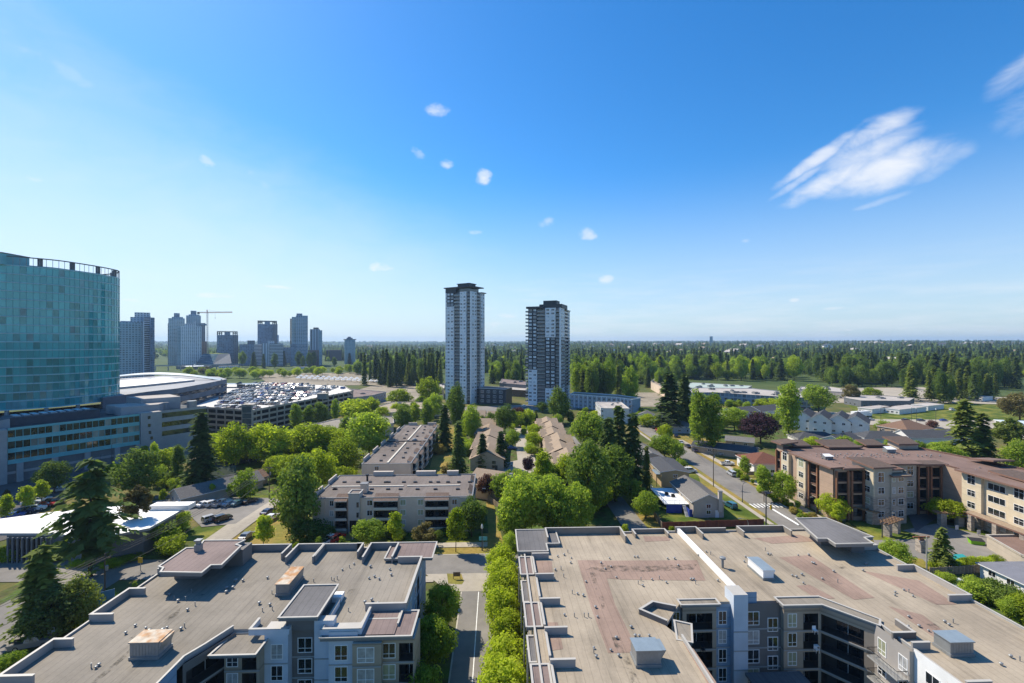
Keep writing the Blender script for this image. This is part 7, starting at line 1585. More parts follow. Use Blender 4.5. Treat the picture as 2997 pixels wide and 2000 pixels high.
def car_meshes(kind, col):
    if (kind, col) in _carc: return _carc[(kind, col)]
    pf = PROF[kind]; w = .92; m = paint(col); b = MB()
    belt = 1.0 if kind == 'sedan' else (1.12 if kind != 'pickup' else 1.15)
    def wd(z): return w if z <= belt+.02 else w-.16*(z-belt)/.6
    ring = [(pf[0][0]+.05, .3)]+list(pf)+[(pf[-1][0]-.05, .3)]
    n = len(ring); i0 = len(b.v); k = b.mi(m)
    for s in (-1, 1): b.v.extend([(x, s*wd(z), z) for x, z in ring])
    for j in range(n): a, c = i0+j, i0+(j+1) % n; b.f.append((a, c, c+n, a+n)); b.m.append(k)
    b.f.append(tuple(range(i0, i0+n))); b.m.append(k); b.f.append(tuple(reversed(range(i0+n, i0+2*n)))); b.m.append(k)
    xf, xr = pf[-1][0], pf[0][0]
    for s in (-1, 1): b.box(xf-.03, s*.62-.2, .68, xf+.02, s*.62+.2, .82, LAMP); b.box(xr-.02, s*.7-.14, .8, xr+.03, s*.7+.14, 1.0, TAIL)
    if kind == 'pickup': b.box(-2.65, -.78, 1.11, -.85, .78, 1.135, RAIL)
    body = b
    g = MB(); roof = [p for p in pf if p[1] > belt+.25]; top = max(z for _, z in pf)
    fr = max(x for x, z in roof); re = min(x for x, z in roof); nxt = next(p for p in pf if p[0] > fr and p[1] < belt+.25); prv = [p for p in pf if p[0] < re or (p[0] == re and p[1] < belt)][-1]
    lerp = lambda p, q, t: (p[0]+(q[0]-p[0])*t, p[1]+(q[1]-p[1])*t); fp = [p for p in roof if p[0] == fr][0]; rp = [p for p in roof if p[0] == re][0]
    for p, q in ((fp, nxt), (rp, prv)):
        a, c = lerp(p, q, .1), lerp(p, q, .88); nx, nz = (c[1]-a[1]), -(c[0]-a[0]); l = math.hypot(nx, nz); sg = 1 if p is fp else -1; ox, oz = -nx/l*.015*sg, -nz/l*.015*sg
        if oz < 0: ox, oz = -ox, -oz
        f = [(a[0]+ox, -wd(a[1])+.08, a[1]+oz), (c[0]+ox, -wd(c[1])+.08, c[1]+oz), (c[0]+ox, wd(c[1])-.08, c[1]+oz), (a[0]+ox, wd(a[1])-.08, a[1]+oz)]; g.face(f, CGL)
    for s in (-1, 1):
        zt, zb = top-.1, belt+.05; xs = [(re+.12, fr-.1)]
        xa, xb = lerp(rp, prv, .75)[0]+.15, lerp(fp, nxt, .8)[0]-.15
        g.face([(xa, s*(wd(zb)+.012), zb), (xb, s*(wd(zb)+.012), zb), (fr-.08, s*(wd(zt)+.012), zt), (re+.1, s*(wd(zt)+.012), zt)], CGL)
        for xp in (.15*(fr+re)*2+.05,): g.box((fr+re)/2-.05, s*(wd(zb)+.0)-.02, zb, (fr+re)/2+.05, s*(wd(zb)+.0)+.02, zt-.02, m)
    wl = MB()
    for t in range(12): pass
    rad = .33 if kind == 'sedan' else .37; nn = 12; pts = [(rad*math.cos(6.283*t/nn), rad*math.sin(6.283*t/nn)) for t in range(nn)]
    i = len(wl.v); wl.v.extend([(x, -.11, z) for x, z in pts]); wl.v.extend([(x, .11, z) for x, z in pts]); k = wl.mi(TYRE)
    for t in range(nn): wl.f.append((i+t, i+(t+1) % nn, i+nn+(t+1) % nn, i+nn+t)); wl.m.append(k)
    wl.f.append(tuple(range(i, i+nn))[::-1]); wl.m.append(k); wl.f.append(tuple(range(i+nn, i+2*nn))); wl.m.append(k)
    rim = MB(); kk = rim.mi(RIM)
    for s in (-.115, .115): rim.v.extend([(x*.62, s, z*.62) for x, z in pts])
    rim.f.append(tuple(range(nn))); rim.m.append(kk); rim.f.append(tuple(range(nn, 2*nn))); rim.m.append(kk)
    ax = (xf-.85, xr+.85) if kind != 'pickup' else (xf-.95, xr+1.05)
    allm = MB()                                        # far version: one mesh
    for src in (body, g):
        off = len(allm.v); allm.v.extend(src.v)
        for f, mm in zip(src.f, src.m): allm.f.append(tuple(q+off for q in f)); allm.m.append(allm.mi(src.mats[mm]))
    for x in ax:
        for s in (-.82, .82):
            for src in (wl, rim):
                off = len(allm.v); allm.v.extend([(a+x, b_+s, c+rad) for a, b_, c in src.v])
                for f, mm in zip(src.f, src.m): allm.f.append(tuple(q+off for q in f)); allm.m.append(allm.mi(src.mats[mm]))
    _carc[(kind, col)] = (body.mesh('body'), g.mesh('windows'), wl.mesh('wheel'), rim.mesh('rim'), ax, rad, allm.mesh('car')); return _carc[(kind, col)]
def car(kind, col, x, y, head, label, z=0.0, parts=True, group='parked cars'):
    M = car_meshes(kind, col); nm = {'sedan': 'parked_car', 'suv': 'parked_car', 'van': 'minivan', 'pickup': 'pickup_truck'}[kind]; cat = {'sedan': 'car', 'suv': 'car', 'van': 'van', 'pickup': 'pickup'}[kind]
    if not parts: return link(nm, M[6], None, (x, y, z), head, label, cat, group)
    r = thing(nm, label, cat, (x, y, z), head, group); link('body', M[0], r); link('windows', M[1], r)
    for xx in M[4]:
        for s in (-.82, .82): w = link('wheel', M[2], r, (xx, s, M[5])); link('rim', M[3], w)
    return r
UP = R(90); RD = R(88-2)
def carpx(kind, col, px, py, head, label, parts=True): x, y = P(px, py); return car(kind, col, x, y, head, label, _zl[0]+.005, parts)
ldir = R(57+0)                                       # podium street heading
for a in [('sedan', 'silver', 481, 1487, R(62), 'silver car at the left end of the parking lot row beside the pavilion roof'), ('suv', 'white', 529, 1486, R(62), 'white SUV second from the left in the parking lot row'), ('sedan', 'black', 574, 1484, R(62), 'black car third from the left in the parking lot row'), ('sedan', 'white', 600, 1483, R(62), 'white car fourth from the left in the parking lot row'), ('suv', 'white', 624, 1482, R(62), 'white SUV fifth from the left in the parking lot row'), ('pickup', 'silver', 650, 1481, R(62), 'silver pickup in the middle of the parking lot row'), ('sedan', 'silver', 674, 1481, R(62), 'silver car right of the pickup in the parking lot row'), ('sedan', 'teal', 698, 1480, R(62), 'teal car next to last in the parking lot row'), ('sedan', 'black', 731, 1474, R(62), 'black car at the right end of the parking lot row by the pole'),
          ('suv', 'silver', 619, 1527, R(55), 'silver SUV beside the black one at the lawn edge of the parking lot'), ('suv', 'black', 652, 1526, R(55), 'black SUV at the lawn edge of the parking lot'), ('sedan', 'navy', 785, 1506, R(75), 'navy car on the driveway partly under the big dark tree'), ('sedan', 'white', 796, 1522, R(80), 'white car on the driveway under the big dark tree'), ('sedan', 'grey', 722, 1578, R(85), 'grey car on the driveway beside the bright young tree'),
          ('pickup', 'white', 966, 1590, R(68), 'white pickup on the ramp of the beige apartment building'), ('suv', 'red', 986, 1585, R(68), 'dark red car beside the white pickup on the ramp'),
          ('sedan', 'blue', 41, 1517, R(28), 'bright blue car, nearest in the row beside the white pavilion roof'), ('suv', 'navy', 72, 1506, R(28), 'navy SUV second in the row beside the white pavilion roof'), ('suv', 'white', 105, 1497, R(28), 'white SUV third in the row beside the white pavilion roof'), ('sedan', 'red', 131, 1486, R(28), 'red car in the row beside the white pavilion roof'), ('suv', 'black', 162, 1476, R(28), 'black SUV farthest in the row beside the white pavilion roof'), ('sedan', 'white', 122, 1470, R(28), 'white car across from the red one beyond the young trees'), ('sedan', 'white', 92, 1477, R(28), 'white car behind the yellow-green young trees'), ('sedan', 'silver', 179, 1440, R(28), 'silver car under the round street tree by the podium'), ('sedan', 'blue', 6, 1468, R(28), 'blue car at the left edge below the podium'),
          ('pickup', 'grey', 95, 1897, R(18), 'grey pickup with canopy parked under the conifers at lower left'),
          ('sedan', 'white', 1886, 1236, RD, 'white car farthest up the right-hand street'), ('sedan', 'black', 1911, 1255, RD, 'black car behind the red one up the street'), ('van', 'red', 1926, 1264, RD, 'bright red van on the right-hand street'), ('sedan', 'navy', 1980, 1280, R(60), 'navy car in the driveway past the dry lawn'), ('sedan', 'silver', 1992, 1300, RD, 'silver car first of three parked by the poplar lawn'), ('sedan', 'black', 2013, 1311, RD, 'black car second of three parked by the poplar lawn'), ('sedan', 'navy', 2033, 1323, RD, 'navy car third of three parked by the poplar lawn'), ('van', 'white', 2019, 1384, R(0), 'white van in the driveway of the charcoal-roofed house'), ('van', 'silver', 2141, 1393, RD, 'silver minivan parked at the right kerb of the street'), ('sedan', 'black', 2238, 1448, RD, 'black car parked near the crosswalk'), ('suv', 'teal', 2137, 1487, R(100), 'teal SUV on the lawn beside the grey-roofed corner house'), ('pickup', 'white', 2128, 1363, R(0), 'white pickup loaded with white bags in the driveway'), ('pickup', 'silver', 2122, 1334, R(0), 'silver pickup in the shade of the tall poplar'), ('sedan', 'white', 1948, 1349, R(0), 'white car behind the charcoal-roofed house'),
          ('sedan', 'blue', 1498, 1316, R(5), 'blue car parked left of the townhouse street'), ('sedan', 'black', 1621, 1357, R(20), 'black car parked in front of the nearest tan townhouse'), ('suv', 'navy', 1607, 1353, R(20), 'navy SUV beside the black car at the nearest tan townhouse'), ('sedan', 'white', 1535, 1192, R(0), 'white car in the lot between the two towers'), ('sedan', 'blue', 1490, 1208, R(0), 'blue car in the lot at the foot of the charcoal tower'),
          ('sedan', 'black', 2651, 1233, R(0), 'black car on the school street, first from left'), ('sedan', 'navy', 2695, 1234, R(0), 'navy car on the school street beside the lamp posts'), ('sedan', 'blue', 2762, 1234, R(0), 'bright blue car on the school street'), ('van', 'white', 2790, 1203, R(0), 'white van on the path right of the portables'), ('sedan', 'white', 2806, 1720, R(25), 'white car behind the bushes at the right edge'), ('sedan', 'silver', 2548, 1232, R(0), 'silver car on the school street behind the truck trailer'), ('sedan', 'black', 2360, 1472, R(80), 'black car parked at the foot of the brown building'), ('sedan', 'black', 740, 1350, R(15), 'dark car under the yellow-green trees below the parkade')]: carpx(*a)
# truck trailer
x, y = P(2520, 1222); t = thing('truck_trailer', 'long white truck trailer parked on the school street', 'trailer', (x, y, 0), R(14)); b = MB(); b.box(-7.5, -1.3, 1.2, 6, 1.3, 4.2, WHITE); b.build('box', t); b = MB(); b.box(6.2, -1.2, .6, 8.4, 1.2, 3.2, WHITE); b.box(8.41, -1.05, 1.9, 8.44, 1.05, 2.9, CGL); b.build('cab', t)
wm = car_meshes('suv', 'white')
for xx in (-6, -4.9, 4, 7.4):
    for s in (-1.1, 1.1): w = link('wheel', wm[2], t, (xx, s, .5)); w.scale = (1.4, 1.4, 1.4)
# roof of the parkade: rows of cars
def parkade_cars():
    rg = random.Random(21); pk = ccw(PK); n = len(pk)
    def inside(x, y, mg=3.0):
        for i in range(n):
            (x0, y0), (x1, y1) = pk[i], pk[(i+1) % n]; l = math.hypot(x1-x0, y1-y0)
            if ((x1-x0)*(y-y0)-(y1-y0)*(x-x0))/l < mg: return False
        return True
    p1, p0, p2 = np.array(PK[1]), np.array(PK[0]), np.array(PK[2]); u = (p2-p1)/np.linalg.norm(p2-p1); v = np.array([-u[1], u[0]]); cols = ['white', 'silver', 'grey', 'black', 'black', 'grey', 'navy', 'silver', 'white', 'grey', 'black', 'silver', 'grey', 'navy', 'red', 'beige', 'blue']; cnt = 0
    for r_ in range(2, 70):                            # rows run across, cars face along u
        s = r_*7.7-60; facing = 0 if r_ % 2 else math.pi
        for k in range(-20, 60):
            q = p1+u*s+v*k*2.75; 
            if not inside(*q): continue
            if k < 3 and s > 40: continue               # empty strip along the outer edge
            if (r_ % 5 == 0) or rg.random() < (.12 if s < 110 else .3) or (q[0] > -128 and s > 60 and rg.random() < .8): continue
            if cnt >= 290: return
            c = rg.choice(cols); kd = rg.choice(['sedan', 'suv', 'sedan', 'van']); car(kd, c, q[0], q[1], math.atan2(u[1], u[0])+facing+rg.uniform(-.03, .03), f'small {c} {"van" if kd == "van" else "SUV" if kd == "suv" else "sedan"} among the rows on the parkade roof', PARK_Z+.01, False, 'cars on the parkade roof'); cnt += 1
parkade_cars()
# ================================================================== poles, lamps, wires, signs
WOODP = mat('utility_pole_wood', (.12, .095, .07), .9, .1, var=.2); LAMPM = mat('lamp_pole_metal', (.055, .06, .065), .5, .4); GALVP = mat('pale_pole', (.36, .34, .30), .6, .3)
def pole(px, yb, yt, label, arms=1, m=None, z=0.0, r=.16):
    d = DIST(yb); x, y = P(px, yb); h = (yb-yt)/FPX*d; o = thing('utility_pole', label, 'pole', (x, y, 0)); b = MB(); b.lathe(0, 0, [(r, 0), (r*.65, h)], m or WOODP, 8); b.build('post', o)
    for k in range(arms):
        b = MB(); b.box(-1.2, -.07, h-.9-k*1.1, 1.2, .07, h-.72-k*1.1, m or WOODP); b.build('crossarm', o)
        for s in (-1.05, -.5, .5, 1.05): b = MB(); b.lathe(s, 0, [(.05, h-.72-k*1.1), (.08, h-.6-k*1.1), (.04, h-.48-k*1.1)], RAIL, 6); b.build('insulator', o)
    if arms: b = MB(); b.lathe(.35, 0, [(.22, h-3.2), (.24, h-2.3), (.1, h-2.2)], GALV, 8); b.build('transformer', o)
    return x, y, h
p1 = pole(2088, 1425, 1314, 'dark wooden power pole on the verge left of the right-hand street', 2); p2 = pole(788, 1458, 1362, 'wooden power pole beside the big dark tree and the parking lot', 1); p3 = pole(307, 1762, 1621, 'wooden power pole beside the conifer hedge, lower left', 1); p4 = pole(2712, 1690, 1571, 'pale bare pole beside the weathered fence, right', 0, GALVP)
p5 = pole(1936, 1275, 1205, 'power pole behind the red van on the street', 1); p6 = pole(1813, 1200, 1165, 'power pole beside the white walk-up', 1); p7 = pole(1043, 1352, 1308, 'thin pole beside the gabled long roof, left of it', 0); p8 = pole(1850, 1228, 1185, 'power pole at the bend of the upper street', 1)
def wire(a, c, sag, off, grp):
    b = MB(); pts = []
    for i in range(13):
        t = i/12; pts.append((a[0]+(c[0]-a[0])*t+off, a[1]+(c[1]-a[1])*t, a[2]+(c[2]-a[2])*t-sag*4*t*(1-t)))
    b.tube(pts, .04, RAIL, 4); o = b.build('power_line', None); tag(o, grp, 'wire', 'power lines')
za = p3[2]-.5
for k, off in enumerate((-1.0, 0, 1.0)): wire((p3[0], p3[1], za), (p2[0], p2[1], p2[2]-.6), 1.6, off, 'power line from the lower left pole towards the parking lot, ' + ('left', 'middle', 'right')[k] + ' strand')
for k, off in enumerate((-1.0, 0, 1.0)): wire((p3[0], p3[1], za), (-88, 18, 12.5), 1.2, off, 'power line crossing the conifers at lower left, ' + ('outer', 'middle', 'inner')[k] + ' strand')
wire((p3[0], p3[1], za-3), (-86, 18, 8.5), 1.4, .2, 'thick low cable crossing the conifers at lower left'); wire((p3[0], p3[1], za-3), (p2[0], p2[1], p2[2]-3.5), 1.8, .2, 'thick low cable from the lower left pole to the parking lot pole')
for k, off in enumerate((-1, 0, 1)): wire((p1[0], p1[1], p1[2]-.6), (p5[0], p5[1], p5[2]-.6), 1.2, off, 'power line along the right-hand street, ' + ('left', 'middle', 'right')[k] + ' strand')
wire((p5[0], p5[1], p5[2]-.6), (p8[0], p8[1], p8[2]-.6), 1, 0, 'power line from the red van pole to the street bend'); wire((p1[0], p1[1], p1[2]-2.4), (p5[0], p5[1], p5[2]-2.4), 1.5, .4, 'thick low cable along the right-hand street')
def lamp(px, yb, yt, label, arm=(1.8, 0), m=None):
    d = DIST(yb); x, y = P(px, yb); h = (yb-yt)/FPX*d; o = thing('street_lamp', label, 'street lamp', (x, y, 0)); b = MB(); b.lathe(0, 0, [(.2, 0), (.12, .8), (.075, h-1.2)], m or LAMPM, 8); b.build('post', o)
    if arm[0] or arm[1]:
        b = MB(); b.tube([(0, 0, h-1.25), (arm[0]*.1, arm[1]*.1, h-.5), (arm[0]*.45, arm[1]*.45, h-.05), (arm[0], arm[1], h)], .06, m or LAMPM, 6); b.build('arm', o); b = MB(); b.box(-.4, -.14, -.1, .4, .14, .06, GALV); b.build('lamp_head', o, loc=(arm[0], arm[1], h), rz=math.atan2(arm[1], arm[0]))
    else: b = MB(); b.lathe(0, 0, [(.1, h-1.2), (.28, h-.9), (.22, h-.3), (.05, h)], mat('lamp_globe', (.7, .7, .66), .3, .5), 8); b.build('lamp_head', o)
lamp(1411, 1612, 1534, 'dark post-top lamp on the dry verge beyond the lane', (0, 0)); lamp(2173, 1472, 1412, 'curved-arm street lamp on the corner lawn', (2.6, .6)); lamp(2582, 1576, 1504, 'curved-arm street lamp in front of the brown building', (3.2, .3)); lamp(2644, 1628, 1588, 'small curved lamp at the parking entrance', (-1.6, .2)); lamp(2389, 1518, 1455, 'straight dark lamp beside the crosswalk sidewalk', (-1.4, 0)); lamp(327, 1376, 1295, 'tall street lamp in front of the podium, right', (2.2, 0)); lamp(293, 1372, 1332, 'short lamp in front of the podium, left', (.9, 0)); lamp(2190, 1557, 1518, 'white-armed lamp at the red fence', (-2.2, .2), GALVP)
for px, yb, yt, w in ((2668, 1236, 1190, 'left'), (2682, 1238, 1192, 'right'), (2578, 1236, 1188, 'truck-side'), (2739, 1236, 1195, 'far right')): lamp(px, yb, yt, f'thin dark pole on the school street, {w} one', (0, 0))
d = DIST(1546); x, y = P(2242, 1546); o = thing('traffic_signal', 'dark traffic signal mast at the intersection beyond the beige roof', 'traffic signal', (x, y, 0)); h = (1546-1440)/FPX*d; b = MB(); b.lathe(0, 0, [(.2, 0), (.12, h)], LAMPM, 8); b.build('post', o); b = MB(); b.tube([(0, 0, h-5), (.6, .5, h-4.2), (2.2, 1.4, h-4)], .07, LAMPM, 6); b.build('arm', o); b = MB(); b.box(-.2, -.2, h-4.9, .2, .2, h-3.7, mat('signal_yellow', (.45, .30, .02), .5, .4)); b.build('signal_head', o, loc=(2.2, 1.4, -.4)); b = MB(); b.box(-.5, -.2, h, .5, .2, h+.18, LAMPM); b.build('lamp_head', o)
def sign(px, yb, h, w, hh, col, label, two=False, rz=0.0):
    x, y = P(px, yb); o = thing('street_sign', label, 'sign', (x, y, 0), rz); b = MB(); b.box(-.05, -.02, 0, .05, .06, h, GALVP if not two else LAMPM); b.build('post', o)
    if two: b = MB(); b.box(w-.05, -.02, 0, w+.05, .06, h, LAMPM); b.build('post', o)
    b = MB(); b.box(-w/2 if not two else -.05, -.07, h-hh, w/2 if not two else w+.05, -.03, h, mat('sign_'+'_'.join(str(int(c*100)) for c in col), col, .5, .4, var=.05)); b.build('board', o)
sign(411, 1672, 3.0, 1.0, 1.2, (.65, .38, .02), 'yellow diamond warning sign at the left street'); sign(262, 1812, 4.4, 3.4, 2.6, (.05, .20, .42), 'blue hoarding sign on posts beside the conifers', True, R(35)); sign(150, 1882, 2.8, .9, 1.1, (.30, .42, .52), 'small blue and white street sign by the grey pickup', rz=R(30)); sign(1414, 1606, 2.9, 2.0, .9, (.12, .45, .50), 'teal sign board on the lamp post verge'); sign(1327, 1697, 1.6, 1.4, .9, (.12, .09, .07), 'dark two-post sign on the dry grass island', True); sign(2800, 1560, 2.0, .9, 1.1, (.6, .6, .6), 'white entrance sign on the driveway lawn'); sign(2864, 1572, 1.8, .9, 1.1, (.6, .6, .6), 'white sign on the lawn beside the green dumpster'); sign(2186, 1371+25, 2.0, 3.0, 1.4, (.20, .17, .14), 'dark two-post notice board by the street trees', True)
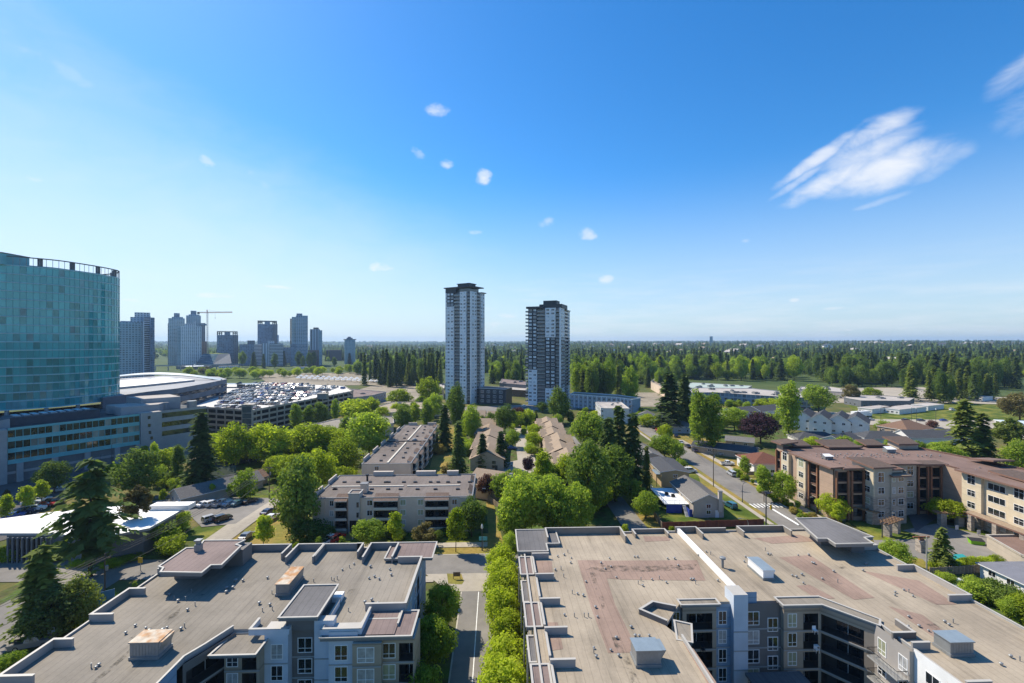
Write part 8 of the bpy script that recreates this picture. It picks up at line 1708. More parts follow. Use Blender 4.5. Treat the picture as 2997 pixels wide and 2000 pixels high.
# ================================================================== trees and shrubs of the neighbourhood
T = tree
ROW = [
 ('cedar_tree', 'cedar/conifer/1', 265, 1690, 1358, 108, 'big ragged cedar with bare lower trunk in front of the white pavilion roof'), ('pine_tree', 'pine/brown/1', 398, 1595, 1418, 44, 'brownish multi-stemmed pine right of the big cedar'), ('conifer', 'mass/deep/1', 405, 1455, 1308, 58, 'broad dense conifer between podium and parking lot'), ('fir_tree', 'fir/conifer/5', 588, 1442, 1212, 56, 'tall dark fir left of the yellow-green trees'), ('fir_tree', 'poplar/deep/2', 522, 1415, 1292, 19, 'narrow dark conifer beside the tall fir'),
 ('street_tree', 'round/deep/5', 158, 1446, 1350, 42, 'round dark street tree in front of the podium'), ('young_tree', 'young/bright/1', 80, 1500, 1414, 30, 'yellow-green young tree, middle of three by the blue cars'), ('young_tree', 'young/bright/2', 122, 1482, 1402, 26, 'yellow-green young tree, right of three by the red car'), ('young_tree', 'young/bright/3', 18, 1535, 1436, 24, 'yellow-green young tree at the left edge'), ('young_tree', 'young/brown/3', 20, 1470, 1432, 14, 'small orange-tinged tree at the left edge'),
 ('sapling', 'young/bright/1', 476, 1476, 1428, 15, 'pale sapling behind the parking row, first from left'), ('sapling', 'young/green/2', 526, 1468, 1418, 15, 'pale sapling behind the parking row, second from left'), ('sapling', 'young/bright/2', 573, 1464, 1420, 16, 'pale sapling behind the parking row, third from left'), ('sapling', 'young/green/1', 622, 1462, 1412, 15, 'pale sapling behind the parking row, fourth from left'), ('sapling', 'young/green/2', 675, 1460, 1412, 15, 'pale sapling behind the parking row, fifth from left'), ('young_tree', 'young/bright/3', 452, 1380, 1284, 18, 'bright upright tree at the end of the podium'), ('young_tree', 'young/bright/1', 425, 1350, 1300, 18, 'small bright tree against the stone podium wall'), ('young_tree', 'bush/bright/1', 492, 1372, 1312, 28, 'bright bushy tree left of the narrow dark conifer'),
 ('maple_tree', 'round/bright/1', 684, 1384, 1240, 47, 'large yellow-green tree below the parkade, first from left'), ('maple_tree', 'round/bright/2', 778, 1372, 1236, 62, 'large yellow-green tree below the parkade, second from left'), ('maple_tree', 'round/bright/3', 915, 1352, 1236, 62, 'large yellow-green tree below the parkade, third from left'), ('leafy_tree', 'round/green/1', 1082, 1352, 1200, 66, 'large darker green tree left of the gabled long roof'), ('leafy_tree', 'poplar/green/1', 1012, 1300, 1215, 22, 'upright green tree among the yellow-green ones'), ('maple_tree', 'round/bright/2', 932, 1446, 1310, 56, 'yellow-green tree behind the big dark tree'), ('maple_tree', 'round/bright/1', 1002, 1396, 1285, 50, 'yellow-green tree with orange tips left of the long roof'), ('bush', 'bush/bright/1', 1010, 1420, 1365, 34, 'low bright bush behind the beige apartment roof'), ('fir_tree', 'poplar/deep/1', 810, 1372, 1300, 18, 'small dark conifer below the yellow-green trees'), ('leafy_tree', 'round/green/2', 850, 1330, 1262, 34, 'green tree between the yellow-green trees'), ('leafy_tree', 'bush/green/2', 715, 1460, 1375, 30, 'dark green tree by the parking lot pole'), ('maple_tree', 'round/bright/3', 850, 1420, 1330, 35, 'small yellow-green tree left of the big dark tree'),
 ('conifer', 'mass/deep/2', 868, 1572, 1330, 64, 'very large dark mixed tree left of the beige apartment building'), ('young_tree', 'young/bright/2', 772, 1618, 1503, 38, 'bright young tree behind the penthouse roof'), ('young_tree', 'young/bright/1', 866, 1628, 1584, 18, 'small bright young tree at the street behind the grey block'), ('cypress', 'young/green/1', 933, 1626, 1567, 14, 'small pointed shrub beside the white pickup'), ('cypress', 'young/green/2', 1002, 1626, 1568, 17, 'pointed hedge shrub right of the white pickup'), ('bush', 'round/green/3', 1082, 1606, 1518, 48, 'rounded dark green bush in front of the beige apartments'), ('young_tree', 'young/bright/1', 1160, 1606, 1487, 34, 'bright conical tree in front of the beige apartments'), ('small_tree', 'airy/brown/1', 1242, 1600, 1535, 36, 'sparse brownish tree in front of the beige apartments'), ('young_tree', 'young/bright/3', 1334, 1616, 1470, 40, 'bright street tree casting its shadow on the cross street'), ('leafy_tree', 'round/deep/1', 1380, 1572, 1456, 42, 'dark round tree at the right end of the beige apartments'), ('bush', 'bush/deep/1', 900, 1592, 1525, 50, 'dark hedge at the foot of the very large dark tree'), ('bush', 'bush/brown/1', 1315, 1395, 1355, 22, 'yellowish bush between the two apartment blocks'), ('bush', 'bush/dry/1', 1285, 1330, 1300, 20, 'golden shrub beside the gabled long block'),
 ('plum_tree', 'round/plum/1', 1425, 1462, 1388, 26, 'dark red plum tree at the end of the beige apartments'), ('leafy_tree', 'round/green/1', 1525, 1592, 1388, 70, 'big leafy tree, left of the central clump behind the beige block'), ('leafy_tree', 'round/green/2', 1610, 1580, 1400, 66, 'big leafy tree in the middle of the central clump'), ('leafy_tree', 'round/green/3', 1680, 1575, 1415, 56, 'big leafy tree, right of the central clump'), ('leafy_tree', 'round/green/1', 1640, 1590, 1470, 52, 'lower leafy tree in front of the central clump'), ('leafy_tree', 'round/green/2', 1500, 1598, 1465, 42, 'lower leafy tree at the left of the central clump'), ('leafy_tree', 'round/deep/2', 1720, 1520, 1290, 66, 'tall dark green tree behind the central clump'), ('bush', 'round/green/2', 1495, 1640, 1560, 26, 'bush at the corner of the beige block by the lane'), ('young_tree', 'poplar/bright/1', 1590, 1440, 1308, 30, 'bright upright tree between townhouses and central clump'), ('plum_tree', 'round/purple/2', 1545, 1388, 1338, 20, 'small purple tree on the townhouse court'), ('leafy_tree', 'round/bright/1', 1660, 1420, 1330, 34, 'light green tree right of the nearest tan townhouse'), ('leafy_tree', 'round/green/3', 1730, 1330, 1205, 60, 'large green tree below the white walk-up'),
 ('fir_tree', 'spruce/conifer/1', 1780, 1440, 1232, 44, 'dark spruce, left of the three beside the alley'), ('fir_tree', 'spruce/conifer/2', 1812, 1430, 1196, 42, 'tallest dark spruce beside the alley'), ('fir_tree', 'spruce/conifer/3', 1852, 1432, 1215, 42, 'dark spruce, right of the three beside the alley'), ('fir_tree', 'mass/deep/3', 1800, 1470, 1300, 56, 'dense dark green foliage below the spruces beside the alley'), ('fir_tree', 'fir/conifer2/2', 1893, 1430, 1310, 18, 'slim light spruce beside the charcoal-roofed house'), ('small_tree', 'airy/green/2', 1848, 1476, 1402, 34, 'sparse fruit tree on the alley verge, upper'), ('small_tree', 'round/green/2', 1890, 1520, 1440, 38, 'fruit tree on the alley verge, lower'), ('leafy_tree', 'round/green/1', 1945, 1345, 1272, 42, 'bright green tree by the street past the charcoal roof'), ('leafy_tree', 'round/green/3', 1975, 1352, 1290, 28, 'leafy tree at the kerb above the clipped bush'), ('bush', 'bush/green/1', 1992, 1372, 1343, 18, 'clipped round bush beside the driveway with the white van'), ('bush', 'young/bright/2', 1830, 1590, 1532, 18, 'small bright conifer just behind the beige roof'), ('bush', 'young/bright/3', 1965, 1562, 1538, 12, 'small bright shrub at the red fence'),
 ('fir_tree', 'fir/conifer/3', 1342, 1410, 1238, 32, 'dark fir between the two apartment blocks and the townhouses, tall one'), ('fir_tree', 'fir/conifer2/1', 1335, 1412, 1328, 26, 'lighter small spruce in front of the tall fir'), ('fir_tree', 'fir/conifer/5', 1412, 1374, 1272, 27, 'dark conifer in front of the left townhouse row, left'), ('fir_tree', 'fir/conifer/2', 1466, 1368, 1266, 27, 'dark conifer in front of the left townhouse row, right'), ('leafy_tree', 'round/green/2', 1500, 1312, 1258, 24, 'round green tree beside the blue car on the townhouse street'), ('leafy_tree', 'round/bright/3', 1566, 1315, 1265, 26, 'yellow-green tree right of the townhouse street, near'), ('leafy_tree', 'round/bright/2', 1566, 1285, 1240, 24, 'yellow-green tree right of the townhouse street, far'), ('leafy_tree', 'round/deep/1', 1478, 1270, 1184, 34, 'round dark green tree in front of the plum tree and low roof'), ('plum_tree', 'round/plum/1', 1516, 1240, 1192, 22, 'dark red plum tree between the two towers'), ('leafy_tree', 'mass/deep/2', 1637, 1240, 1132, 33, 'big oval dark tree in front of the charcoal tower'), ('bush', 'round/deep/2', 1588, 1208, 1176, 18, 'dark bush at the foot of the charcoal tower'),
 ('fir_tree', 'mass/deep/1', 1334, 1262, 1120, 28, 'dark tall tree in front of the left tower'), ('fir_tree', 'fir/conifer/3', 1300, 1320, 1190, 32, 'dark conifer behind the long gabled roof, left'), ('fir_tree', 'mass/green/1', 1380, 1290, 1180, 27, 'green conical tree below the left tower'), ('leafy_tree', 'round/bright/1', 1256, 1192, 1106, 36, 'round yellow-green tree just left of the left tower'), ('leafy_tree', 'round/green/3', 1270, 1230, 1150, 30, 'green tree below the round yellow-green one'), ('fir_tree', 'poplar/bright/2', 1215, 1245, 1175, 17, 'pointed bright tree behind the long gabled roof'), ('fir_tree', 'poplar/green/1', 1250, 1260, 1170, 22, 'pointed green tree behind the long gabled roof'), ('fir_tree', 'mass/deep/3', 1180, 1262, 1185, 28, 'dark pointed tree left of the long gabled roof'), ('leafy_tree', 'poplar/green/1', 866, 1262, 1178, 20, 'cypress-shaped tree before the parkade, first from left'), ('leafy_tree', 'poplar/green/1', 903, 1250, 1182, 18, 'cypress-shaped tree before the parkade, second from left'), ('leafy_tree', 'mass/deep/2', 940, 1245, 1175, 24, 'dark tree before the parkade, third from left'), ('leafy_tree', 'poplar/green/1', 980, 1238, 1164, 13, 'slim cypress-shaped tree before the parkade wall'), ('leafy_tree', 'bush/bright/1', 1040, 1230, 1168, 44, 'bright bushy tree right of the parkade'), ('leafy_tree', 'round/bright/2', 1085, 1225, 1160, 24, 'bright tree in front of the pinkish store'), ('leafy_tree', 'bush/bright/2', 1170, 1185, 1140, 34, 'bright shrubbery right of the pinkish store'), ('leafy_tree', 'round/bright/3', 1120, 1238, 1190, 22, 'bright tree before the long pale building'),
 ('poplar_tree', 'poplar/green/2', 2045, 1325, 1118, 30, 'tall poplar, left of the close pair by the street'), ('poplar_tree', 'poplar/green/3', 2085, 1328, 1130, 32, 'tall poplar, right of the close pair by the street'), ('poplar_tree', 'poplar/green/2', 2308, 1292, 1096, 33, 'tall lone poplar behind the brown building'), ('fir_tree', 'spruce/conifer/1', 1958, 1262, 1098, 48, 'broad dark spruce up the street, left of pair'), ('fir_tree', 'fir/conifer/3', 2003, 1255, 1100, 38, 'dark fir up the street, right of pair'), ('maple_tree', 'round/purple/1', 2226, 1300, 1206, 52, 'dark purple maple beside the tall poplar'), ('leafy_tree', 'round/green/1', 2150, 1262, 1190, 40, 'round green tree between the poplars'), ('leafy_tree', 'mass/green/2', 1846, 1195, 1068, 26, 'tall column of foliage beside the construction ground'), ('bush', 'bush/bright/1', 1895, 1248, 1212, 28, 'bright hedge beside the upper street'), ('leafy_tree', 'round/bright/2', 2255, 1196, 1165, 38, 'bright shrubs in front of the grey low-rise'), ('leafy_tree', 'round/green/3', 2395, 1210, 1125, 42, 'green tree left of the school portables'), ('plum_tree', 'mass/brown/1', 2490, 1178, 1122, 22, 'brownish pointed tree in front of the school'), ('leafy_tree', 'bush/bright/2', 2550, 1166, 1136, 24, 'round bright green tree on the school yard'), ('leafy_tree', 'bush/green/1', 2585, 1262, 1230, 20, 'bush beside the brown hip roof'), ('plum_tree', 'bush/plum/1', 2728, 1252, 1230, 14, 'reddish shrub on the school street'),
 ('fir_tree', 'spruce/conifer2/1', 2822, 1372, 1178, 52, 'tall light spruce behind the brown building, left'), ('fir_tree', 'fir/conifer2/3', 2875, 1370, 1215, 44, 'light spruce behind the brown building, middle'), ('pine_tree', 'pine/conifer2/1', 2950, 1360, 1222, 44, 'flat-branched pine behind the brown building, right'), ('leafy_tree', 'round/brown/1', 2985, 1235, 1150, 45, 'brown-green tree at the right edge above the pine'), ('leafy_tree', 'round/green/2', 2980, 1398, 1290, 40, 'green tree at the right edge behind the brown roof'), ('bush', 'bush/green/2', 2770, 1375, 1300, 40, 'dark green thicket at the foot of the light spruce'),
 ('street_tree', 'young/green/1', 2236, 1470, 1352, 34, 'street tree in front of the red-roofed house'), ('street_tree', 'round/green/2', 2290, 1480, 1380, 34, 'street tree at the left corner of the brown building'), ('street_tree', 'young/green/2', 2180, 1405, 1330, 22, 'small street tree beside the white pickup'), ('street_tree', 'round/bright/1', 2436, 1520, 1446, 40, 'bright tree in front of the brown building, left'), ('street_tree', 'young/bright/2', 2452, 1545, 1470, 24, 'small bright tree at the sidewalk of the brown building'), ('street_tree', 'round/bright/3', 2765, 1530, 1458, 46, 'bright spreading tree at the driveway of the brown building'), ('street_tree', 'round/bright/2', 2985, 1575, 1508, 46, 'bright tree at the right edge by the brown building'), ('fir_tree', 'spruce/conifer2/2', 2757, 1668, 1552, 34, 'small light spruce beside the parking entrance'), ('bush', 'round/green/3', 2622, 1660, 1584, 44, 'leafy bush at the rear edge of the beige roof'), ('bush', 'bush/bright/3', 2760, 1712, 1676, 24, 'bright shrub behind the weathered fence'),
 ('fir_tree', 'spruce/conifer2/1', 120, 1860, 1610, 72, 'feathery conifer at lower left, left of the hedge mass'), ('conifer', 'mass/conifer2/2', 235, 1838, 1678, 48, 'clipped conifer mass beside the power pole'), ('conifer', 'mass/conifer/1', 150, 1868, 1710, 66, 'dark spreading conifer over the grey pickup'), ('young_tree', 'bush/green/1', 320, 1790, 1732, 18, 'small round conifer at the foot of the power pole'), ('young_tree', 'young/green/1', 393, 1738, 1698, 11, 'tiny conifer by the left parapet'), ('bush', 'bush/bright/2', 236, 1842, 1796, 22, 'small bright bush between hedge mass and grey block'), ('bush', 'bush/green/2', 35, 1990, 1910, 34, 'bush at the bottom left corner'), ('bush', 'bush/bright/3', 75, 1975, 1925, 26, 'bright bush beside the grey block at bottom left'), ('bush', 'bush/green/1', 480, 1600, 1530, 36, 'leafy shrub left of the lawn by the driveway'), ('bush', 'bush/green/2', 530, 1555, 1500, 28, 'shrub at the corner of the white pavilion roof'), ('bush', 'bush/bright/1', 500, 1625, 1570, 34, 'bright shrub behind the penthouse roof'), ('young_tree', 'bush/green/2', 160, 1640, 1590, 34, 'shrub in front of the pavilion glass wall'), ('bush', 'bush/bright/2', 30, 1640, 1605, 30, 'low bright shrub at the pavilion corner'),
]
for r_ in ROW: tree(*r_)
# yellow-green ground cover by the street
for i, (px, py) in enumerate([(40, 1610), (330, 1655), (380, 1640), (250, 1650)]):
    x, y = P(px, py); tree_at('bush', 'bush/bright/%d' % (1+i % 3), x, y, 1.2, 6, ['low ground cover by the pavilion, left', 'low ground cover behind the cedar trunk, middle', 'low ground cover behind the cedar trunk, right', 'low ground cover at the cedar trunk'][i], None, 'bush')
# row of bright trees along the lane between the two blocks, and the darker row beside the grey block
for i in range(12):
    y = 30+i*5.9; tree_at('lane_tree', 'mass/bright/%d' % (1+i % 3), 1.4+.5*math.sin(i*2.1), y, 8.8+.8*math.sin(i*1.7), 7.6+.6*math.cos(i*1.3), f'bright green tree in the hedge-like row along the lane, {["first", "second", "third", "fourth", "fifth", "sixth", "seventh", "eighth", "ninth", "tenth", "eleventh", "twelfth"][i]} from the camera', 'bright trees along the lane')
for i, (y, s) in enumerate([(86.5, .8), (78.5, 1.05), (69, 1.1), (61, .9), (54, .95), (47, 1.0)]):
    tree_at('lane_tree', 'round/%s/%d' % ('plum' if i == 0 else 'green', 1+i % 3), -9.6+.4*math.sin(i), y, (5.5 if i == 0 else 8.2)*s, (4.2 if i == 0 else 6.6)*s, ['reddish bush at the rear corner of the grey block', 'round green tree beside the grey block, nearest the cross street', 'round green tree beside the grey block, second from the cross street', 'round green tree beside the grey block, third from the cross street', 'round green tree beside the grey block, fourth from the cross street', 'round green tree beside the grey block, nearest the camera'][i], 'trees beside the grey block')
# shrub belts: clipped hedge, bushes at the right edge, behind the brown building, around the podium
x, y = P(2845, 1668); 
for i in range(7): tree_at('hedge', 'bush/bright/%d' % (1+i % 3), x-8+i*2.6, y+.3*i, 2.2, 3.6, f'clipped hedge bush between parking lot and weathered fence, {["first", "second", "third", "fourth", "fifth", "sixth", "seventh"][i]} from left', 'clipped hedge', 'hedge')
rb = random.Random(31)
def nth(i): return f"{i}{'th' if 10 < i % 100 < 14 else {1: 'st', 2: 'nd', 3: 'rd'}.get(i % 10, 'th')}"
def belt(n, pts, kinds, hr, wr, label, group, name='bush', cat='bush'):
    sp = []
    for i in range(n):
        t = rb.random()*(len(pts)-1); k = min(int(t), len(pts)-2); f = t-k; sp.append((pts[k][0]+(pts[k+1][0]-pts[k][0])*f+rb.uniform(-1, 1)*pts[k][2], pts[k][1]+(pts[k+1][1]-pts[k][1])*f+rb.uniform(-1, 1)*pts[k][3]))
    sp.sort()
    for i, (px, py) in enumerate(sp):
        x, y = P(px, py); h = rb.uniform(*hr); tree_at(name, rb.choice(kinds), x, y, h, rb.uniform(*wr)*h, label if n > 26 else f'{label}, {nth(i+1)} from the left', group, cat)
belt(20, [(2790, 1720, 20, 14), (2900, 1760, 40, 30), (3010, 1850, 40, 40)], ['bush/green/1', 'bush/bright/2', 'round/green/2', 'bush/deep/1'], (2.5, 4.6), (.9, 1.3), 'leafy bush in the thicket right of the beige block', 'thicket right of the beige block')
belt(22, [(2360, 1318, 10, 6), (2520, 1330, 10, 6), (2700, 1335, 20, 8), (2790, 1345, 20, 8)], ['bush/bright/1', 'bush/green/2', 'round/bright/2'], (4, 8), (.9, 1.3), 'bright green shrub in the belt behind the brown building', 'shrub belt behind the brown building')
belt(14, [(2300, 1500, 8, 5), (2400, 1530, 8, 5), (2500, 1555, 12, 6)], ['bush/green/1', 'bush/bright/2', 'bush/dry/1'], (1.0, 2.2), (1.0, 1.6), 'low shrub in the front garden of the brown building', 'garden shrubs of the brown building')
belt(46, [(560, 1106, 25, 7), (700, 1105, 25, 7), (900, 1098, 25, 6), (1040, 1095, 25, 6)], ['round/bright/1', 'round/green/2', 'round/bright/3'], (9, 15), (.9, 1.2), 'light green leafy tree in the belt below the skyline', 'leafy belt below the skyline', 'leafy_tree', 'tree')
belt(22, [(1060, 1092, 20, 5), (1150, 1097, 20, 5), (1260, 1108, 20, 5)], ['round/bright/1', 'round/green/2', 'round/bright/2'], (7, 12), (.9, 1.1), 'round light green tree in the row behind the white tents', 'row of trees behind the tents', 'leafy_tree', 'tree')
belt(10, [(540, 1085, 20, 8), (660, 1100, 25, 8)], ['round/bright/1', 'round/green/1', 'bush/brown/1'], (7, 12), (1, 1.3), 'small tree beside the rail guideway', 'trees beside the guideway', 'leafy_tree', 'tree')
belt(26, [(1060, 1120, 15, 8), (1180, 1128, 20, 8), (1290, 1130, 15, 10)], ['fir/conifer/2', 'fir/conifer/3', 'spruce/conifer/4', 'fir/conifer2/3'], (26, 40), (.28, .36), 'tall dark fir in the stand left of the left tower', 'fir stand left of the left tower', 'fir_tree', 'tree')
belt(60, [(1690, 1120, 15, 8), (1760, 1128, 15, 8), (1830, 1120, 20, 10), (1900, 1110, 20, 8)], ['fir/conifer2/3', 'mass/deep/1', 'spruce/conifer/4', 'round/green/2', 'mass/green/1'], (24, 38), (.38, .55), 'dark tree in the stand right of the charcoal tower', 'tree stand right of the charcoal tower', 'forest_tree', 'tree')
belt(75, [(2330, 1110, 15, 6), (2520, 1118, 15, 6), (2640, 1120, 15, 6), (2760, 1128, 20, 8), (2990, 1135, 20, 10)], ['fir/conifer/2', 'spruce/conifer/4', 'mass/deep/1', 'fir/conifer2/3'], (24, 38), (.38, .55), 'tall dark conifer in the row behind the school', 'conifer row behind the school', 'fir_tree', 'tree')
belt(20, [(2660, 1168, 15, 8), (2780, 1175, 15, 8), (2920, 1165, 20, 8)], ['spruce/conifer2/1', 'mass/deep/1', 'spruce/conifer/2', 'fir/conifer2/3'], (20, 30), (.38, .5), 'large conifer standing right of the school yard', 'conifers right of the school yard', 'fir_tree', 'tree')
belt(46, [(1930, 1100, 20, 8), (2100, 1106, 30, 8), (2330, 1110, 30, 8)], ['round/green/2', 'fir/conifer/2', 'mass/green/1', 'round/bright/1'], (18, 34), (.45, .75), 'tree between the stepped gables and the pale green roofs', 'trees around the pale green roofs', 'forest_tree', 'tree')
belt(12, [(1440, 1112, 10, 6), (1530, 1112, 10, 6)], ['round/green/1', 'round/bright/1', 'fir/conifer/2', 'mass/deep/2'], (14, 26), (.5, .8), 'green tree in the gap between the two towers', 'trees between the two towers', 'forest_tree', 'tree')
belt(18, [(2130, 1190, 15, 5), (2260, 1196, 30, 6), (2380, 1200, 10, 5)], ['bush/bright/1', 'bush/green/2'], (3, 6), (1, 1.4), 'shrub in the belt before the grey low-rise', 'shrubs before the grey low-rise')
belt(14, [(700, 1078, 10, 4), (830, 1075, 25, 4), (1040, 1070, 15, 4)], ['mass/deep/1', 'fir/conifer/2', 'mass/deep/3', 'round/deep/2'], (20, 34), (.4, .6), 'dark tree at the foot of the skyline towers', 'dark trees below the skyline', 'forest_tree', 'tree')

belt(44, [(600, 1352, 25, 16), (720, 1345, 40, 22), (860, 1330, 50, 30), (1000, 1322, 50, 34)], ['round/bright/1', 'round/bright/2', 'round/bright/3', 'round/green/2', 'bush/bright/1'], (6, 12), (1.0, 1.3), 'yellow-green leafy tree filling the grove below the parkade', 'grove below the parkade', 'grove_tree', 'tree')
belt(18, [(1040, 1225, 30, 12), (1180, 1215, 40, 14), (1300, 1212, 20, 12)], ['round/bright/1', 'poplar/green/1', 'round/green/2', 'mass/deep/2', 'bush/bright/2'], (6, 12), (.7, 1.1), 'leafy tree in the grove between parkade and left tower', 'grove left of the left tower', 'grove_tree', 'tree')
belt(14, [(1480, 1470, 15, 30), (1620, 1440, 60, 30), (1740, 1450, 30, 30)], ['round/green/1', 'round/green/3', 'bush/green/2'], (6, 10), (1.0, 1.2), 'leafy tree inside the central clump', 'central clump of leafy trees', 'leafy_tree', 'tree')
belt(16, [(1340, 1265, 15, 12), (1450, 1250, 40, 10), (1580, 1230, 30, 8), (1690, 1262, 15, 14)], ['round/green/2', 'bush/bright/1', 'mass/deep/1', 'fir/conifer2/3'], (5, 10), (.7, 1.0), 'garden tree around the tan townhouses', 'garden trees of the townhouses', 'garden_tree', 'tree')
belt(18, [(1900, 1300, 20, 10), (2100, 1250, 60, 18), (2200, 1262, 50, 14), (2300, 1232, 40, 8)], ['round/green/2', 'bush/green/1', 'round/deep/1', 'bush/bright/2'], (4, 8), (.9, 1.2), 'garden tree among the houses beyond the poplars', 'garden trees beyond the poplars', 'garden_tree', 'tree')
belt(16, [(330, 1400, 30, 14), (450, 1420, 40, 20), (560, 1430, 40, 14)], ['bush/green/1', 'round/deep/2', 'bush/bright/1'], (3, 6), (.9, 1.3), 'shrub in the bank between podium street and parking lot', 'shrubs by the podium street')

belt(26, [(1345, 1285, 12, 20), (1380, 1330, 12, 30), (1530, 1260, 14, 14), (1560, 1330, 10, 20)], ['bush/bright/1', 'bush/green/2', 'round/bright/2', 'bush/green/1'], (2.5, 5), (.9, 1.3), 'garden shrub beside the townhouse lanes', 'townhouse shrubs')
belt(24, [(1700, 1330, 12, 20), (1745, 1400, 15, 20), (1770, 1480, 15, 20), (1700, 1540, 30, 14)], ['round/green/1', 'round/green/3', 'bush/green/1', 'round/bright/2'], (5, 9), (.9, 1.2), 'leafy tree filling the clump left of the alley', 'clump left of the alley', 'leafy_tree', 'tree')
belt(20, [(2150, 1390, 8, 8), (2230, 1440, 10, 8), (2330, 1500, 12, 8)], ['bush/green/1', 'bush/bright/2', 'young/green/1'], (1.5, 3.5), (.9, 1.2), 'front-yard shrub along the right side of the street', 'shrubs right of the street')
belt(20, [(820, 1400, 20, 20), (900, 1380, 40, 30), (1030, 1380, 20, 24)], ['round/bright/1', 'round/green/1', 'bush/bright/2', 'round/bright/3'], (5, 9), (1.0, 1.3), 'yellow-green tree between the big dark tree and the long gabled roof', 'grove left of the long roof', 'grove_tree', 'tree')
belt(22, [(1700, 1215, 15, 12), (1880, 1215, 20, 10), (1960, 1262, 15, 10)], ['bush/bright/1', 'bush/green/2', 'round/green/1'], (3, 6), (.9, 1.3), 'shrub around the upper end of the street', 'shrubs at the upper street')
belt(24, [(900, 1560, 20, 10), (1050, 1575, 40, 10), (1220, 1575, 40, 8), (1380, 1570, 20, 8)], ['bush/green/1', 'bush/deep/1', 'bush/bright/3'], (1.2, 2.6), (.9, 1.4), 'low garden shrub in front of the beige apartments', 'garden shrubs of the beige apartments')

belt(22, [(1695, 1160, 10, 8), (1750, 1172, 20, 8), (1800, 1158, 20, 8)], ['mass/deep/1', 'fir/conifer2/3', 'mass/green/1', 'round/deep/2', 'mass/deep/3'], (24, 36), (.38, .55), 'big dark tree behind the blue-white wing right of the charcoal tower', 'big trees behind the blue-white wing', 'forest_tree', 'tree')
belt(24, [(1070, 1118, 12, 6), (1180, 1124, 20, 6), (1285, 1128, 10, 6)], ['fir/conifer/2', 'mass/deep/3', 'spruce/conifer/4', 'fir/conifer2/3'], (28, 42), (.3, .42), 'dark conifer in the second rank left of the left tower', 'second rank of firs left of the left tower', 'fir_tree', 'tree')
belt(14, [(1435, 1122, 8, 5), (1530, 1124, 8, 5)], ['mass/deep/1', 'round/green/2', 'fir/conifer/2'], (18, 30), (.45, .7), 'dark tree in the second rank between the two towers', 'second rank between the two towers', 'forest_tree', 'tree')
belt(20, [(1880, 1130, 15, 8), (1930, 1140, 15, 8), (1990, 1120, 15, 6)], ['round/green/2', 'round/deep/3', 'mass/green/1', 'fir/conifer/2'], (14, 24), (.5, .8), 'green tree around the stepped-gable townhouses', 'trees around the stepped gables', 'forest_tree', 'tree')
belt(18, [(2410, 1128, 20, 5), (2560, 1130, 20, 5), (2680, 1138, 15, 5)], ['mass/deep/1', 'fir/conifer/2', 'round/deep/1', 'mass/deep/3'], (18, 30), (.5, .7), 'broad dark tree at the edge of the school yard', 'trees at the school yard edge', 'forest_tree', 'tree')
# ================================================================== far forest: one mass, instanced on points
def gn_forest(name, label, mesh, pts, scl, rot):
    me = bpy.data.meshes.new(name); n = len(pts); me.vertices.add(n); me.vertices.foreach_set('co', np.asarray(pts, np.float32).ravel())
    a = me.attributes.new('tscale', 'FLOAT_VECTOR', 'POINT'); a.data.foreach_set('vector', np.asarray(scl, np.float32).ravel())
    b = me.attributes.new('trot', 'FLOAT', 'POINT'); b.data.foreach_set('value', np.asarray(rot, np.float32))
    o = link(name, me, kind='stuff'); o['label'] = label; o['category'] = 'forest'
    ng = bpy.data.node_groups.new(name, 'GeometryNodeTree'); ng.interface.new_socket('Geometry', in_out='INPUT', socket_type='NodeSocketGeometry'); ng.interface.new_socket('Geometry', in_out='OUTPUT', socket_type='NodeSocketGeometry')
    N = ng.nodes.new; L = ng.links.new; gi = N('NodeGroupInput'); go = N('NodeGroupOutput')
    mp = N('GeometryNodeMeshToPoints'); ip = N('GeometryNodeInstanceOnPoints'); oi = N('GeometryNodeObjectInfo')
    oi.inputs['Object'].default_value = mesh; oi.inputs['As Instance'].default_value = True; oi.transform_space = 'ORIGINAL'
    sa = N('GeometryNodeInputNamedAttribute'); sa.data_type = 'FLOAT_VECTOR'; sa.inputs[0].default_value = 'tscale'
    ra = N('GeometryNodeInputNamedAttribute'); ra.data_type = 'FLOAT'; ra.inputs[0].default_value = 'trot'
    cx = N('ShaderNodeCombineXYZ'); L(ra.outputs[0], cx.inputs['Z'])
    L(gi.outputs[0], mp.inputs[0]); L(mp.outputs[0], ip.inputs['Points']); L(oi.outputs['Geometry'], ip.inputs['Instance'])
    L(cx.outputs[0], ip.inputs['Rotation']); L(sa.outputs[0], ip.inputs['Scale']); L(ip.outputs[0], go.inputs[0])
    md = o.modifiers.new('scatter', 'NODES'); md.node_group = ng
    return o
def forest_ok(px, py):
    """which ground, seen from the air, carries forest (px, py of the tree foot)"""
    if py > 1112: return 0
    if px < 1045: return 0.0 if py > 1050 else (.3 if py > 1034 else .85)
    if px < 1285: return 1.0 if py < 1094 else .0
    if px < 1440: return 1.0 if py < 1084 else 0
    if px < 1545: return 1.0 if py < 1096 else .2
    if px < 1680: return 1 if py < 1090 else 0
    if px < 1930: return 1 if py < 1104 else 0
    if px < 2300: return (1 if py < 1088 else .35)
    return 1 if py < 1104 else .3
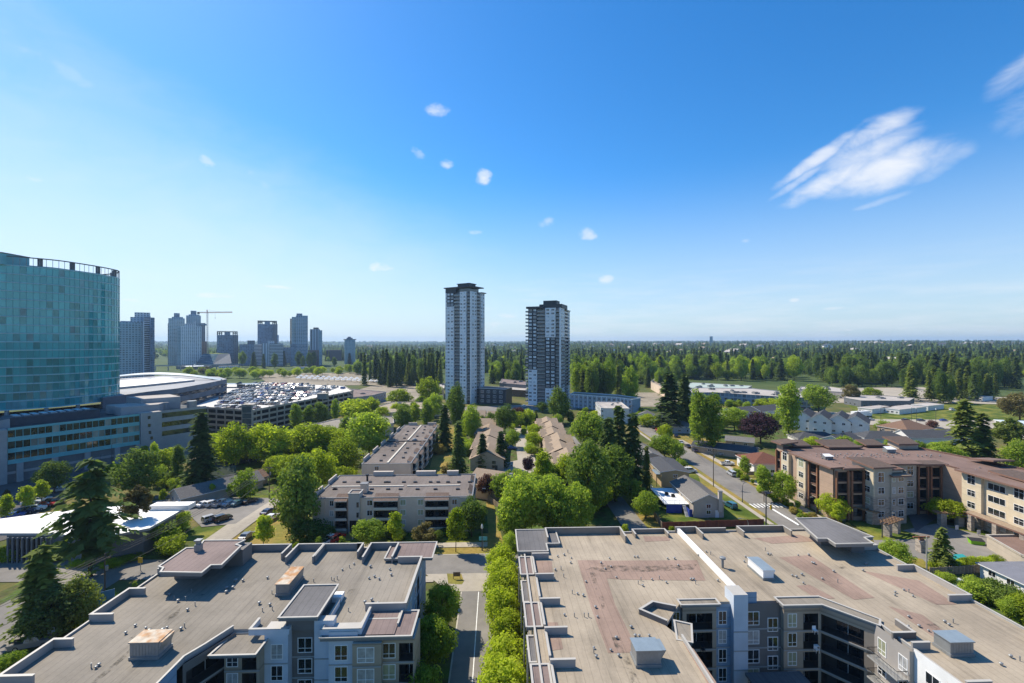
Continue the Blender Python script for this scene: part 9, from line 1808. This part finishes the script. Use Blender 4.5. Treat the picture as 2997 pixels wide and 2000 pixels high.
def build_forest():
    rg = np.random.default_rng(5); near = []; far = []
    bands = [(600, 1000, 5200), (1000, 1600, 8500), (1600, 2600, 11000), (2600, 4200, 13000), (4200, 7200, 14000), (7200, 10500, 9000)]
    for d0, d1, n in bands:
        d = np.sqrt(rg.uniform(d0*d0, d1*d1, n)); t = rg.uniform(-1.28, 1.28, n)
        for dd, tt in zip(d, t):
            px = CX+tt*FPX; x, y = PD(px, dd); z = float(terrain(x, y)); py = CY+FPX*(HC)/dd
            cl = .5+.5*math.sin(x*.006+1)*math.cos(y*.0047)+rg.normal(0, .25)
            p = forest_ok(px, py+7*math.sin(x*.031)+5*math.sin(x*.083+y*.05))
            if p == 0 and px > 1680 and py < 1118 and rg.random() < .25: p = 1
            if dd > 1300 and cl < .25: p *= .3
            if rg.random() < p: (near if dd < 1000 else far).append((x, y, z, dd))
    near.sort(key=lambda q: q[3])
    kinds = ['fir/conifer/2', 'fir/conifer2/3', 'spruce/conifer/4', 'round/green/2', 'round/deep/3', 'mass/deep/1', 'round/bright/1']; pr = [.14, .1, .09, .22, .2, .18, .07]
    nmk = {'fir': 'fir_tree', 'spruce': 'spruce_tree', 'round': 'broadleaf_tree', 'mass': 'broad_conifer'}; lab = {'fir': 'tall dark fir in the dense forest behind the two towers', 'spruce': 'ragged dark spruce in the dense forest behind the two towers', 'round': 'round leafy tree in the forest behind the two towers', 'mass': 'broad dense conifer in the forest behind the two towers'}
    def dims(s, dd):
        if s in ('fir', 'spruce', 'far'): h = float(np.clip(rg.normal(23, 7.5), 10, 40)); return h*rg.uniform(.36, .6), h
        if s == 'mass': h = rg.uniform(14, 27); return h*rg.uniform(.5, .7), h
        h = rg.uniform(10, 22); return h*rg.uniform(.8, 1.2), h
    objs = {}
    for x, y, z, dd in near[:300]:
        k = kinds[int(rg.choice(7, p=pr))]; s = k.split('/')[0]; w, h = dims(s, dd)
        objs[k] = tree_at(nmk[s], k, x, y, h, w, lab[s], 'forest trees behind the towers', 'tree', z, parts=False)
    mid = near[300:]+[q for q in far if q[3] < 1700]; deep = [q for q in far if q[3] >= 1700]
    for part, ks, ps, nm, word in ((mid, kinds, pr, 'forest', 'wooded belt behind the two towers'), (deep, ['far/conifer/1', 'far/conifer2/2', 'farround/green/1', 'farround/deep/2'], [.28, .18, .3, .24], 'far_forest', 'far woods stretching to the horizon')):
        ch = rg.choice(len(ks), len(part), p=ps)
        for i, k in enumerate(ks):
            S = [part[j] for j in np.nonzero(ch == i)[0]]
            if not S: continue
            src = objs.get(k) or PROTO_OBJ(k); s = k.split('/')[0]; scl = []
            for a, b, c, dd in S:
                w, h = dims(s, dd); big = 1+max(0, dd-2200)/2600; scl.append((w*big, w*big, h*(1 if dd < 4000 else .9)))
            gn_forest(nm, {'conifer': 'dark ', 'conifer2': 'lighter ', 'green': 'mid-green ', 'deep': 'deep green ', 'bright': 'bright green '}[k.split('/')[1]]+{'f': 'conifers', 's': 'ragged spruces', 'r': 'leafy trees', 'm': 'broad conifers'}[s[0] if 'round' not in s else 'r']+f' of the {word}', src, [(a, b, c-.5) for a, b, c, _ in S], scl, rg.uniform(0, 6.28, len(S)))
    # small houses scattered through the woods
    hm = {}
    for wl, rf in ((CLADW, SH_GREY), (CLADB, SH_TAN), (CLADW, SH_DARK), (STUC, PROOF2)):
        b = MB(); b.box(-5, -7, 0, 5, 7, 5.5, wl); b.face([(5.6, -7.6, 5.3), (5.6, 7.6, 5.3), (0, 7.6, 8.6), (0, -7.6, 8.6)], rf); b.face([(-5.6, 7.6, 5.3), (-5.6, -7.6, 5.3), (0, -7.6, 8.6), (0, 7.6, 8.6)], rf); b.face([(-5, -7.01, 5.5), (5, -7.01, 5.5), (0, -7.01, 8.4)], wl)
        for x in (-2.5, 2.5): b.box(x-.8, -7.06, 1.2, x+.8, -7.01, 2.6, GLASS); b.box(x-.8, -7.06, 3.8, x+.8, -7.01, 5.0, GLASS)
        hm[len(hm)] = b.mesh('house')
    for i in range(110):
        dd = math.sqrt(rg.uniform(900**2, 3600**2)); px = rg.uniform(1700, 2990) if rg.random() < .8 else rg.uniform(1050, 1550); x, y = PD(px, dd); z = float(terrain(x, y)); s = rg.uniform(1, 1.9)*(1+dd/5000)
        o = link('house', hm[i % 4], None, (x, y, z+rg.uniform(2, 9)), rg.uniform(-.8, .8), 'small pale house scattered among the far woods', 'house', 'houses in the far woods'); o.scale = (s*1.3, s, s)
def PROTO_OBJ(k):
    cm, _ = proto(k); x, y = PD(1950+len(k)*37, 1150+len(k)*9)
    o = link('fir_tree' if 'round' not in k else 'leafy_tree', cm, None, (x, y, 0), 0, 'small dark tree at the edge of the far woods', 'tree', 'forest edge trees')
    o.scale = (9, 9, 26) if 'round' not in k else (14, 14, 15); return o
build_forest()
# ================================================================== haze
def build_haze():
    m = bpy.data.materials.new('haze'); m.use_nodes = True; nt = m.node_tree; nt.nodes.clear()
    v = nt.nodes.new('ShaderNodeVolumePrincipled'); o = nt.nodes.new('ShaderNodeOutputMaterial')
    v.inputs['Color'].default_value = (.5, .72, 1, 1); v.inputs['Density'].default_value = HAZE; v.inputs['Anisotropy'].default_value = .3
    nt.links.new(v.outputs[0], o.inputs['Volume'])
    b = MB(); b.box(-12600, -12600, -26, 12600, 12600, 175, m); h = b.build('haze', kind='stuff'); h['label'] = 'thin blue summer haze over the whole city'; h['category'] = 'haze'
HAZE = 0.00008
build_haze()
